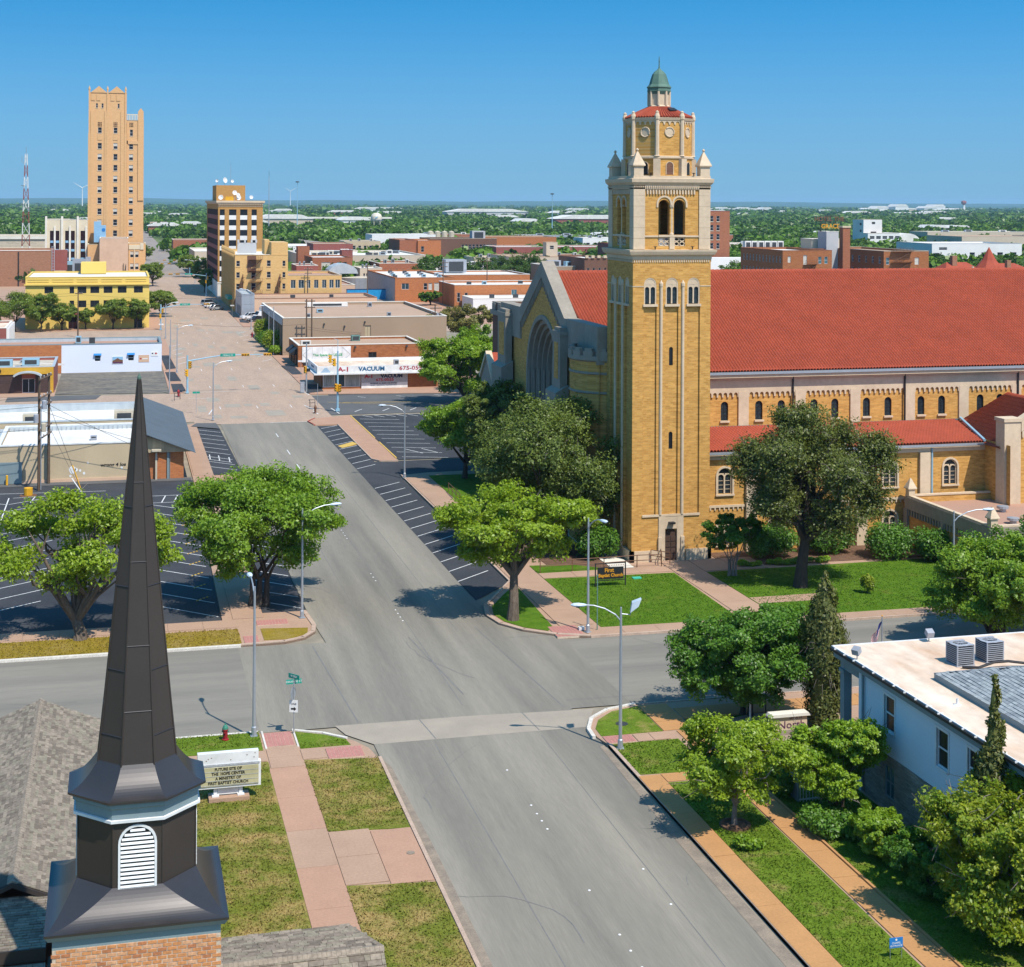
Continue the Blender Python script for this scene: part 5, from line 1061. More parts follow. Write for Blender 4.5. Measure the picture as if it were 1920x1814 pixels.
# ------------------------------------------------------------------ pale blue house on the right
hs_ = thing('white_house', 'two storey pale boarded house with flat stained roof and brick ground floor', 'house', (48, 60, 0))
HX, HN = 37.0, 72.3; up = [(69.2, 1.05, 4.0, 1.75), (64.15, 1.05, 4.0, 1.75), (61.4, 1.1, 4.0, 1.75), (56, 1.05, 4.0, 1.75), (50, 1.05, 4, 1.75)]; lowr = [(69.15, .95, .75, 1.6), (64.0, 1.0, .75, 1.6), (58, 1, .75, 1.6)]
wl = MB(); facade(wl, (HX, HN, 2.85), (0, -1), (-1, 0), 40, 3.4, [(HN - y - w / 2, HN - y + w / 2, z - 2.85, z - 2.85 + h) for y, w, z, h in up], .12)
facade(wl, (HX, HN, 0), (1, 0), (0, 1), 24, 6.25, [], .1); part(hs_, 'upper_wall', 'siding', wl)
for k in range(17):
    z = 2.87 + .2 * k
    segs = [(32.35, HN)]
    for y, w, z0, h in up:
        if z + .2 > z0 - .08 and z < z0 + h + .08: segs = [q for a, b in segs for q in ([(a, b)] if y + w / 2 + .1 <= a or y - w / 2 - .1 >= b else [(a, y - w / 2 - .1), (y + w / 2 + .1, b)])]
    bd = MB()
    for a, b in segs: bd.extr([(HX - .004, a, z + .2), (HX - .035, a, z + .005), (HX - .004, a, z + .005)], (0, b - a, 0))
    part(hs_, 'board', 'siding', bd)
lw = MB(); facade(lw, (HX - .03, HN, 0), (0, -1), (-1, 0), 40, 2.83, [(HN - y - w / 2, HN - y + w / 2, z, z + h) for y, w, z, h in lowr], .15); part(hs_, 'lower_wall', 'grey_brick', lw)
bk = MB(); rnd = random.Random(6)
for j in range(27):
    for i in range(70):
        y = HN - .14 - .25 * (i + (.5 if j % 2 else 0)); z = .1 + .102 * j
        if rnd.random() < .45 and not any(abs(y - wy) < w / 2 + .18 and z0 - .1 < z < z0 + h + .1 for wy, w, z0, h in lowr): bk.box(HX - .05, HX - .031, y - .11, y + .11, z - .04, z + .04)
part(hs_, 'proud_brick', 'grey_brick', bk, kind='stuff')
for y, w, z, h in up:
    w_ = window(hs_, HX, y, z, w, h, 'sash', 'trim_white', 'glass_dark', WF); link('casing', MB().box(-w / 2 - .12, -w / 2, -.05, .03, -.05, h + .12).box(w / 2, w / 2 + .12, -.05, .03, -.05, h + .12).box(-w / 2, w / 2, -.05, .03, h, h + .12).box(-w / 2 - .0, w / 2 + .0, -.07, .03, -.1, -.001).mesh('casing', 'trim_white'), w_)
for y, w, z, h in lowr: window(hs_, HX - .03, y, z, w, h, 'grid', 'trim_blue', 'glass_teal', WF)
boxpart(hs_, 'corner_board', 'siding', HX - .08, HX + .1, HN - .25, HN + .04, .0, 6.2); part(hs_, 'drainpipe', 'trim_blue', MB().tube([(HX - .12, HN - .5, 6.2), (HX - .12, HN - .5, .2)], .06, 6))
RT = 6.72; N0 = 74.7; WX = 36.55
part(hs_, 'roof', 'roof_rusty', MB().box(WX, 64, 30, N0, RT - .12, RT)); 
part(hs_, 'soffit', 'trim_blue', MB().box(WX + .08, 64, 30, N0 - .08, RT - .5, RT - .124)); boxpart(hs_, 'porch_beam', 'trim_blue', WX + .35, 64, 73.9, 74.35, RT - 1.0, RT - .52); boxpart(hs_, 'porch_beam', 'trim_blue', WX + .35, WX + .75, HN + .05, 73.88, RT - 1.0, RT - .52)
part(hs_, 'gutter', 'black_metal', MB().box(WX - .12, WX - .01, 30, N0, RT - .16, RT - .02)); part(hs_, 'roof_edge', 'trim_white', MB().box(WX - .01, WX + .05, 30, N0, RT + .002, RT + .05).box(WX, 64, N0 - .06, N0 + .03, RT + .003, RT + .05))
gh = MB()
for k in range(30): gh.box(WX - .14, WX + .16, N0 - .6 - 1.05 * k, N0 - .56 - 1.05 * k, RT - .01, RT + .06)
part(hs_, 'gutter_strap', 'trim_white', gh, kind='stuff')
for x in (37.1, 42.5, 48, 53.5): part(hs_, 'column', 'trim_blue', MB().box(x - .22, x + .22, 73.9, 74.34, .12, RT - 1.02).box(x - .3, x + .3, 73.82, 74.42, .12, .4).box(x - .28, x + .28, 73.84, 74.4, RT - 1.2, RT - 1.03))
hp = (38.9, 68.35); sl2 = .33
part(hs_, 'shingle_roof', 'slate_0', MB().quad((hp[0], hp[1], RT + .3), (hp[0] + 8, hp[1] - 8, RT + .3 + 8 * sl2), (60, hp[1] - 8, RT + .3 + 8 * sl2), (62, hp[1], RT + .3)).quad((hp[0], hp[1], RT + .3), (hp[0] + 8, hp[1] - 8, RT + .3 + 8 * sl2), (hp[0] + 8, 34, RT + .3 + 8 * sl2), (hp[0], 32, RT + .3)))
part(hs_, 'shingle_curb', 'trim_blue', MB().box(hp[0] + .02, hp[0] + .1, 32, hp[1] - .02, RT + .001, RT + .29).box(hp[0] + .1, 62, hp[1] - .1, hp[1] - .02, RT + .001, RT + .29))
SL4 = ('slate_0', 'slate_1', 'slate_2', 'slate_3')
shingle_field(hs_, (hp[0], 42, RT + .3), (0, hp[1] - 42, 0), (8, 0, 8 * sl2), .42, .2, SL4, clip=lambda a, b: 42 + (hp[1] - 42) * a < hp[1] - 8 * b, seed=21); shingle_field(hs_, (hp[0], hp[1], RT + .3), (22, 0, 0), (0, -8, 8 * sl2), .42, .2, SL4, clip=lambda a, b: 22 * a > 8 * b, seed=22)
for x, y in ((38.0, 64.6), (38.3, 62.0), (39, 57)): part(hs_, 'vent_pipe', 'trim_white', MB().lathe([(.2, RT), (.06, RT + .06), (.06, RT + .3), (.04, RT + .3), (.04, RT + .1)], x, y, 8))
def condenser(x, y, z, label, s=1.0):
    t = thing('air_conditioner', label, 'air conditioner', (x, y, z), .06, 'air conditioners on roofs')
    link('cabinet', MB().box(-.44, .44, -.44, .44, .08, .9).mesh('cabinet', 'ac_dark'), t); 
    fr = MB()
    for a in (-.46, .42):
        for b in (-.46, .42): fr.box(a, a + .06, b, b + .06, .05, .95)
    for k in range(9): fr.box(-.47, .47, -.465, -.445, .12 + .09 * k, .15 + .09 * k).box(-.465, -.445, -.44, .44, .12 + .09 * k, .15 + .09 * k)
    fr.box(-.5, .5, -.5, .5, .0, .05); link('casing', fr.mesh('casing', 'ac_grey'), t)
    tp_ = MB().lathe([(.5, .955), (.36, .99), (.34, .95)], 0, 0, 16).prism([(-.47, -.47), (.47, -.47), (.47, -.3), (-.47, -.3)], .95, .985).prism([(-.47, .3), (.47, .3), (.47, .47), (-.47, .47)], .95, .985)
    for k in range(6): a = PI * k / 6; tp_.tube([(-.35 * math.cos(a), -.35 * math.sin(a), .985), (.35 * math.cos(a), .35 * math.sin(a), .985)], .01, 4)
    link('fan_guard', tp_.mesh('fan_guard', 'ac_grey'), t)
    t.scale = (s, s, s); return t
condenser(41.55, 70.4, RT, 'grey rooftop air conditioner nearer the roof edge of the pale house', 1.08); condenser(43.35, 70.6, RT, 'grey rooftop air conditioner behind its twin on the pale house roof', 1.08)
tag(link('roof_hose', MB().tube([(41.2, 69.6, RT + .08), (41.9, 69.2, RT + .12), (42.8, 69.3, RT + .3), (43.6, 69.3, RT + .3), (44.6, 69.2, RT + .15), (45.4, 69.5, RT + .3)], .07, 6).mesh('roof_hose', 'black_metal')), 'black insulated pipe looping past the air conditioners on the roof', 'pipe')
def floodlight(x, y, z, rz, label):
    t = thing('floodlight', label, 'floodlight', (x, y, z), rz); link('bracket', MB().tube([(0, 0, 0), (0, 0, .25)], .03, 5).mesh('bracket', 'galv'), t); link('head', MB().extr([(-.2, -.16, .25), (.2, -.16, .25), (.2, .12, .42), (-.2, .12, .42)], (0, -.1, .28)).mesh('head', 'ac_grey'), t)
floodlight(36.75, 72.2, RT, R(-60), 'small grey floodlight on the left roof edge of the pale house'); floodlight(42.0, 74.3, RT, 0, 'small grey floodlight on the back roof edge beside the treetop')

# ------------------------------------------------------------------ downtown buildings
def bld(name, label, cat, x0, x1, y0, y1, z1, wall, roof='roof_sand', cap='limestone', par=.6, sw=(), ww=(), style='sash', frame='trim_white', pane='glass_dark', depth=.25, group=None, sills=None, capw=.3):
    """block() plus its windows: sw (xc,z,w,h[,style,pane]) on the front, ww (yc,z,w,h) on the side towards the street"""
    t = block(name, label, cat, x0, x1, y0, y1, z1, wall, roof, cap, par, S_=[(q[0] - x0 - q[2] / 2, q[0] - x0 + q[2] / 2, q[1], q[1] + q[3]) for q in sw], W_=[(q[0] - y0 - q[2] / 2, q[0] - y0 + q[2] / 2, q[1], q[1] + q[3]) for q in ww], depth=depth, group=group, capw=capw)
    for q in sw: window(t, q[0], y0, q[1], q[2], q[3], q[4] if len(q) > 4 else style, frame, q[5] if len(q) > 5 else pane, SF, inset=depth * .3)
    for q in ww: window(t, x0, q[0], q[1], q[2], q[3], style, frame, pane, WF, inset=depth * .3)
    if sills:
        for q in sw: boxpart(t, 'sill', sills, q[0] - q[2] / 2 - .1, q[0] + q[2] / 2 + .1, y0 - .12, y0 - .003, q[1] - .2, q[1] - .004)
    return t
ORD = 'first second third fourth fifth sixth seventh eighth ninth tenth eleventh twelfth thirteenth fourteenth fifteenth sixteenth seventeenth eighteenth nineteenth twentieth twenty-first twenty-second'.split()
def rooftop(label, group, items, z):
    """small roof machines (x, y, w, d, h, material), each its own thing"""
    xs = sorted(i[0] for i in items); n = len(xs)
    for x, y, w, d, h, m_ in items:
        k = xs.index(x); lb = label if n == 1 else label + (', leftmost' if k == 0 else ', rightmost' if k == n - 1 else ', %s from the left' % ORD[k])
        t = thing('roof_unit', lb, 'air conditioner', (x, y, z), 0, group)
        link('cabinet', MB().box(-w / 2, w / 2, -d / 2, d / 2, .12, h).mesh('cabinet', m_), t); link('grille', MB().box(-w * .35, w * .35, -d / 2 - .03, -d / 2 - .002, .3, h * .85).mesh('grille', 'ac_dark'), t)
        link('curb', MB().box(-w / 2 + .05, w / 2 - .05, -d / 2 + .05, d / 2 - .05, 0, .118).mesh('curb', 'galv'), t)
rnd = random.Random(5)
# tall hotel tower
hc_ = [(-7.0, 1.6), (-.85, 1.6)]; zr = [52.0 - 4.42 * k for k in range(9)]
sw = [(x, z - 1.2, w, 2.4, 'half' if (k * 7 + int(x)) % 3 == 0 else 'sash') for k, z in enumerate(zr) for x, w in hc_ if not (k == 8 and x < -5)]
sw += [(-7.0, 57.2, 1.5, 2.3), (-.85, 57.2, 1.5, 2.3), (-8.2, 67.4, .75, 1.8), (-6.0, 67.4, .75, 1.8), (.3, 67.4, .75, 1.8)]
hotel = bld('hotel_tower', 'tallest building downtown, slim tan hotel tower with three columns of windows', 'hotel', -11.3, 3.5, 647, 672, 73.5, 'hotel_brick', 'roof_sand', 'limestone', .9, sw=sw, depth=.3, sills='limestone')
hw = bld('hotel_wing', 'lower right wing of the tall tan hotel with stepped parapet and pale blinds', 'hotel', 3.503, 10.3, 647.6, 672, 62.5, 'hotel_brick', 'roof_sand', 'limestone', .9, sw=[(5.3, z - 1.2, 1.6, 2.4, 'half' if k % 3 else 'sash') for k, z in enumerate(zr)] + [(5.4, 56.2, 1.2, 2.6)], depth=.3, sills='limestone')
hp_ = MB()
for x in (-11.1, -4.0, 3.1): hp_.box(x - .45, x + .45, 646.6, 646.997, 0, 57)
for x in (-11.1, -4.0, 3.1): hp_.box(x - .3, x + .3, 646.7, 646.997, 57, 74.6)
for x in (-9.7, -7.6, -2.0, .2): hp_.box(x - .75, x + .75, 646.8, 646.997, 70.3, 72.9)
for x in (-7.4, -.4): hp_.extr([(x - 3.2, 646.75, 73.5), (x, 646.75, 76.2), (x + 3.2, 646.75, 73.5)], (0, 1.2, 0))
for x in (-11.1, -4, 3.1): hp_.lathe([(.4, 74.6), (.45, 75), (.001, 76.4)], x, 647, 6)
for x in (-7.0, -.85): hp_.box(x - .9, x + .9, 646.85, 646.997, 54.4, 56.4)
part(hotel, 'stone_trim', 'hotel_brick', hp_); part(hotel, 'pier', 'hotel_brick', MB().box(-10.6, -9.0, 646.75, 646.996, 6, 66).box(-5.2, -2.8, 646.75, 646.996, 6, 66).box(1.2, 2.6, 646.75, 646.996, 6, 66))
for x in (-7.0, -.85, 5.4):
    vt = MB()
    for i in range(3):
        for j in range(3): vt.box(x - .75 + .55 * i, x - .4 + .55 * i, 646.9 if x < 4 else 647.5, 646.99 if x < 4 else 647.59, 59.9 + .65 * j, 60.3 + .65 * j)
    part(hotel if x < 4 else hw, 'vent_grid', 'glass_maroon', vt)
ht = MB().box(8.0, 10.2, 647.2, 647.59, 30, 66.2).box(3.6, 4.0, 647.3, 647.59, 8, 62).extr([(8.0, 647.3, 66.2), (9.1, 647.3, 67.6), (10.2, 647.3, 66.2)], (0, 1, 0)).box(3.6, 8, 647.3, 647.59, 52.9, 54.3)
part(hw, 'pier', 'hotel_brick', ht); bl = MB()
for k in range(7): bl.box(3.8 + .62 * k, 4.1 + .62 * k, 647.4, 647.6, 62.6, 64.8)
part(hw, 'balustrade', 'cream_stone', bl.box(3.55, 8, 647.4, 647.7, 64.8, 65.1))
po = bld('hotel_podium', 'low front block of the tan hotel with paired windows beside the street', 'hotel', 4.4, 11.0, 632, 646, 12.9, 'hotel_brick', 'roof_sand', 'cream_stone', .6, sw=[(x, z, 1.35, 2.4, 'half') for x in (5.7, 7.6) for z in (2.6, 7.4)], depth=.25); part(po, 'pier', 'cream_stone', MB().box(8.9, 10.2, 631.7, 631.997, 10.5, 12.9).box(4.5, 8.8, 631.8, 631.997, 10.6, 12.4).box(6.55, 6.8, 631.7, 631.997, 0, 10.5))
ph = bld('plaster_block', 'windowless pinkish plaster block in front of the tan hotel', 'building', -6.6, 4.2, 622, 640, 15.2, 'plaster_pink', 'roof_sand', 'white_stone', .4)
for x in (-6.0, 2.4): part(ph, 'fire_ladder', 'black_metal', MB().box(x, x + .12, 621.4, 621.9, 0, 5.5).box(x + .9, x + 1.0, 621.4, 621.9, 0, 5.2).extr([(x, 621.5, 1.5), (x + 1, 621.5, 4.0), (x + 1, 621.5, 4.3), (x, 621.5, 1.8)], (0, .2, 0)))
bld('hotel_annex', 'tan annex with crenellated top left of the pinkish plaster block', 'building', -11.2, -6.7, 630, 646, 12.6, 'hotel_brick', 'roof_sand', 'cream_stone', .5, sw=[(-7.8, 1.5, 1.3, 2.6)])
ct = thing('cooling_tower', 'blue metal cooling tower on the hotel roof with round fan', 'cooling tower', (-6.8, 642, 13.2))
part(ct, 'casing', 'cooling_blue', MB().box(-9, -6.2, 640, 644, 13.2, 21.5).box(-6.2, -4.4, 640, 644, 14.5, 20.0)); part(ct, 'fan', 'sign_blue', MB().extr([(-5.3 + .7 * math.cos(PI * k / 6), 639.98, 18.2 + .7 * math.sin(PI * k / 6)) for k in range(12)], (0, -.1, 0)))
# cream art deco building, federal building, brown brick wall
cs = [(-25.1, 1.5), (-23.0, 1.5), (-19.3, 1.5), (-17.1, 1.5), (-13.2, 1.9)]
cr_ = bld('cream_building', 'cream building with tall dark window strips between stone pilasters', 'building', -27.6, -11.4, 640, 662, 22.2, 'cream_stone', 'roof_white', 'white_stone', .8, sw=[(x, 3.2, w, 14.6, 'split', 'glass_maroon') for x, w in cs], frame='black_metal', depth=.5)
pl = MB()
for x in (-27.3, -21.2, -15.2): pl.box(x - .4, x + .4, 639.4, 639.997, 3, 23.6)
for x in (-24.0, -18.2, -12.0): pl.box(x - .35, x + .35, 639.5, 639.997, 3, 19.6)
part(cr_, 'pilaster', 'white_stone', pl); fl_ = MB()
for x, w in cs:
    for z in (6.2, 9.6, 13.0): fl_.box(x - w / 2 + .1, x + w / 2 - .1, 640.1, 640.18, z, z + .9)
part(cr_, 'spandrel', 'cooling_blue', fl_)
fb = bld('federal_building', 'low cream government building with carved lettering along its frieze', 'building', -90, -32.8, 760, 790, 13.1, 'beige_wall', 'roof_white', 'white_stone', .6, sw=[(-52.5, 3.0, 3.2, 3.0, 'grid'), (-37.6, 3.0, 4.2, 3.0, 'grid'), (-44.6, 3.2, 7, 2.6, 'grid')], frame='trim_white')
part(fb, 'cornice', 'white_stone', MB().box(-90, -32.7, 759.4, 759.997, 11.6, 12.9).box(-90, -32.7, 759.5, 759.997, 6.2, 7.4)); lettering(fb, 'FEDERAL  BUILDING', 1.5, 'ac_tan', (-43.5, 759.98, 9.9), extrude=.03); lettering(fb, 'UNITED STATES POST OFFICE AND COURTHOUSE', 1.0, 'ac_tan', (-43.5, 759.98, 8.3), extrude=.03)
wa = bld('brick_warehouse', 'wide blank brown brick wall with a dark downpipe left of the hotel', 'building', -60, -22.2, 560, 590, 12.3, 'brown_brick', 'roof_white', 'brown_brick', .6)
part(wa, 'downpipe', 'black_metal', MB().box(-33.2, -32.8, 559.8, 559.99, 0, 12)); part(wa, 'rusty_shed', 'maroon', MB().box(-22.1, -17.0, 566, 572, 5.2, 12.4).box(-21.8, -17.4, 566, 572, 0, 3.8)); part(wa, 'ladder', 'galv', MB().box(-22.0, -21.8, 559.6, 559.8, 0, 14).box(-21.2, -21.0, 559.6, 559.8, 0, 14))
for k in range(14): part(wa, 'rung', 'galv', MB().box(-22, -21, 559.62, 559.75, .8 + k, .92 + k))
rooftop('grey roof unit between the brown wall and the tan hotel', 'units behind the yellow building', [(-16, 570, 3, 3, 8.4, 'galv_blue'), (-12.5, 560, 5, 4, 9.5, 'galv'), (-9.6, 552, 1.6, 2, 10.5, 'ac_grey')], 0)
# yellow building
yw = [(-15.3, 8.3, 1.95, 1.55)] + [(x, 8.3, w, 1.55) for x, w in ((-10.15, 1.0), (-7.9, 2.0), (-5.0, 2.0), (-2.0, 2.0), (1.2, 2.0), (4.9, 2.05))] + [(x, 5.0, w, 1.6) for x, w in ((-15.3, 1.95), (-10.15, 1.0), (-7.9, 2.0), (-5.0, 2.0), (-2, 2), (1.2, 2))] + [(-9.9, 0.05, 2.0, 3.3, 'split', 'glass_maroon'), (4.9, 0.05, 1.9, 3.0, 'split', 'glass_dark')]
yb = bld('yellow_building', 'yellow painted two storey building with ribbon cornice behind street trees', 'building', -20.5, 7.4, 374.4, 404, 12.0, 'yellow_paint', 'roof_white', 'yellow_paint', .25, sw=yw, style='split', frame='ac_dark', depth=.2)
co = MB().box(-20.8, 7.75, 373.9, 374.396, 10.2, 10.5)
for k in range(5): co.box(-20 + 5.5 * k, -15.3 + 5.5 * k, 374.3, 374.398, 10.95, 11.1).box(-20 + 5.5 * k, -15.3 + 5.5 * k, 374.3, 374.398, 11.5, 11.62)
part(yb, 'cornice', 'yellow_paint', co); boxpart(yb, 'stair_head', 'yellow_paint', -8.6, -2.6, 395, 403, 11.9, 14.6); boxpart(yb, 'door_canopy', 'maroon', -11.0, -8.7, 373.5, 374.38, 3.4, 4.7)
# eight storey office with roof aerials
cols = [(31.55, 1.5), (34.75, 2.25), (38.15, 2.25), (41.35, 1.6)]
ob = block('office_tower', 'eight storey brown brick office block with white spandrels and roof dishes', 'office block', 30.3, 44.0, 487, 549, 29.0, 'office_brick', 'roof_white', 'limestone', .9, S_=[(x - 30.3 - w / 2, x - 30.3 + w / 2, 4.9, 27.4) for x, w in cols], W_=[(1.8, 60, 4.9, 27.4)], depth=.4)
for k in range(7):
    z = 27.35 - 3.18 * k
    for x, w in cols:
        window(ob, x, 487.15, z - 1.78, w - .02, 1.76, 'split', 'black_metal', 'glass_dark', SF)
        boxpart(ob, 'spandrel', 'white_wall', x - w / 2 + .01, x + w / 2 - .01, 487.12, 487.3, z - 3.16, z - 1.8)
    boxpart(ob, 'window_band', 'glass_maroon', 30.5, 30.6, 488.9, 546.9, z - 1.78, z - .02); boxpart(ob, 'spandrel', 'maroon', 30.42, 30.56, 488.85, 546.95, z - 3.1, z - 1.82)
ring_b = MB()
for d, z0, z1_ in ((.35, 29.15, 29.5), (.6, 29.5, 30.1), (.15, 28.3, 28.5)): ring_b.box(30.3 - d, 44 + d, 487 - d, 549 + d, z0, z1_) if z0 > 29 else ring_b.box(30.2, 44.1, 486.85, 486.997, z0, z1_)
part(ob, 'cornice', 'limestone', ring_b); dn = MB()
for k in range(26): dn.box(30.4 + .53 * k, 30.65 + .53 * k, 486.55, 486.99, 28.75, 29.1)
part(ob, 'modillion', 'limestone', dn, kind='stuff'); part(ob, 'ground_floor', 'white_stone', MB().box(30.2, 31.2, 486.8, 486.996, 0, 4.7).box(30.1, 44, 486.7, 486.995, 4.4, 4.85).box(30.15, 30.296, 487, 549, 0, 4.8)); boxpart(ob, 'penthouse', 'office_brick', 29.9 + .6, 39.6, 500, 520, 28.2, 35.0)
for k, (x, z, s) in enumerate(((31.8, 30.7, .8), (36.0, 32.2, .75), (37.0, 31.3, .85), (37.4, 30.6, .8), (41.2, 30.8, .6), (33.2, 36.2, .9), (30.9, 36.0, .5), (35.6, 35.9, .5))):
    t = thing('satellite_dish', 'white aerial dish, %s, on the brown office block' % ('highest over the penthouse', 'left end of the lower row', 'tallest before the penthouse wall', 'second tallest before the penthouse', 'low beside the tallest one', 'right end of the lower row', 'largest on the penthouse top', 'small at the penthouse corner', 'small at the penthouse right')[(1, 2, 3, 4, 5, 6, 7, 8)[k]], 'dish', (x, 497 if z < 35 else 502, 30.1 if z < 35 else 35.0), 0, 'dishes on the office block roof')
    h = z - t.location.z; link('dish', xf(MB().lathe([(.001, 0), (s * .6, .08), (s, .3), (s * .97, .33), (.001, .05)], 0, 0, 12), 0, (0, 0, 0)).mesh('dish', 'sign_white'), t, (0, 0, h + .4)).rotation_euler = (R(80), 0, R(-20 + 30 * (k % 3))); link('mast', MB().tube([(0, 0, 0), (0, 0, h + .4)], .07, 5).mesh('mast', 'galv'), t)
tag(link('roof_machine', MB().box(-1.3, 1.3, -.8, .8, 0, 1.0).box(-1.1, 1.1, -.6, .6, 1, 1.3).mesh('roof_machine', 'signal_yellow'), None, (34.3, 496, 30.12)), 'yellow machine among the dishes on the brown office roof', 'machine')
# four storey tan building with fire escapes, its neighbours
w4 = [(31.75, z, .95, 1.5) for z in (12.3, 9.2, 6.1)] + [(40.0, z, 1.05, 1.6) for z in (12.3, 9.2, 6.1)] + [(44.1, z, .8, 1.5) for z in (12.3, 9.2, 6.1)] + [(35.9, z, 1.2, 2.0, 'sash', 'glass_maroon') for z in (12.0, 8.9, 5.8)] + [(31.75, 3, .95, 1.5), (40, 3, 1.05, 1.6)]
f4 = bld('tan_walkup', 'four storey tan brick building with black fire escapes and crenellated side', 'building', 30.9, 45.2, 424, 478, 15.3, 'tan_brick', 'roof_white', 'tan_brick', .7, sw=w4, frame='grey_wall', depth=.22, sills='tan_brick')
boxpart(f4, 'stair_tower', 'tan_brick', 40.7, 45.17, 424.03, 436, 15.32, 18.8); boxpart(f4, 'stair_tower', 'tan_brick', 39.4, 40.69, 430, 438, 15.32, 19.4)
sp2 = MB()
for k in range(17): y = 425 + 3.1 * k; sp2.box(30.6, 30.896, y, y + .5, 0, 15.6).lathe([(.3, 15.6), (.34, 16), (.001, 16.9)], 30.8, y + .25, 4)
part(f4, 'side_pilaster', 'tan_brick', sp2); boxpart(f4, 'shaft_shade', 'dark_brick', 34.2, 36.6, 423.95, 423.99, 10.6, 15.2); boxpart(f4, 'awning', 'sign_green', 29.4, 30.88, 430, 440, 3.0, 3.8)  # flat dark plate on the front paints the shade of a recessed notch
rw = MB().box(33.5, 38.9, 450, 450.4, 15, 18.0)
for x in (33.5, 35.4, 37.3, 38.6): rw.box(x, x + .5, 449.9, 450.5, 18.0, 18.9)
part(f4, 'roof_wall', 'grey_wall', rw)
def fire_escape(x0, x1, y, floors, label, steps=True):
    t = thing('fire_escape', label, 'fire escape', (x0, y, 0)); pf = MB(); rl = MB(); stt = MB()
    for z in floors:
        pf.box(x0, x1, y - 1.3, y - .05, z, z + .08)
        for q in (.45, .95): rl.tube([(x0, y - 1.3, z + q), (x1, y - 1.3, z + q)], .035, 4)
        k = x0
        while k <= x1 + .01: rl.tube([(k, y - 1.3, z), (k, y - 1.3, z + 1)], .03, 4); k += (x1 - x0) / 6
    for a, b in zip(floors, floors[1:]):
        for dy in (.3, .9): stt.tube([(x0 + .3, y - dy, b), (x1 - .2, y - dy, a)], .06, 4)
        for q in range(9): f = q / 9; stt.box(x0 + .3 + (x1 - x0 - .5) * f - .1, x0 + .3 + (x1 - x0 - .5) * f + .12, y - .9, y - .3, b + (a - b) * f, b + (a - b) * f + .05)
    part(t, 'platform', 'brown_metal', pf); part(t, 'railing', 'brown_metal', rl); part(t, 'stair', 'brown_metal', stt)
    return t
fire_escape(34.6, 38.2, 423.9, [14.2, 11.2, 8.2, 5.0, 2.0], 'rusty zigzag fire escape down the middle of the tan walkup')
for x, y, lb in ((33.0, 423.6, 'leaning dark metal ladder stair at left of the tan walkup front'), (43.0, 423.6, 'leaning dark metal stair near the right end of the tan walkup')):
    t = thing('escape_stair', lb, 'stair', (x, y, 0)); mb = MB()
    for dy in (0, .8): mb.tube([(x - 2.4, y - .2 - dy, 2), (x, y - .2 - dy, 10)], .09, 4).tube([(x - 1.2, y - .2 - dy, 2), (x + .1, y - .2 - dy, 9.4)], .07, 4)
    for q in range(12): mb.box(x - 2.4 + .2 * q - .1, x - 2.4 + .2 * q + .9, y - 1.0, y - .2, 2 + .66 * q, 2.06 + .66 * q)
    part(t, 'stringer', 'brown_metal', mb); part(t, 'post', 'brown_metal', MB().tube([(x, y - .2, 0), (x, y - .2, 10.2)], .12, 5).tube([(x - .5, y - 1, 0), (x - .5, y - 1, 9)], .1, 5))
w2 = [(x, 6.2, w, 2.3, 'split', 'glass_blue') for x, w in ((46.7, 1.3), (48.9, 1.5), (50.9, 1.0), (53.0, 1.2), (55.2, 1.2), (57.2, 1.2), (58.9, 1.3))] + [(x, 3.0, 1.5, 1.6) for x in (47, 51, 55, 58.5)]
bld('tan_shop', 'low tan brick building with a row of white framed windows beside the walkup', 'building', 45.25, 60.0, 424.6, 450, 9.7, 'tan_brick', 'roof_pinkish', 'beige_wall', .5, sw=w2, depth=.25)
t = bld('low_shop', 'long single storey shop with pinkish gravel roof behind the big tan store', 'shop', 34.2, 66.0, 401, 421, 4.9, 'plaster_pink', 'roof_sand', 'brown_brick', .5)
rooftop('small unit on the pinkish gravel shop roof', 'units on the low shop roof', [(45, 410, 1.2, 1, .9, 'ac_dark'), (55.5, 412, 1, 1, .8, 'ac_dark')], 4.4)
bld('metal_shop', 'blue grey metal clad corner shop beside the tan walkup', 'shop', 30.9, 34.15, 399.8, 421, 6.1, 'galv', 'roof_metal', 'galv', .3, ww=[(404 + 3.5 * k, .3, 2.4, 2.6) for k in range(4)], frame='ac_dark')
# big tan store with dark curtain wall on its street side
tb = bld('tan_store', 'big flat roofed tan store with white coping and glazed street side', 'store', 31.2, 63.6, 301.4, 347, 7.3, 'tan_paint', 'roof_sand', 'white_stone', .5, sw=[(47.8, 3.0, 1.2, 2.7, 'split', 'panel_beige')], frame='tan_paint', ww=[(304.5 + 4.6 * k, 1.2, 4.3, 4.6) for k in range(9)], style='split', pane='glass_blue')
for k in range(9): boxpart(tb, 'grey_panel', 'grey_wall', 31.1, 31.19, 302.35 + 4.6 * k, 306.6 + 4.6 * k, 5.9, 7.2)
for x, z in ((43.2, 5.6), (47.2, 6.4), (39.2, 6.1)): part(tb, 'wall_lamp', 'ac_dark', MB().box(x - .12, x + .12, 301.0, 301.39, z - .2, z + .15))
rooftop('small grey unit on the flat tan store roof', 'units on the tan store roof', [(41, 322, 1.3, 1.1, .8, 'galv_blue'), (36.9, 308, .8, .8, .9, 'galv'), (53.3, 309, .8, .8, .9, 'galv'), (44.8, 340, 9, 2, .9, 'roof_white'), (47, 306, 1.6, .8, .3, 'ac_dark'), (54, 338, .9, .9, 1, 'galv')], 6.8)
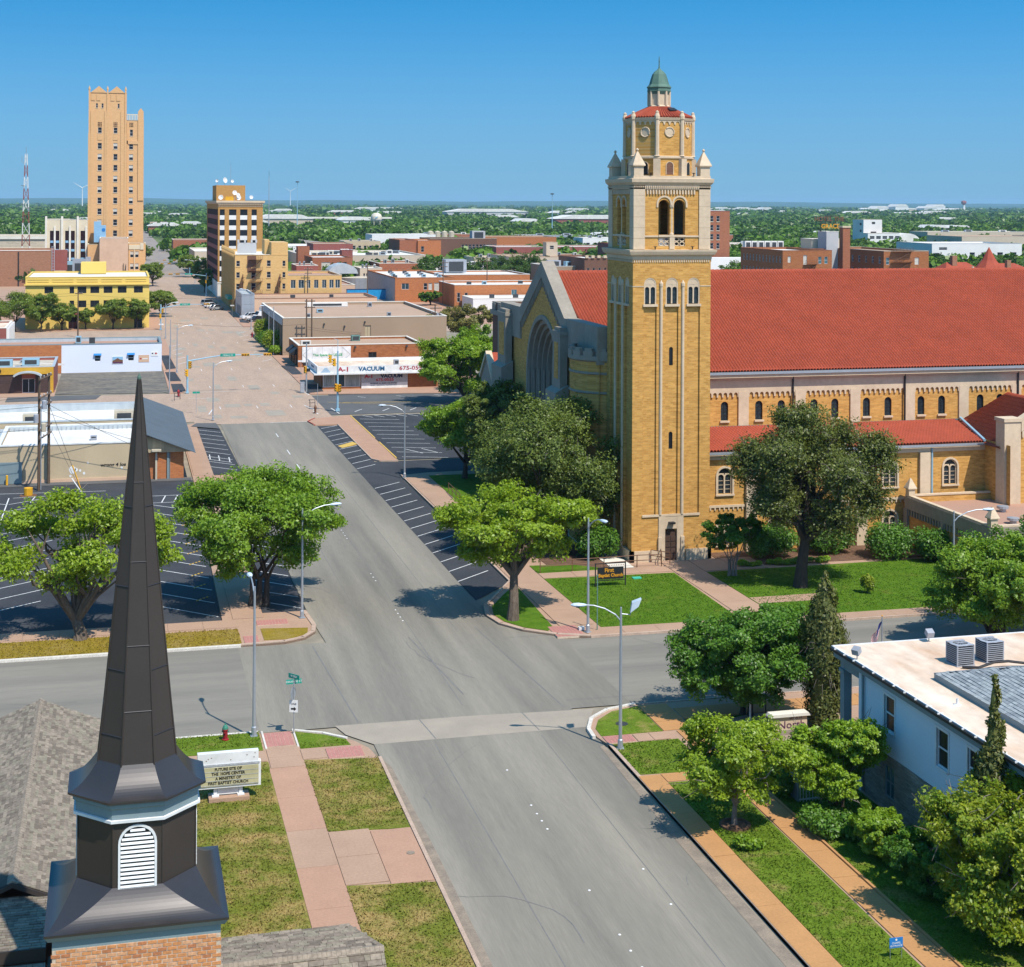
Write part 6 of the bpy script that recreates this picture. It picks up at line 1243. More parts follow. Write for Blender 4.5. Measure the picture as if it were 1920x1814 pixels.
# shop to let, vacuum shop
ls = bld('shop_to_let', 'orange brick shop with white leasing board and black awnings', 'shop', 31.7, 54.4, 279.4, 294.8, 4.0, 'shop_brick', 'roof_sand', 'white_stone', .35, sw=[(45.2, 1.6, 1.5, 1.0, 'split')], ww=[(282, .2, 2, 2.4), (286, .2, 2, 2.4), (290, .2, 2, 2.4)], frame='ac_dark')
lb_ = part(ls, 'lease_board', 'sign_white', MB().box(32.4, 41.2, 279.22, 279.39, 1.0, 3.75))
for k in range(4): part(lb_, 'board_joint', 'sign_grey', MB().box(34.2 + 1.8 * k, 34.24 + 1.8 * k, 279.2, 279.219, 1.05, 3.7))
for a, b in (((32.5, 2.3), (33.9, 3.6)), ((32.5, 2.3), (33.9, 1.1)), ((41.1, 2.3), (39.7, 3.6)), ((41.1, 2.3), (39.9, 1.4))): part(lb_, 'board_line', 'sign_grey', MB().tube([(a[0], 279.2, a[1]), (b[0], 279.2, b[1])], .025, 4))
lettering(lb_, 'This Space for LEASE', .62, 'letter_green', (37.0, 279.2, 2.25), extrude=.01, bold=.012)
for y in (281, 286): part(ls, 'awning', 'black_metal', MB().extr([(31.66, y, 3.4), (30.5, y, 2.5), (30.5, y, 2.2), (31.66, y, 2.2)], (0, 3.4, 0)))
part(ls, 'shop_sign', 'sign_black', MB().box(32.6, 34.4, 279.2, 279.39, .5, .95))
for x in (42, 51.5): part(ls, 'wall_lamp', 'ac_dark', MB().box(x - .15, x + .15, 278.95, 279.38, 3.4, 3.75))
rooftop('grey roof unit on the leasing shop', 'units on the leasing shop roof', [(33.6, 284, 1.8, 1.2, .9, 'roof_white'), (43.8, 291, 1.6, 1.4, 1.1, 'ac_green')], 3.6)
va = thing('vacuum_shop', 'white fronted vacuum cleaner shop with big sign band on the corner', 'shop', (40, 252, 0)); vx0, vx1, vy = 31.8, 50.5, 245.9
part(va, 'wall', 'shop_brick', MB().box(vx0, vx0 + .3, vy + 1.3, 257.5, 0, 2.5).box(vx0, 37.85, vy, vy + .25, 0, .42).box(vx0 + .3, vx1, 257.2, 257.5, 0, 2.5).box(vx1 - .3, vx1, vy, 257.2, 0, 2.5).box(37.9, vx1 - .3, vy + .1, vy + .3, 0, 2.5)); part(va, 'floor', 'grey_wall', MB().sheet([(vx0 + .3, vy), (vx1 - .3, vy), (vx1 - .3, 257.2), (vx0 + .3, 257.2)], .05))
cf = MB()
for x in (vx0 + .05, 33.7, 35.3, 37.75): cf.box(x, x + .1, vy + .02, vy + .14, .43, 2.45)
part(va, 'shop_front', 'trim_white', cf.box(vx0, 37.85, vy - .02, vy + .02, .42, .5))
for x0_, x1_, m_ in ((vx0 + .15, 33.7, 'curtain'), (33.8, 35.3, 'glass_blue'), (35.4, 37.75, 'curtain')): part(va, 'pane', m_, MB().box(x0_, x1_, vy + .06, vy + .1, .5, 2.45))
part(va, 'roof', 'roof_rusty', MB().sheet([(31.0, vy - .7), (vx1, vy - .7), (vx1, 257.3), (31.0, 257.3)], 3.35)); band_ = part(va, 'sign_band', 'sign_white', MB().box(30.8, vx1 + .2, vy - 1.0, vy - .8, 2.72, 3.85).box(30.8, 31.0, vy - .8, 257.4, 2.72, 3.85).box(31.0, vx1 + .2, 257.2, 257.4, 2.72, 3.85))
part(va, 'canopy', 'trim_white', MB().box(30.3, vx1 + .3, vy - 1.3, 257.2, 2.5, 2.7)); sg = part(va, 'shop_sign', 'sign_white', MB().box(38.0, 45.5, vy - .12, vy - .02, .05, 2.4)); part(sg, 'sign_panel', 'sign_grey', MB().box(38.02, 45.48, vy - .14, vy - .121, 1.0, 2.38))
lettering(band_, 'A-1', .98, 'letter_red', (35.0, vy - 1.01, 3.28), extrude=.015, bold=.03, sx=1.25); lettering(band_, 'VACUUM', .9, 'letter_blue', (39.5, vy - 1.01, 3.3), extrude=.015, bold=.035, sx=1.12); lettering(band_, '675-0555', .9, 'letter_red', (46.1, vy - 1.01, 3.3), extrude=.015, bold=.01, sx=1.25)
lettering(sg, 'A-1', .78, 'letter_red', (39.2, vy - .15, 2.0), extrude=.01, bold=.04, sx=1.2); lettering(sg, 'VACUUM', .74, 'letter_navy', (42.9, vy - .15, 2.0), extrude=.01, bold=.04, sx=1.15); lettering(sg, '675-0555', .62, 'letter_red', (41.8, vy - .15, 1.42), extrude=.01, bold=.02, sx=1.25)
lettering(sg, 'WE REPAIR ALL MAKES AND MODELS', .26, 'letter_navy', (41.6, vy - .15, .86), extrude=.01, bold=.008); lettering(sg, 'FILTERS - CARPETBAGS - CLEANING PARTS', .22, 'letter_blue', (41.6, vy - .13, .55), extrude=.01)
lettering(band_, 'VACUUM', .5, 'letter_blue', (30.78, 251, 3.3), rz=WF, extrude=.01, sx=1.6); lg = MB()
for k in range(5): lg.box(31.4 + .13 * k, 32.9 - .12 * k, vy - 1.02, vy - 1.001, 2.9 + .15 * k, 2.98 + .15 * k)
part(band_, 'logo', 'cooling_blue', lg); rooftop('grey ribbed drum on the vacuum shop roof', 'units on the vacuum shop', [(44.2, 249, .8, .8, .95, 'ac_grey')], 3.36)
# left side: pale blue wall, mustard bar, tan painted store with metal roofs
bb = bld('pale_blue_building', 'long low building with pale blue end wall and small posters', 'building', -30, 7.7, 279, 291.5, 4.9, 'blue_white_wall', 'roof_pinkish', 'trim_blue', .5, sw=[(-3.2, 1.9, 1.0, 1.1, 'sash', 'glass_blue'), (2.45, 1.9, 1.0, 1.1, 'sash', 'glass_dark')], frame='trim_white')
for x in (-3.2, 2.45): part(bb, 'window_hood', 'sign_blue', MB().extr([(x - .65, 278.99, 3.3), (x - .65, 278.6, 3.0), (x - .65, 278.99, 3.0)], (1.3, 0, 0)))
ps = part(bb, 'mountain_poster', 'sign_white', MB().box(-.75, 1.15, 278.93, 278.995, 1.45, 2.75)); part(ps, 'poster_sky', 'cooling_blue', MB().box(-.68, 1.08, 278.91, 278.929, 2.05, 2.68)); part(ps, 'poster_mountain', 'brown_metal', MB().extr([(-.68, 278.9, 1.98), (-.2, 278.9, 2.2), (.2, 278.9, 2.45), (.55, 278.9, 2.2), (1.08, 278.9, 2.1), (1.08, 278.9, 1.75), (-.68, 278.9, 1.75)], (0, .008, 0))); part(ps, 'poster_water', 'letter_purple', MB().box(-.68, 1.08, 278.905, 278.928, 1.52, 1.76))
pk = part(bb, 'pink_poster', 'plaster_pink', MB().box(3.75, 5.55, 278.95, 278.995, 1.65, 2.9)); part(pk, 'poster_mark', 'letter_red', MB().box(3.95, 4.25, 278.93, 278.949, 2.15, 2.4)); part(pk, 'poster_line', 'sign_white', MB().box(4.4, 5.3, 278.93, 278.949, 2.15, 2.32))
wp = part(bb, 'white_poster', 'sign_white', MB().box(5.85, 7.1, 278.95, 278.995, 2.65, 3.5)); part(wp, 'poster_mark', 'letter_red', MB().extr([(6.5, 278.94, 3.1), (6.7, 278.94, 3.35), (6.95, 278.94, 3.1), (6.7, 278.94, 2.95)], (0, .008, 0))); part(wp, 'poster_mark', 'letter_navy', MB().box(6.0, 6.25, 278.93, 278.949, 3.05, 3.25))
part(bb, 'back_parapet', 'roof_metal', MB().box(-30, 7.4, 290.9, 291.18, 4.4, 4.88)); boxpart(bb, 'brick_part', 'orange_brick', -30.05, -9.25, 278.9, 278.985, 0, 4.9)
rooftop('grey unit on the long pinkish roof left of the street', 'units on the pinkish roof', [(-6.6, 287, 1.0, 1, 1.3, 'galv_blue'), (-4.2, 283.5, 1.0, 1, 1.3, 'ac_dark')], 4.4)
mu = bld('mustard_bar', 'mustard and maroon bar with arched white door canopy', 'bar', -26, -9.4, 251.2, 266.5, 4.0, 'maroon', 'roof_stained', 'roof_metal', .4, sw=[(-13.2, .05, 1.9, 2.2, 'split')], frame='trim_white')
part(mu, 'front_panel', 'dark_maroon', MB().box(-26, -14.22, 251.05, 251.19, .1, 2.9).box(-12.18, -10.3, 251.05, 251.19, .1, 2.9)); part(mu, 'fascia', 'mustard', MB().box(-26, -9.5, 250.9, 251.19, 2.95, 3.99).box(-10.25, -9.5, 250.9, 251.19, 0, 2.945)); aw = MB()
aw.extr([(-13.3 - 2.4 * math.cos(PI * (.15 + .07 * k)), 250.85, 2.35 + 1.15 * math.sin(PI * (.15 + .07 * k))) for k in range(11)] + [(-13.3 - 2.2 * math.cos(PI * (.85 - .07 * k)), 250.85, 2.2 + 1.1 * math.sin(PI * (.85 - .07 * k))) for k in range(11)], (0, -1.5, 0)); part(mu, 'door_canopy', 'roof_metal', aw); part(mu, 'bar_emblem', 'sign_black', MB().extr([(-17.7 + .45 * math.cos(PI * k / 6), 250.88, 3.5 + .45 * math.sin(PI * k / 6)) for k in range(12)], (0, -.04, 0)))
boxpart(mu, 'white_pipe', 'trim_white', -9.35, -8.3, 265.9, 266.1, 2.7, 3.0)
rooftop('pale blue grey unit on the stained bar roof', 'units on the bar roof', [(-17.2, 256.5, 2.6, 1.4, 1.15, 'galv_blue'), (-13.2, 257.5, 2.6, 1.4, 1.15, 'galv_blue'), (-15.0, 254, .8, .8, .4, 'galv'), (-14.6, 262, 1, 1, .5, 'galv')], 3.6)
ts_ = bld('tan_painted_store', 'tan painted block wall store with sunken metal edged roof and graffiti', 'store', -12.2, 2.9, 171.3, 186, 3.95, 'sand_paint', 'roof_white', 'trim_white', .45)
part(ts_, 'roof_wall', 'roof_metal', MB().box(-11.9, 2.6, 185.2, 185.68, 3.5, 3.94))
seam = MB()
for k in range(28): seam.box(-11.8 + .52 * k, -11.74 + .52 * k, 185.1, 185.198, 3.5, 3.94)
part(ts_, 'roof_wall_seam', 'galv', seam, kind='stuff'); boxpart(ts_, 'footing', 'plaster_pink', -12.2, 2.9, 171.18, 171.295, 0, .32)
lettering(ts_, 'wrong 4 los', .5, 'letter_black', (-.3, 171.28, 1.65), extrude=.003, bold=.015, shear=.15, sx=1.1)
for x, z, r in ((-4.5, 1.25, .36), (-4.1, 1.25, .16), (-3.7, 1.15, .12), (-3.3, .85, .13), (-4.7, .6, .12), (-2.9, 1.95, .09), (-.2 + .8, 1.3, .12)): part(ts_, 'paint_blot', 'sign_white', MB().extr([(x + r * (1 + .2 * math.sin(5 * t)) * math.cos(t), 171.29, z + r * 1.2 * math.sin(t)) for t in [PI * k / 6 for k in range(12)]], (0, -.006, 0)))
t2_ = bld('metal_roof_store', 'rear part of the tan store with white roof and blue grey parapet', 'store', -30, 2.9, 186.3, 202, 4.35, 'sand_paint', 'roof_white', 'roof_metal', .75); part(t2_, 'roof_wall', 'roof_metal', MB().box(-29.6, 2.6, 201.3, 201.68, 3.6, 4.34))
t3_ = bld('stained_roof_store', 'low neighbouring store with brown stained flat roof at left', 'store', -32, -12.4, 171.6, 186, 3.6, 'sand_paint', 'roof_stained', 'roof_metal', .3)
for x, z, m_ in ((-14.4, 1.3, 'ac_tan'), (-13.1, 1.0, 'brown_metal')): part(t3_, 'meter_box', m_, MB().box(x - .35, x + .35, 171.2, 171.59, z - .5, z + .5))
part(t3_, 'shutter', 'trim_blue', MB().box(-12.39, -9.6, 171.0, 171.15, .05, 2.3)); part(t3_, 'bollard', 'signal_yellow', MB().lathe([(.12, 0), (.12, 1.0), (.001, 1.08)], -12.0, 170.6, 8).lathe([(.12, 0), (.12, 1.0), (.001, 1.08)], -11.1, 170.6, 8))
br = thing('brick_annex', 'small orange brick end with dark slate shed roof on the tan store', 'building', (5, 180, 0))
part(br, 'wall', 'orange_brick', MB().box(2.95, 7.1, 171.0, 202, 0, 2.88)); part(br, 'gable_panel', 'panel_beige', MB().extr([(2.95, 170.7, 2.885), (8.0, 170.7, 2.885), (3.2, 170.7, 4.7), (2.95, 170.7, 4.7)], (0, 30, 0)))
sr = MB()
for k in range(26):
    x = 3.1 + .2 * k; sr.cur = 0; z0_, z1_ = 5.0 - (k) * .0805, 5.0 - (k + 1) * .0805 - .03; sr.extr([(x, 169.9, z0_), (x + .22, 169.9, z1_), (x + .22, 169.9, z1_ - .06), (x, 169.9, z0_ - .06)], (0, 33, 0))
part(br, 'shed_roof', 'roof_slate', sr); part(br, 'roof_flashing', 'cooling_blue', MB().box(2.85, 3.12, 170, 202.6, 4.4, 5.06)); part(br, 'light_bracket', 'ac_tan', MB().box(3.7, 4.7, 169.9, 170.6, 3.1, 3.3).box(4.1, 4.3, 170.5, 170.65, 0, 3.1)); part(br, 'downpipe', 'trim_blue', MB().box(5.35, 5.55, 170.82, 170.99, 0, 2.85).box(5.6, 5.66, 170.82, 170.99, 0, 2.85))
rooftop('tan roof unit on the white roofed tan store', 'units on the tan painted store', [(.9, 187.8, 2.3, 1.6, 1.7, 'ac_tan')], 3.62); rooftop('small roof unit on the white roofed tan store', 'small units on the tan painted store', [(-4.3, 187.6, 1.1, .9, .55, 'brown_metal'), (-9.6, 188, 1.8, 1.4, 1.5, 'ac_tan'), (-8.7, 187.4, .8, .8, .6, 'galv_blue')], 3.62); rooftop('round grey vent on the front roof of the tan store', 'vents on the tan store', [(-2.4, 177, .7, .7, .5, 'ac_grey')], 3.5)
sl3 = bld('slatted_building', 'small building at the left edge with white slatted front', 'building', -34, -21.5, 326, 345, 4.2, 'maroon', 'roof_rusty', 'white_stone', .3)
for k in range(8): boxpart(sl3, 'white_fin', 'white_wall', -21.48, -20.9, 326.4 + 2.3 * k, 327.2 + 2.3 * k, 0, 4.2)

# ------------------------------------------------------------------ background blocks east of the street
def rows(x0, x1, n, z, w, h, *a): return [(x0 + (x1 - x0) * (k + .5) / n, z, w, h, *a) for k in range(n)]
ob_ = bld('orange_brick_block', 'orange brick block with grey sided flank, one white sash and boarded openings', 'building', 80.3, 98.2, 455, 507, 7.3, 'orange_brick', 'roof_white', 'orange_brick', .4, sw=[(83.4, 3.9, 2.2, 1.8, 'split', 'glass_blue'), (89.5, 3.7, 1.1, 2.0), (91.0, 3.7, 1.1, 2, 'split', 'blind'), (93.4, 3.4, 2.4, 2.4, 'split', 'blind'), (96.2, 3.7, 1.0, 2, 'split', 'blind')])
part(ob_, 'grey_cladding', 'ac_grey', MB().box(80.2, 80.29, 455.3, 507, 0, 7.1))
rooftop('big dark grey cooling unit on the orange brick block', 'cooling units on the brick block', [(108, 500, 7, 6, 4.2, 'ac_grey')], 6.9); rooftop('small unit on the orange brick block roof', 'small units on the brick block', [(81.5 + 1.4 * k, 462 + (k * 11) % 36, 1.2, 1.2, .9, ('ac_dark', 'galv_blue', 'ac_grey')[k % 3]) for k in range(12)], 6.9)
bld('white_roof_store', 'wide white roofed store joined behind the orange brick block', 'building', 98.4, 128, 478, 507, 7.0, 'orange_brick', 'roof_white', 'roof_white', .4)
bld('orange_brick_store', 'single storey orange brick store with white roof left of the church gable', 'building', 93, 122, 430, 452, 6.4, 'orange_brick', 'roof_white', 'roof_white', .5, sw=[(94.2, 1.6, .9, 2.6, 'sash'), (96.4, 1.6, .9, 2.6), (110.5, 3.0, 1.6, 2.0, 'split', 'glass_teal')])
rooftop('small unit on the white store roof beside the church gable', 'units on the white store roof', [(99, 438, 1.2, 1.2, 1, 'ac_dark'), (104, 440, 1.2, 1.2, 1, 'galv_blue'), (116, 444, 1.2, 1.2, .9, 'ac_dark')], 5.9)
bld('white_lean_to', 'white flat roof in front of the orange brick store', 'building', 95, 123, 415, 429, 3.4, 'white_wall', 'roof_white', 'white_stone', .3); rooftop('dark unit on the white flat roof before the brick store', 'units on the white lean to', [(101.5, 420, 1.2, 1.2, 1.2, 'ac_dark'), (108.6, 421, 1.3, 1.2, 1.1, 'ac_dark')], 3.1)
bld('brick_tower_house', 'three storey orange brick block rising behind dark trees', 'building', 134, 144.9, 700, 730, 12.2, 'orange_brick', 'roof_white', 'orange_brick', .5, sw=[(136.2, 7.0, 1.4, 2.6), (136.2, 2, 1.4, 2.6), (138.6, 2, 1.4, 2.6)]); bld('brick_tower_wing', 'darker brick wing joined to the three storey orange block', 'building', 125.7, 133.9, 701, 730, 12.4, 'red_brick', 'roof_white', 'red_brick', .5)
bld('dark_flat_block', 'long dark brick flat roofed building beyond the treetops', 'building', 156, 191, 780, 810, 11.2, 'dark_brick', 'dark_maroon', 'beige_wall', .5, sw=rows(172, 191, 10, 5.8, 1.3, 2.4)); rooftop('pale box on the long dark flat building', 'pale roof boxes', [(183, 790, 7, 6, 4, 'grey_wall')], 11)
bld('white_metal_shed', 'long white metal roofed warehouse in front of the water tower', 'warehouse', 145, 183, 900, 925, 10.6, 'white_wall', 'roof_white', 'white_wall', .1); tk = thing('silo_row', 'row of tan cylindrical silos beside the white warehouse', 'silo', (189, 905, 0))
for k in range(4): part(tk, 'silo', 'ac_tan', MB().lathe([(1.8, 0), (1.8, 12.2), (.001, 13)], 181 + 4.2 * k, 905, 10))
bld('maroon_strip', 'low maroon building with white bands behind the treetops', 'building', 176, 236, 720, 745, 8.6, 'maroon', 'roof_white', 'white_stone', .4); bld('orange_strip', 'long orange brick shed behind the maroon building', 'building', 186, 226, 790, 815, 11.8, 'orange_brick', 'roof_sand', 'beige_wall', .3)
bld('tan_flat_block', 'wide tan flat roofed block above the church gable', 'building', 142, 166, 560, 590, 9.6, 'beige_wall', 'roof_sand', 'roof_sand', .3); bld('tan_stair_block', 'small tan stair tower on the flat roofed block', 'building', 160.5, 165, 575, 580, 14.6, 'beige_wall', 'roof_sand', 'limestone', .3, sw=[(162.7, 12, 1.6, 1.4)])
bld('grey_brown_block', 'grey brown blank block with flat roof beside the merlon topped building', 'building', 135.5, 147, 480, 505, 9.4, 'tan_paint', 'roof_white', 'roof_white', .4); rooftop('pale boxy unit on the grey brown block', 'pale units on the grey brown block', [(138, 486, 4.4, 3, 2.2, 'ac_grey'), (144, 487, 3.6, 3, 1.8, 'galv_blue')], 9)
mb_ = bld('merlon_building', 'dark brick building with merlons on its parapet left of the tower', 'building', 143.8, 152.5, 470, 500, 12.3, 'dark_brick', 'roof_white', 'brown_brick', .5, sw=[(145 + 1.9 * k, 6.5, .8, 2.8) for k in range(4)]); part(mb_, 'merlon', 'limestone', MB().box(144, 145, 469.6, 470.3, 12.46, 13.3).box(146, 147, 469.6, 470.3, 12.46, 13.3).box(148, 149, 469.6, 470.3, 12.46, 13.3).box(150, 151, 469.6, 470.3, 12.46, 13.3))
bld('cream_block', 'pale cream wall right of the merlon topped building', 'building', 152.7, 162, 476, 500, 11.6, 'cream_stone', 'roof_white', 'white_stone', .4)
bld('rust_brick_hall', 'rust red brick hall with pale upright doors in the middle distance', 'building', 68.5, 83, 560, 585, 9.6, 'red_brick', 'roof_white', 'red_brick', .4, sw=[(73.4, 3.4, 3.2, 4.6, 'split', 'blind'), (78.3, 3.4, 1.8, 4.6, 'split', 'blind'), (80.3, 3.4, 1.4, 4.6)]); bld('rust_brick_stack', 'square rust brick tower on the roofs of the middle distance', 'building', 66.4, 70.8, 588, 594, 12.8, 'red_brick', 'roof_sand', 'red_brick', .3); bld('maroon_brick_stack', 'square maroon brick tower behind the rust red hall', 'building', 83.4, 87.6, 590, 596, 11.2, 'maroon', 'roof_sand', 'maroon', .3)
bld('white_roof_block', 'broad white flat roof in the middle distance crowded with units', 'building', 70, 118, 600, 660, 9.0, 'beige_wall', 'roof_white', 'white_stone', .5); rooftop('unit on the broad white roof in the middle distance', 'units on the broad white roof', [(72 + (k * 13) % 44, 605 + (k * 29) % 50, 1.5 + k % 3, 1.5, 1.2 + .3 * (k % 2), ('galv', 'roof_white', 'ac_dark', 'ac_tan')[k % 4]) for k in range(22)], 8.5)
bld('tan_long_roof', 'long low tan roofed building at the edge of the trees', 'building', 86, 104, 700, 725, 10.8, 'maroon', 'roof_sand', 'beige_wall', .3); bld('white_mall', 'wide low white roof running behind the office block', 'building', 54, 108, 760, 800, 8.0, 'white_wall', 'roof_white', 'white_stone', .4)
qh = thing('arched_hall', 'round ended grey metal hall with sagging roof', 'hall', (78, 520, 0)); part(qh, 'curved_wall', 'galv', MB().lathe([(7, 0), (7, 4.4)], 80, 520, 16, PI, False, PI)); part(qh, 'roof', 'beige_wall', MB().lathe([(7.05, 4.4), (.01, 4.8)], 80, 520, 16, PI, False, PI)); part(qh, 'vault', 'roof_metal', MB().extr([(76 + 5.2 * math.cos(PI * k / 8), 534, 5 + 3.4 * math.sin(PI * k / 8)) for k in range(9)], (0, 10, 0)))
bm_ = bld('blue_mural_wall', 'low wall painted bright blue beside pinkish yards', 'wall', 68.3, 83, 471, 473, 3.0, 'tarp_blue', 'tarp_blue', 'letter_navy', .2)
bld('pink_yard_roof', 'low pinkish yard roof behind the blue painted wall', 'building', 60.5, 72, 480, 510, 4.0, 'plaster_pink', 'roof_pinkish', 'white_stone', .3)
# beyond the church: brick hotel, red tower, factory, long white block
bld('red_brick_tower', 'tall red brick block with white corner capital right of the bell tower', 'building', 219, 230, 560, 590, 27.0, 'red_brick', 'roof_white', 'maroon', .6, sw=[(x, z, 1.3, 2.2) for x in (222.6, 225.2) for z in (12.5, 16, 19.5, 23)], sills='limestone'); tag(link('white_base_block', MB().box(216, 240, 548, 556, 0, 9.4).mesh('white_base_block', 'white_wall')), 'white low wall at the foot of the red brick block', 'wall')
wb = [(182.2, z, .9, 1.7, 'sash', 'blind') for z in (9.8, 13.6)] + [(191.5 + 1.9 * k, z, 1.0, 2.0, 'sash', 'glass_teal') for k in (0, 1) for z in (9.4, 13.2)] + [(187.0, 13.0, 1.1, 2.6, 'split', 'blind')]
bld('grace_hotel', 'orange brick hotel wing with many small side windows beyond the church ridge', 'hotel', 180.2, 195.2, 400, 430, 16.9, 'shop_brick', 'roof_white', 'red_brick', .5, sw=wb, ww=[(401.8 + 2.35 * k, z, .9, 1.9) for k in range(12) for z in (9.8, 13.4)], pane='glass_teal')
bld('grace_hotel_east', 'east wing of the old brick hotel with tall black fire escape', 'hotel', 211.8, 226, 401, 442, 16.6, 'shop_brick', 'roof_sand', 'beige_wall', .5, sw=[(222.2, 12.8, 1.3, 2.0, 'sash', 'blind'), (213, 12.8, 1.0, 2.0, 'sash', 'glass_teal'), (222.2, 9, 1.3, 2, 'sash', 'blind')], ww=[(403.5 + 4.2 * k, z, 1.3, 2.0) for k in range(9) for z in (9.4, 13)], pane='glass_teal')
bld('grace_hotel_court', 'recessed brick court between the two wings of the old hotel', 'hotel', 195.3, 211.7, 431, 445, 16.4, 'red_brick', 'roof_sand', 'red_brick', .5)
fire_escape(214, 220.5, 400.9, [16.6, 13.6, 10.6, 7.6], 'tall black fire escape on the east wing of the brick hotel'); fire_escape(186.5, 190.5, 399.9, [13.2, 10.2, 7.2], 'black stair on the front of the orange hotel wing')
ck = thing('chimney', 'tall square brick chimney on the old hotel', 'chimney', (204.6, 411, 0)); part(ck, 'stack', 'red_brick', MB().box(203.5, 205.8, 410, 412.3, 0, 23.2)); part(ck, 'cap', 'limestone', MB().box(203.3, 206, 409.8, 412.5, 23.2, 23.6))
bld('hotel_lift_house', 'pale grey lift tower below the rooftop letters', 'building', 208, 212, 430, 436, 21.6, 'grey_wall', 'roof_white', 'white_stone', .2); bld('hotel_roof_house', 'cream roof pavilion with dark openings right of the chimney', 'building', 206.5, 219, 437, 445, 19.2, 'cream_stone', 'roof_white', 'white_stone', .3, sw=[(209 + 1.9 * k, 16.8, 1.2, 1.9) for k in range(5)])
rooftop('white roof unit row on the old brick hotel', 'white units on the old hotel', [(183 + 2.1 * k, 432, 1.9, 2, 2.4, 'roof_white') for k in range(6)], 16.4)
rg = thing('roof_sign', 'rusty rooftop letters on a steel frame above the old hotel', 'sign', (210, 433, 21.6)); fr = MB()
for x in (207.5, 209.2, 210.9, 212.6): fr.tube([(x, 433, 21.6), (x, 433, 26.6)], .09, 4)
for z in (22.2, 24.2, 26.4): fr.tube([(207.2, 433, z), (213.4, 433, z)], .07, 4)
part(rg, 'frame', 'black_metal', fr); lettering(rg, 'HOTEL THE', 1.9, 'brown_metal', (210.3, 432.8, 25.4), extrude=.08, bold=.03); lettering(rg, 'GRACE', 1.9, 'letter_gold', (210.6, 432.8, 23.2), extrude=.08, bold=.03)
fa = bld('factory_tower', 'derelict white square factory tower above the trees', 'factory', 461, 474, 900, 915, 20.2, 'white_wall', 'roof_sand', 'beige_wall', .4, sw=[(468, 17.2, 2.4, 1.6), (468, 10.8, 4, 1.8)], ww=[(904, 12.2, 3, 1.6), (904, 16.5, 3, 1.6)]); bld('factory_wing', 'low white factory wing with broken windows below the square tower', 'factory', 460.5, 482, 893, 899.9, 11.6, 'white_wall', 'roof_sand', 'beige_wall', .4, sw=[(463.5 + 4.4 * k, z, 3.2, 1.9) for k in range(5) for z in (3.5, 8)]); fs = thing('vaulted_shed', 'white vaulted shed beside the derelict factory tower', 'shed', (492, 900, 0)); part(fs, 'vault', 'roof_white', MB().extr([(492 + 9 * math.cos(PI * k / 10), 900, 6 + 5.5 * math.sin(PI * k / 10)) for k in range(11)] + [(483, 900, 0), (501, 900, 0)], (0, 30, 0)))
bld('long_white_block', 'long white industrial block with small square windows on the right', 'building', 351, 396, 620, 652, 12.6, 'white_wall', 'roof_white', 'grey_wall', .5, sw=[(353.5, 6.5, 2.6, 2), (356.5, 9.8, 4, 1.2), (371, 6.5, 2.6, 2.2), (377, 6.5, 2.8, 2.2), (385, 6.5, 2.8, 2.2), (392, 6.5, 2.6, 2.2)], ww=[(624 + 5.4 * k, 5.6, 3, 3.2) for k in range(6)])
bld('brown_flat_shed', 'broad brown flat shed beyond the long white block', 'building', 472, 530, 800, 840, 11.6, 'beige_wall', 'roof_sand', 'beige_wall', .3); bld('dark_red_block', 'small dark red block with turquoise window among trees', 'building', 208, 224, 640, 660, 12.2, 'maroon', 'dark_maroon', 'maroon', .3, sw=[(218, 8.6, 2, 2, 'split', 'glass_teal')])
rh = thing('red_roof_house', 'red hipped roofs with a conical turret at the right edge', 'house', (256, 425, 0))
def pyr(mb, x0, x1, y0, y1, z0, z1, k=.5): cx_, cy_ = (x0 + x1) / 2, (y0 + y1) / 2; a = [(x0, y0, z0), (x1, y0, z0), (x1, y1, z0), (x0, y1, z0)]; r0, r1 = (x0 + (x1 - x0) * k, cy_, z1), (x1 - (x1 - x0) * k, cy_, z1); mb.quad(a[0], a[1], r1, r0); mb.quad(a[2], a[3], r0, r1); mb.quad(a[1], a[2], r1); mb.quad(a[3], a[0], r0); return mb
part(rh, 'roof', 'clay_tile', pyr(pyr(MB(), 241, 258, 418, 434, 8.0, 12.4, .3), 254, 276, 416, 436, 8.0, 12.0, .3)); part(rh, 'turret_roof', 'clay_tile', MB().lathe([(4.5, 10.5), (2.2, 13.2), (.05, 17.2)], 257, 420, 8)); part(rh, 'wall', 'red_brick', MB().box(242, 275, 419, 433, 0, 8.2)); part(rh, 'chimney', 'brown_brick', MB().box(247, 248.6, 424, 425.6, 11, 14.4)); part(rh, 'chimney', 'brown_brick', MB().box(259.5, 260.8, 414, 415.4, 9, 13.4)); part(rh, 'dormer', 'limestone', MB().extr([(247.6, 416.5, 8), (249.6, 416.5, 11.6), (251.6, 416.5, 8)], (0, .6, 0)))
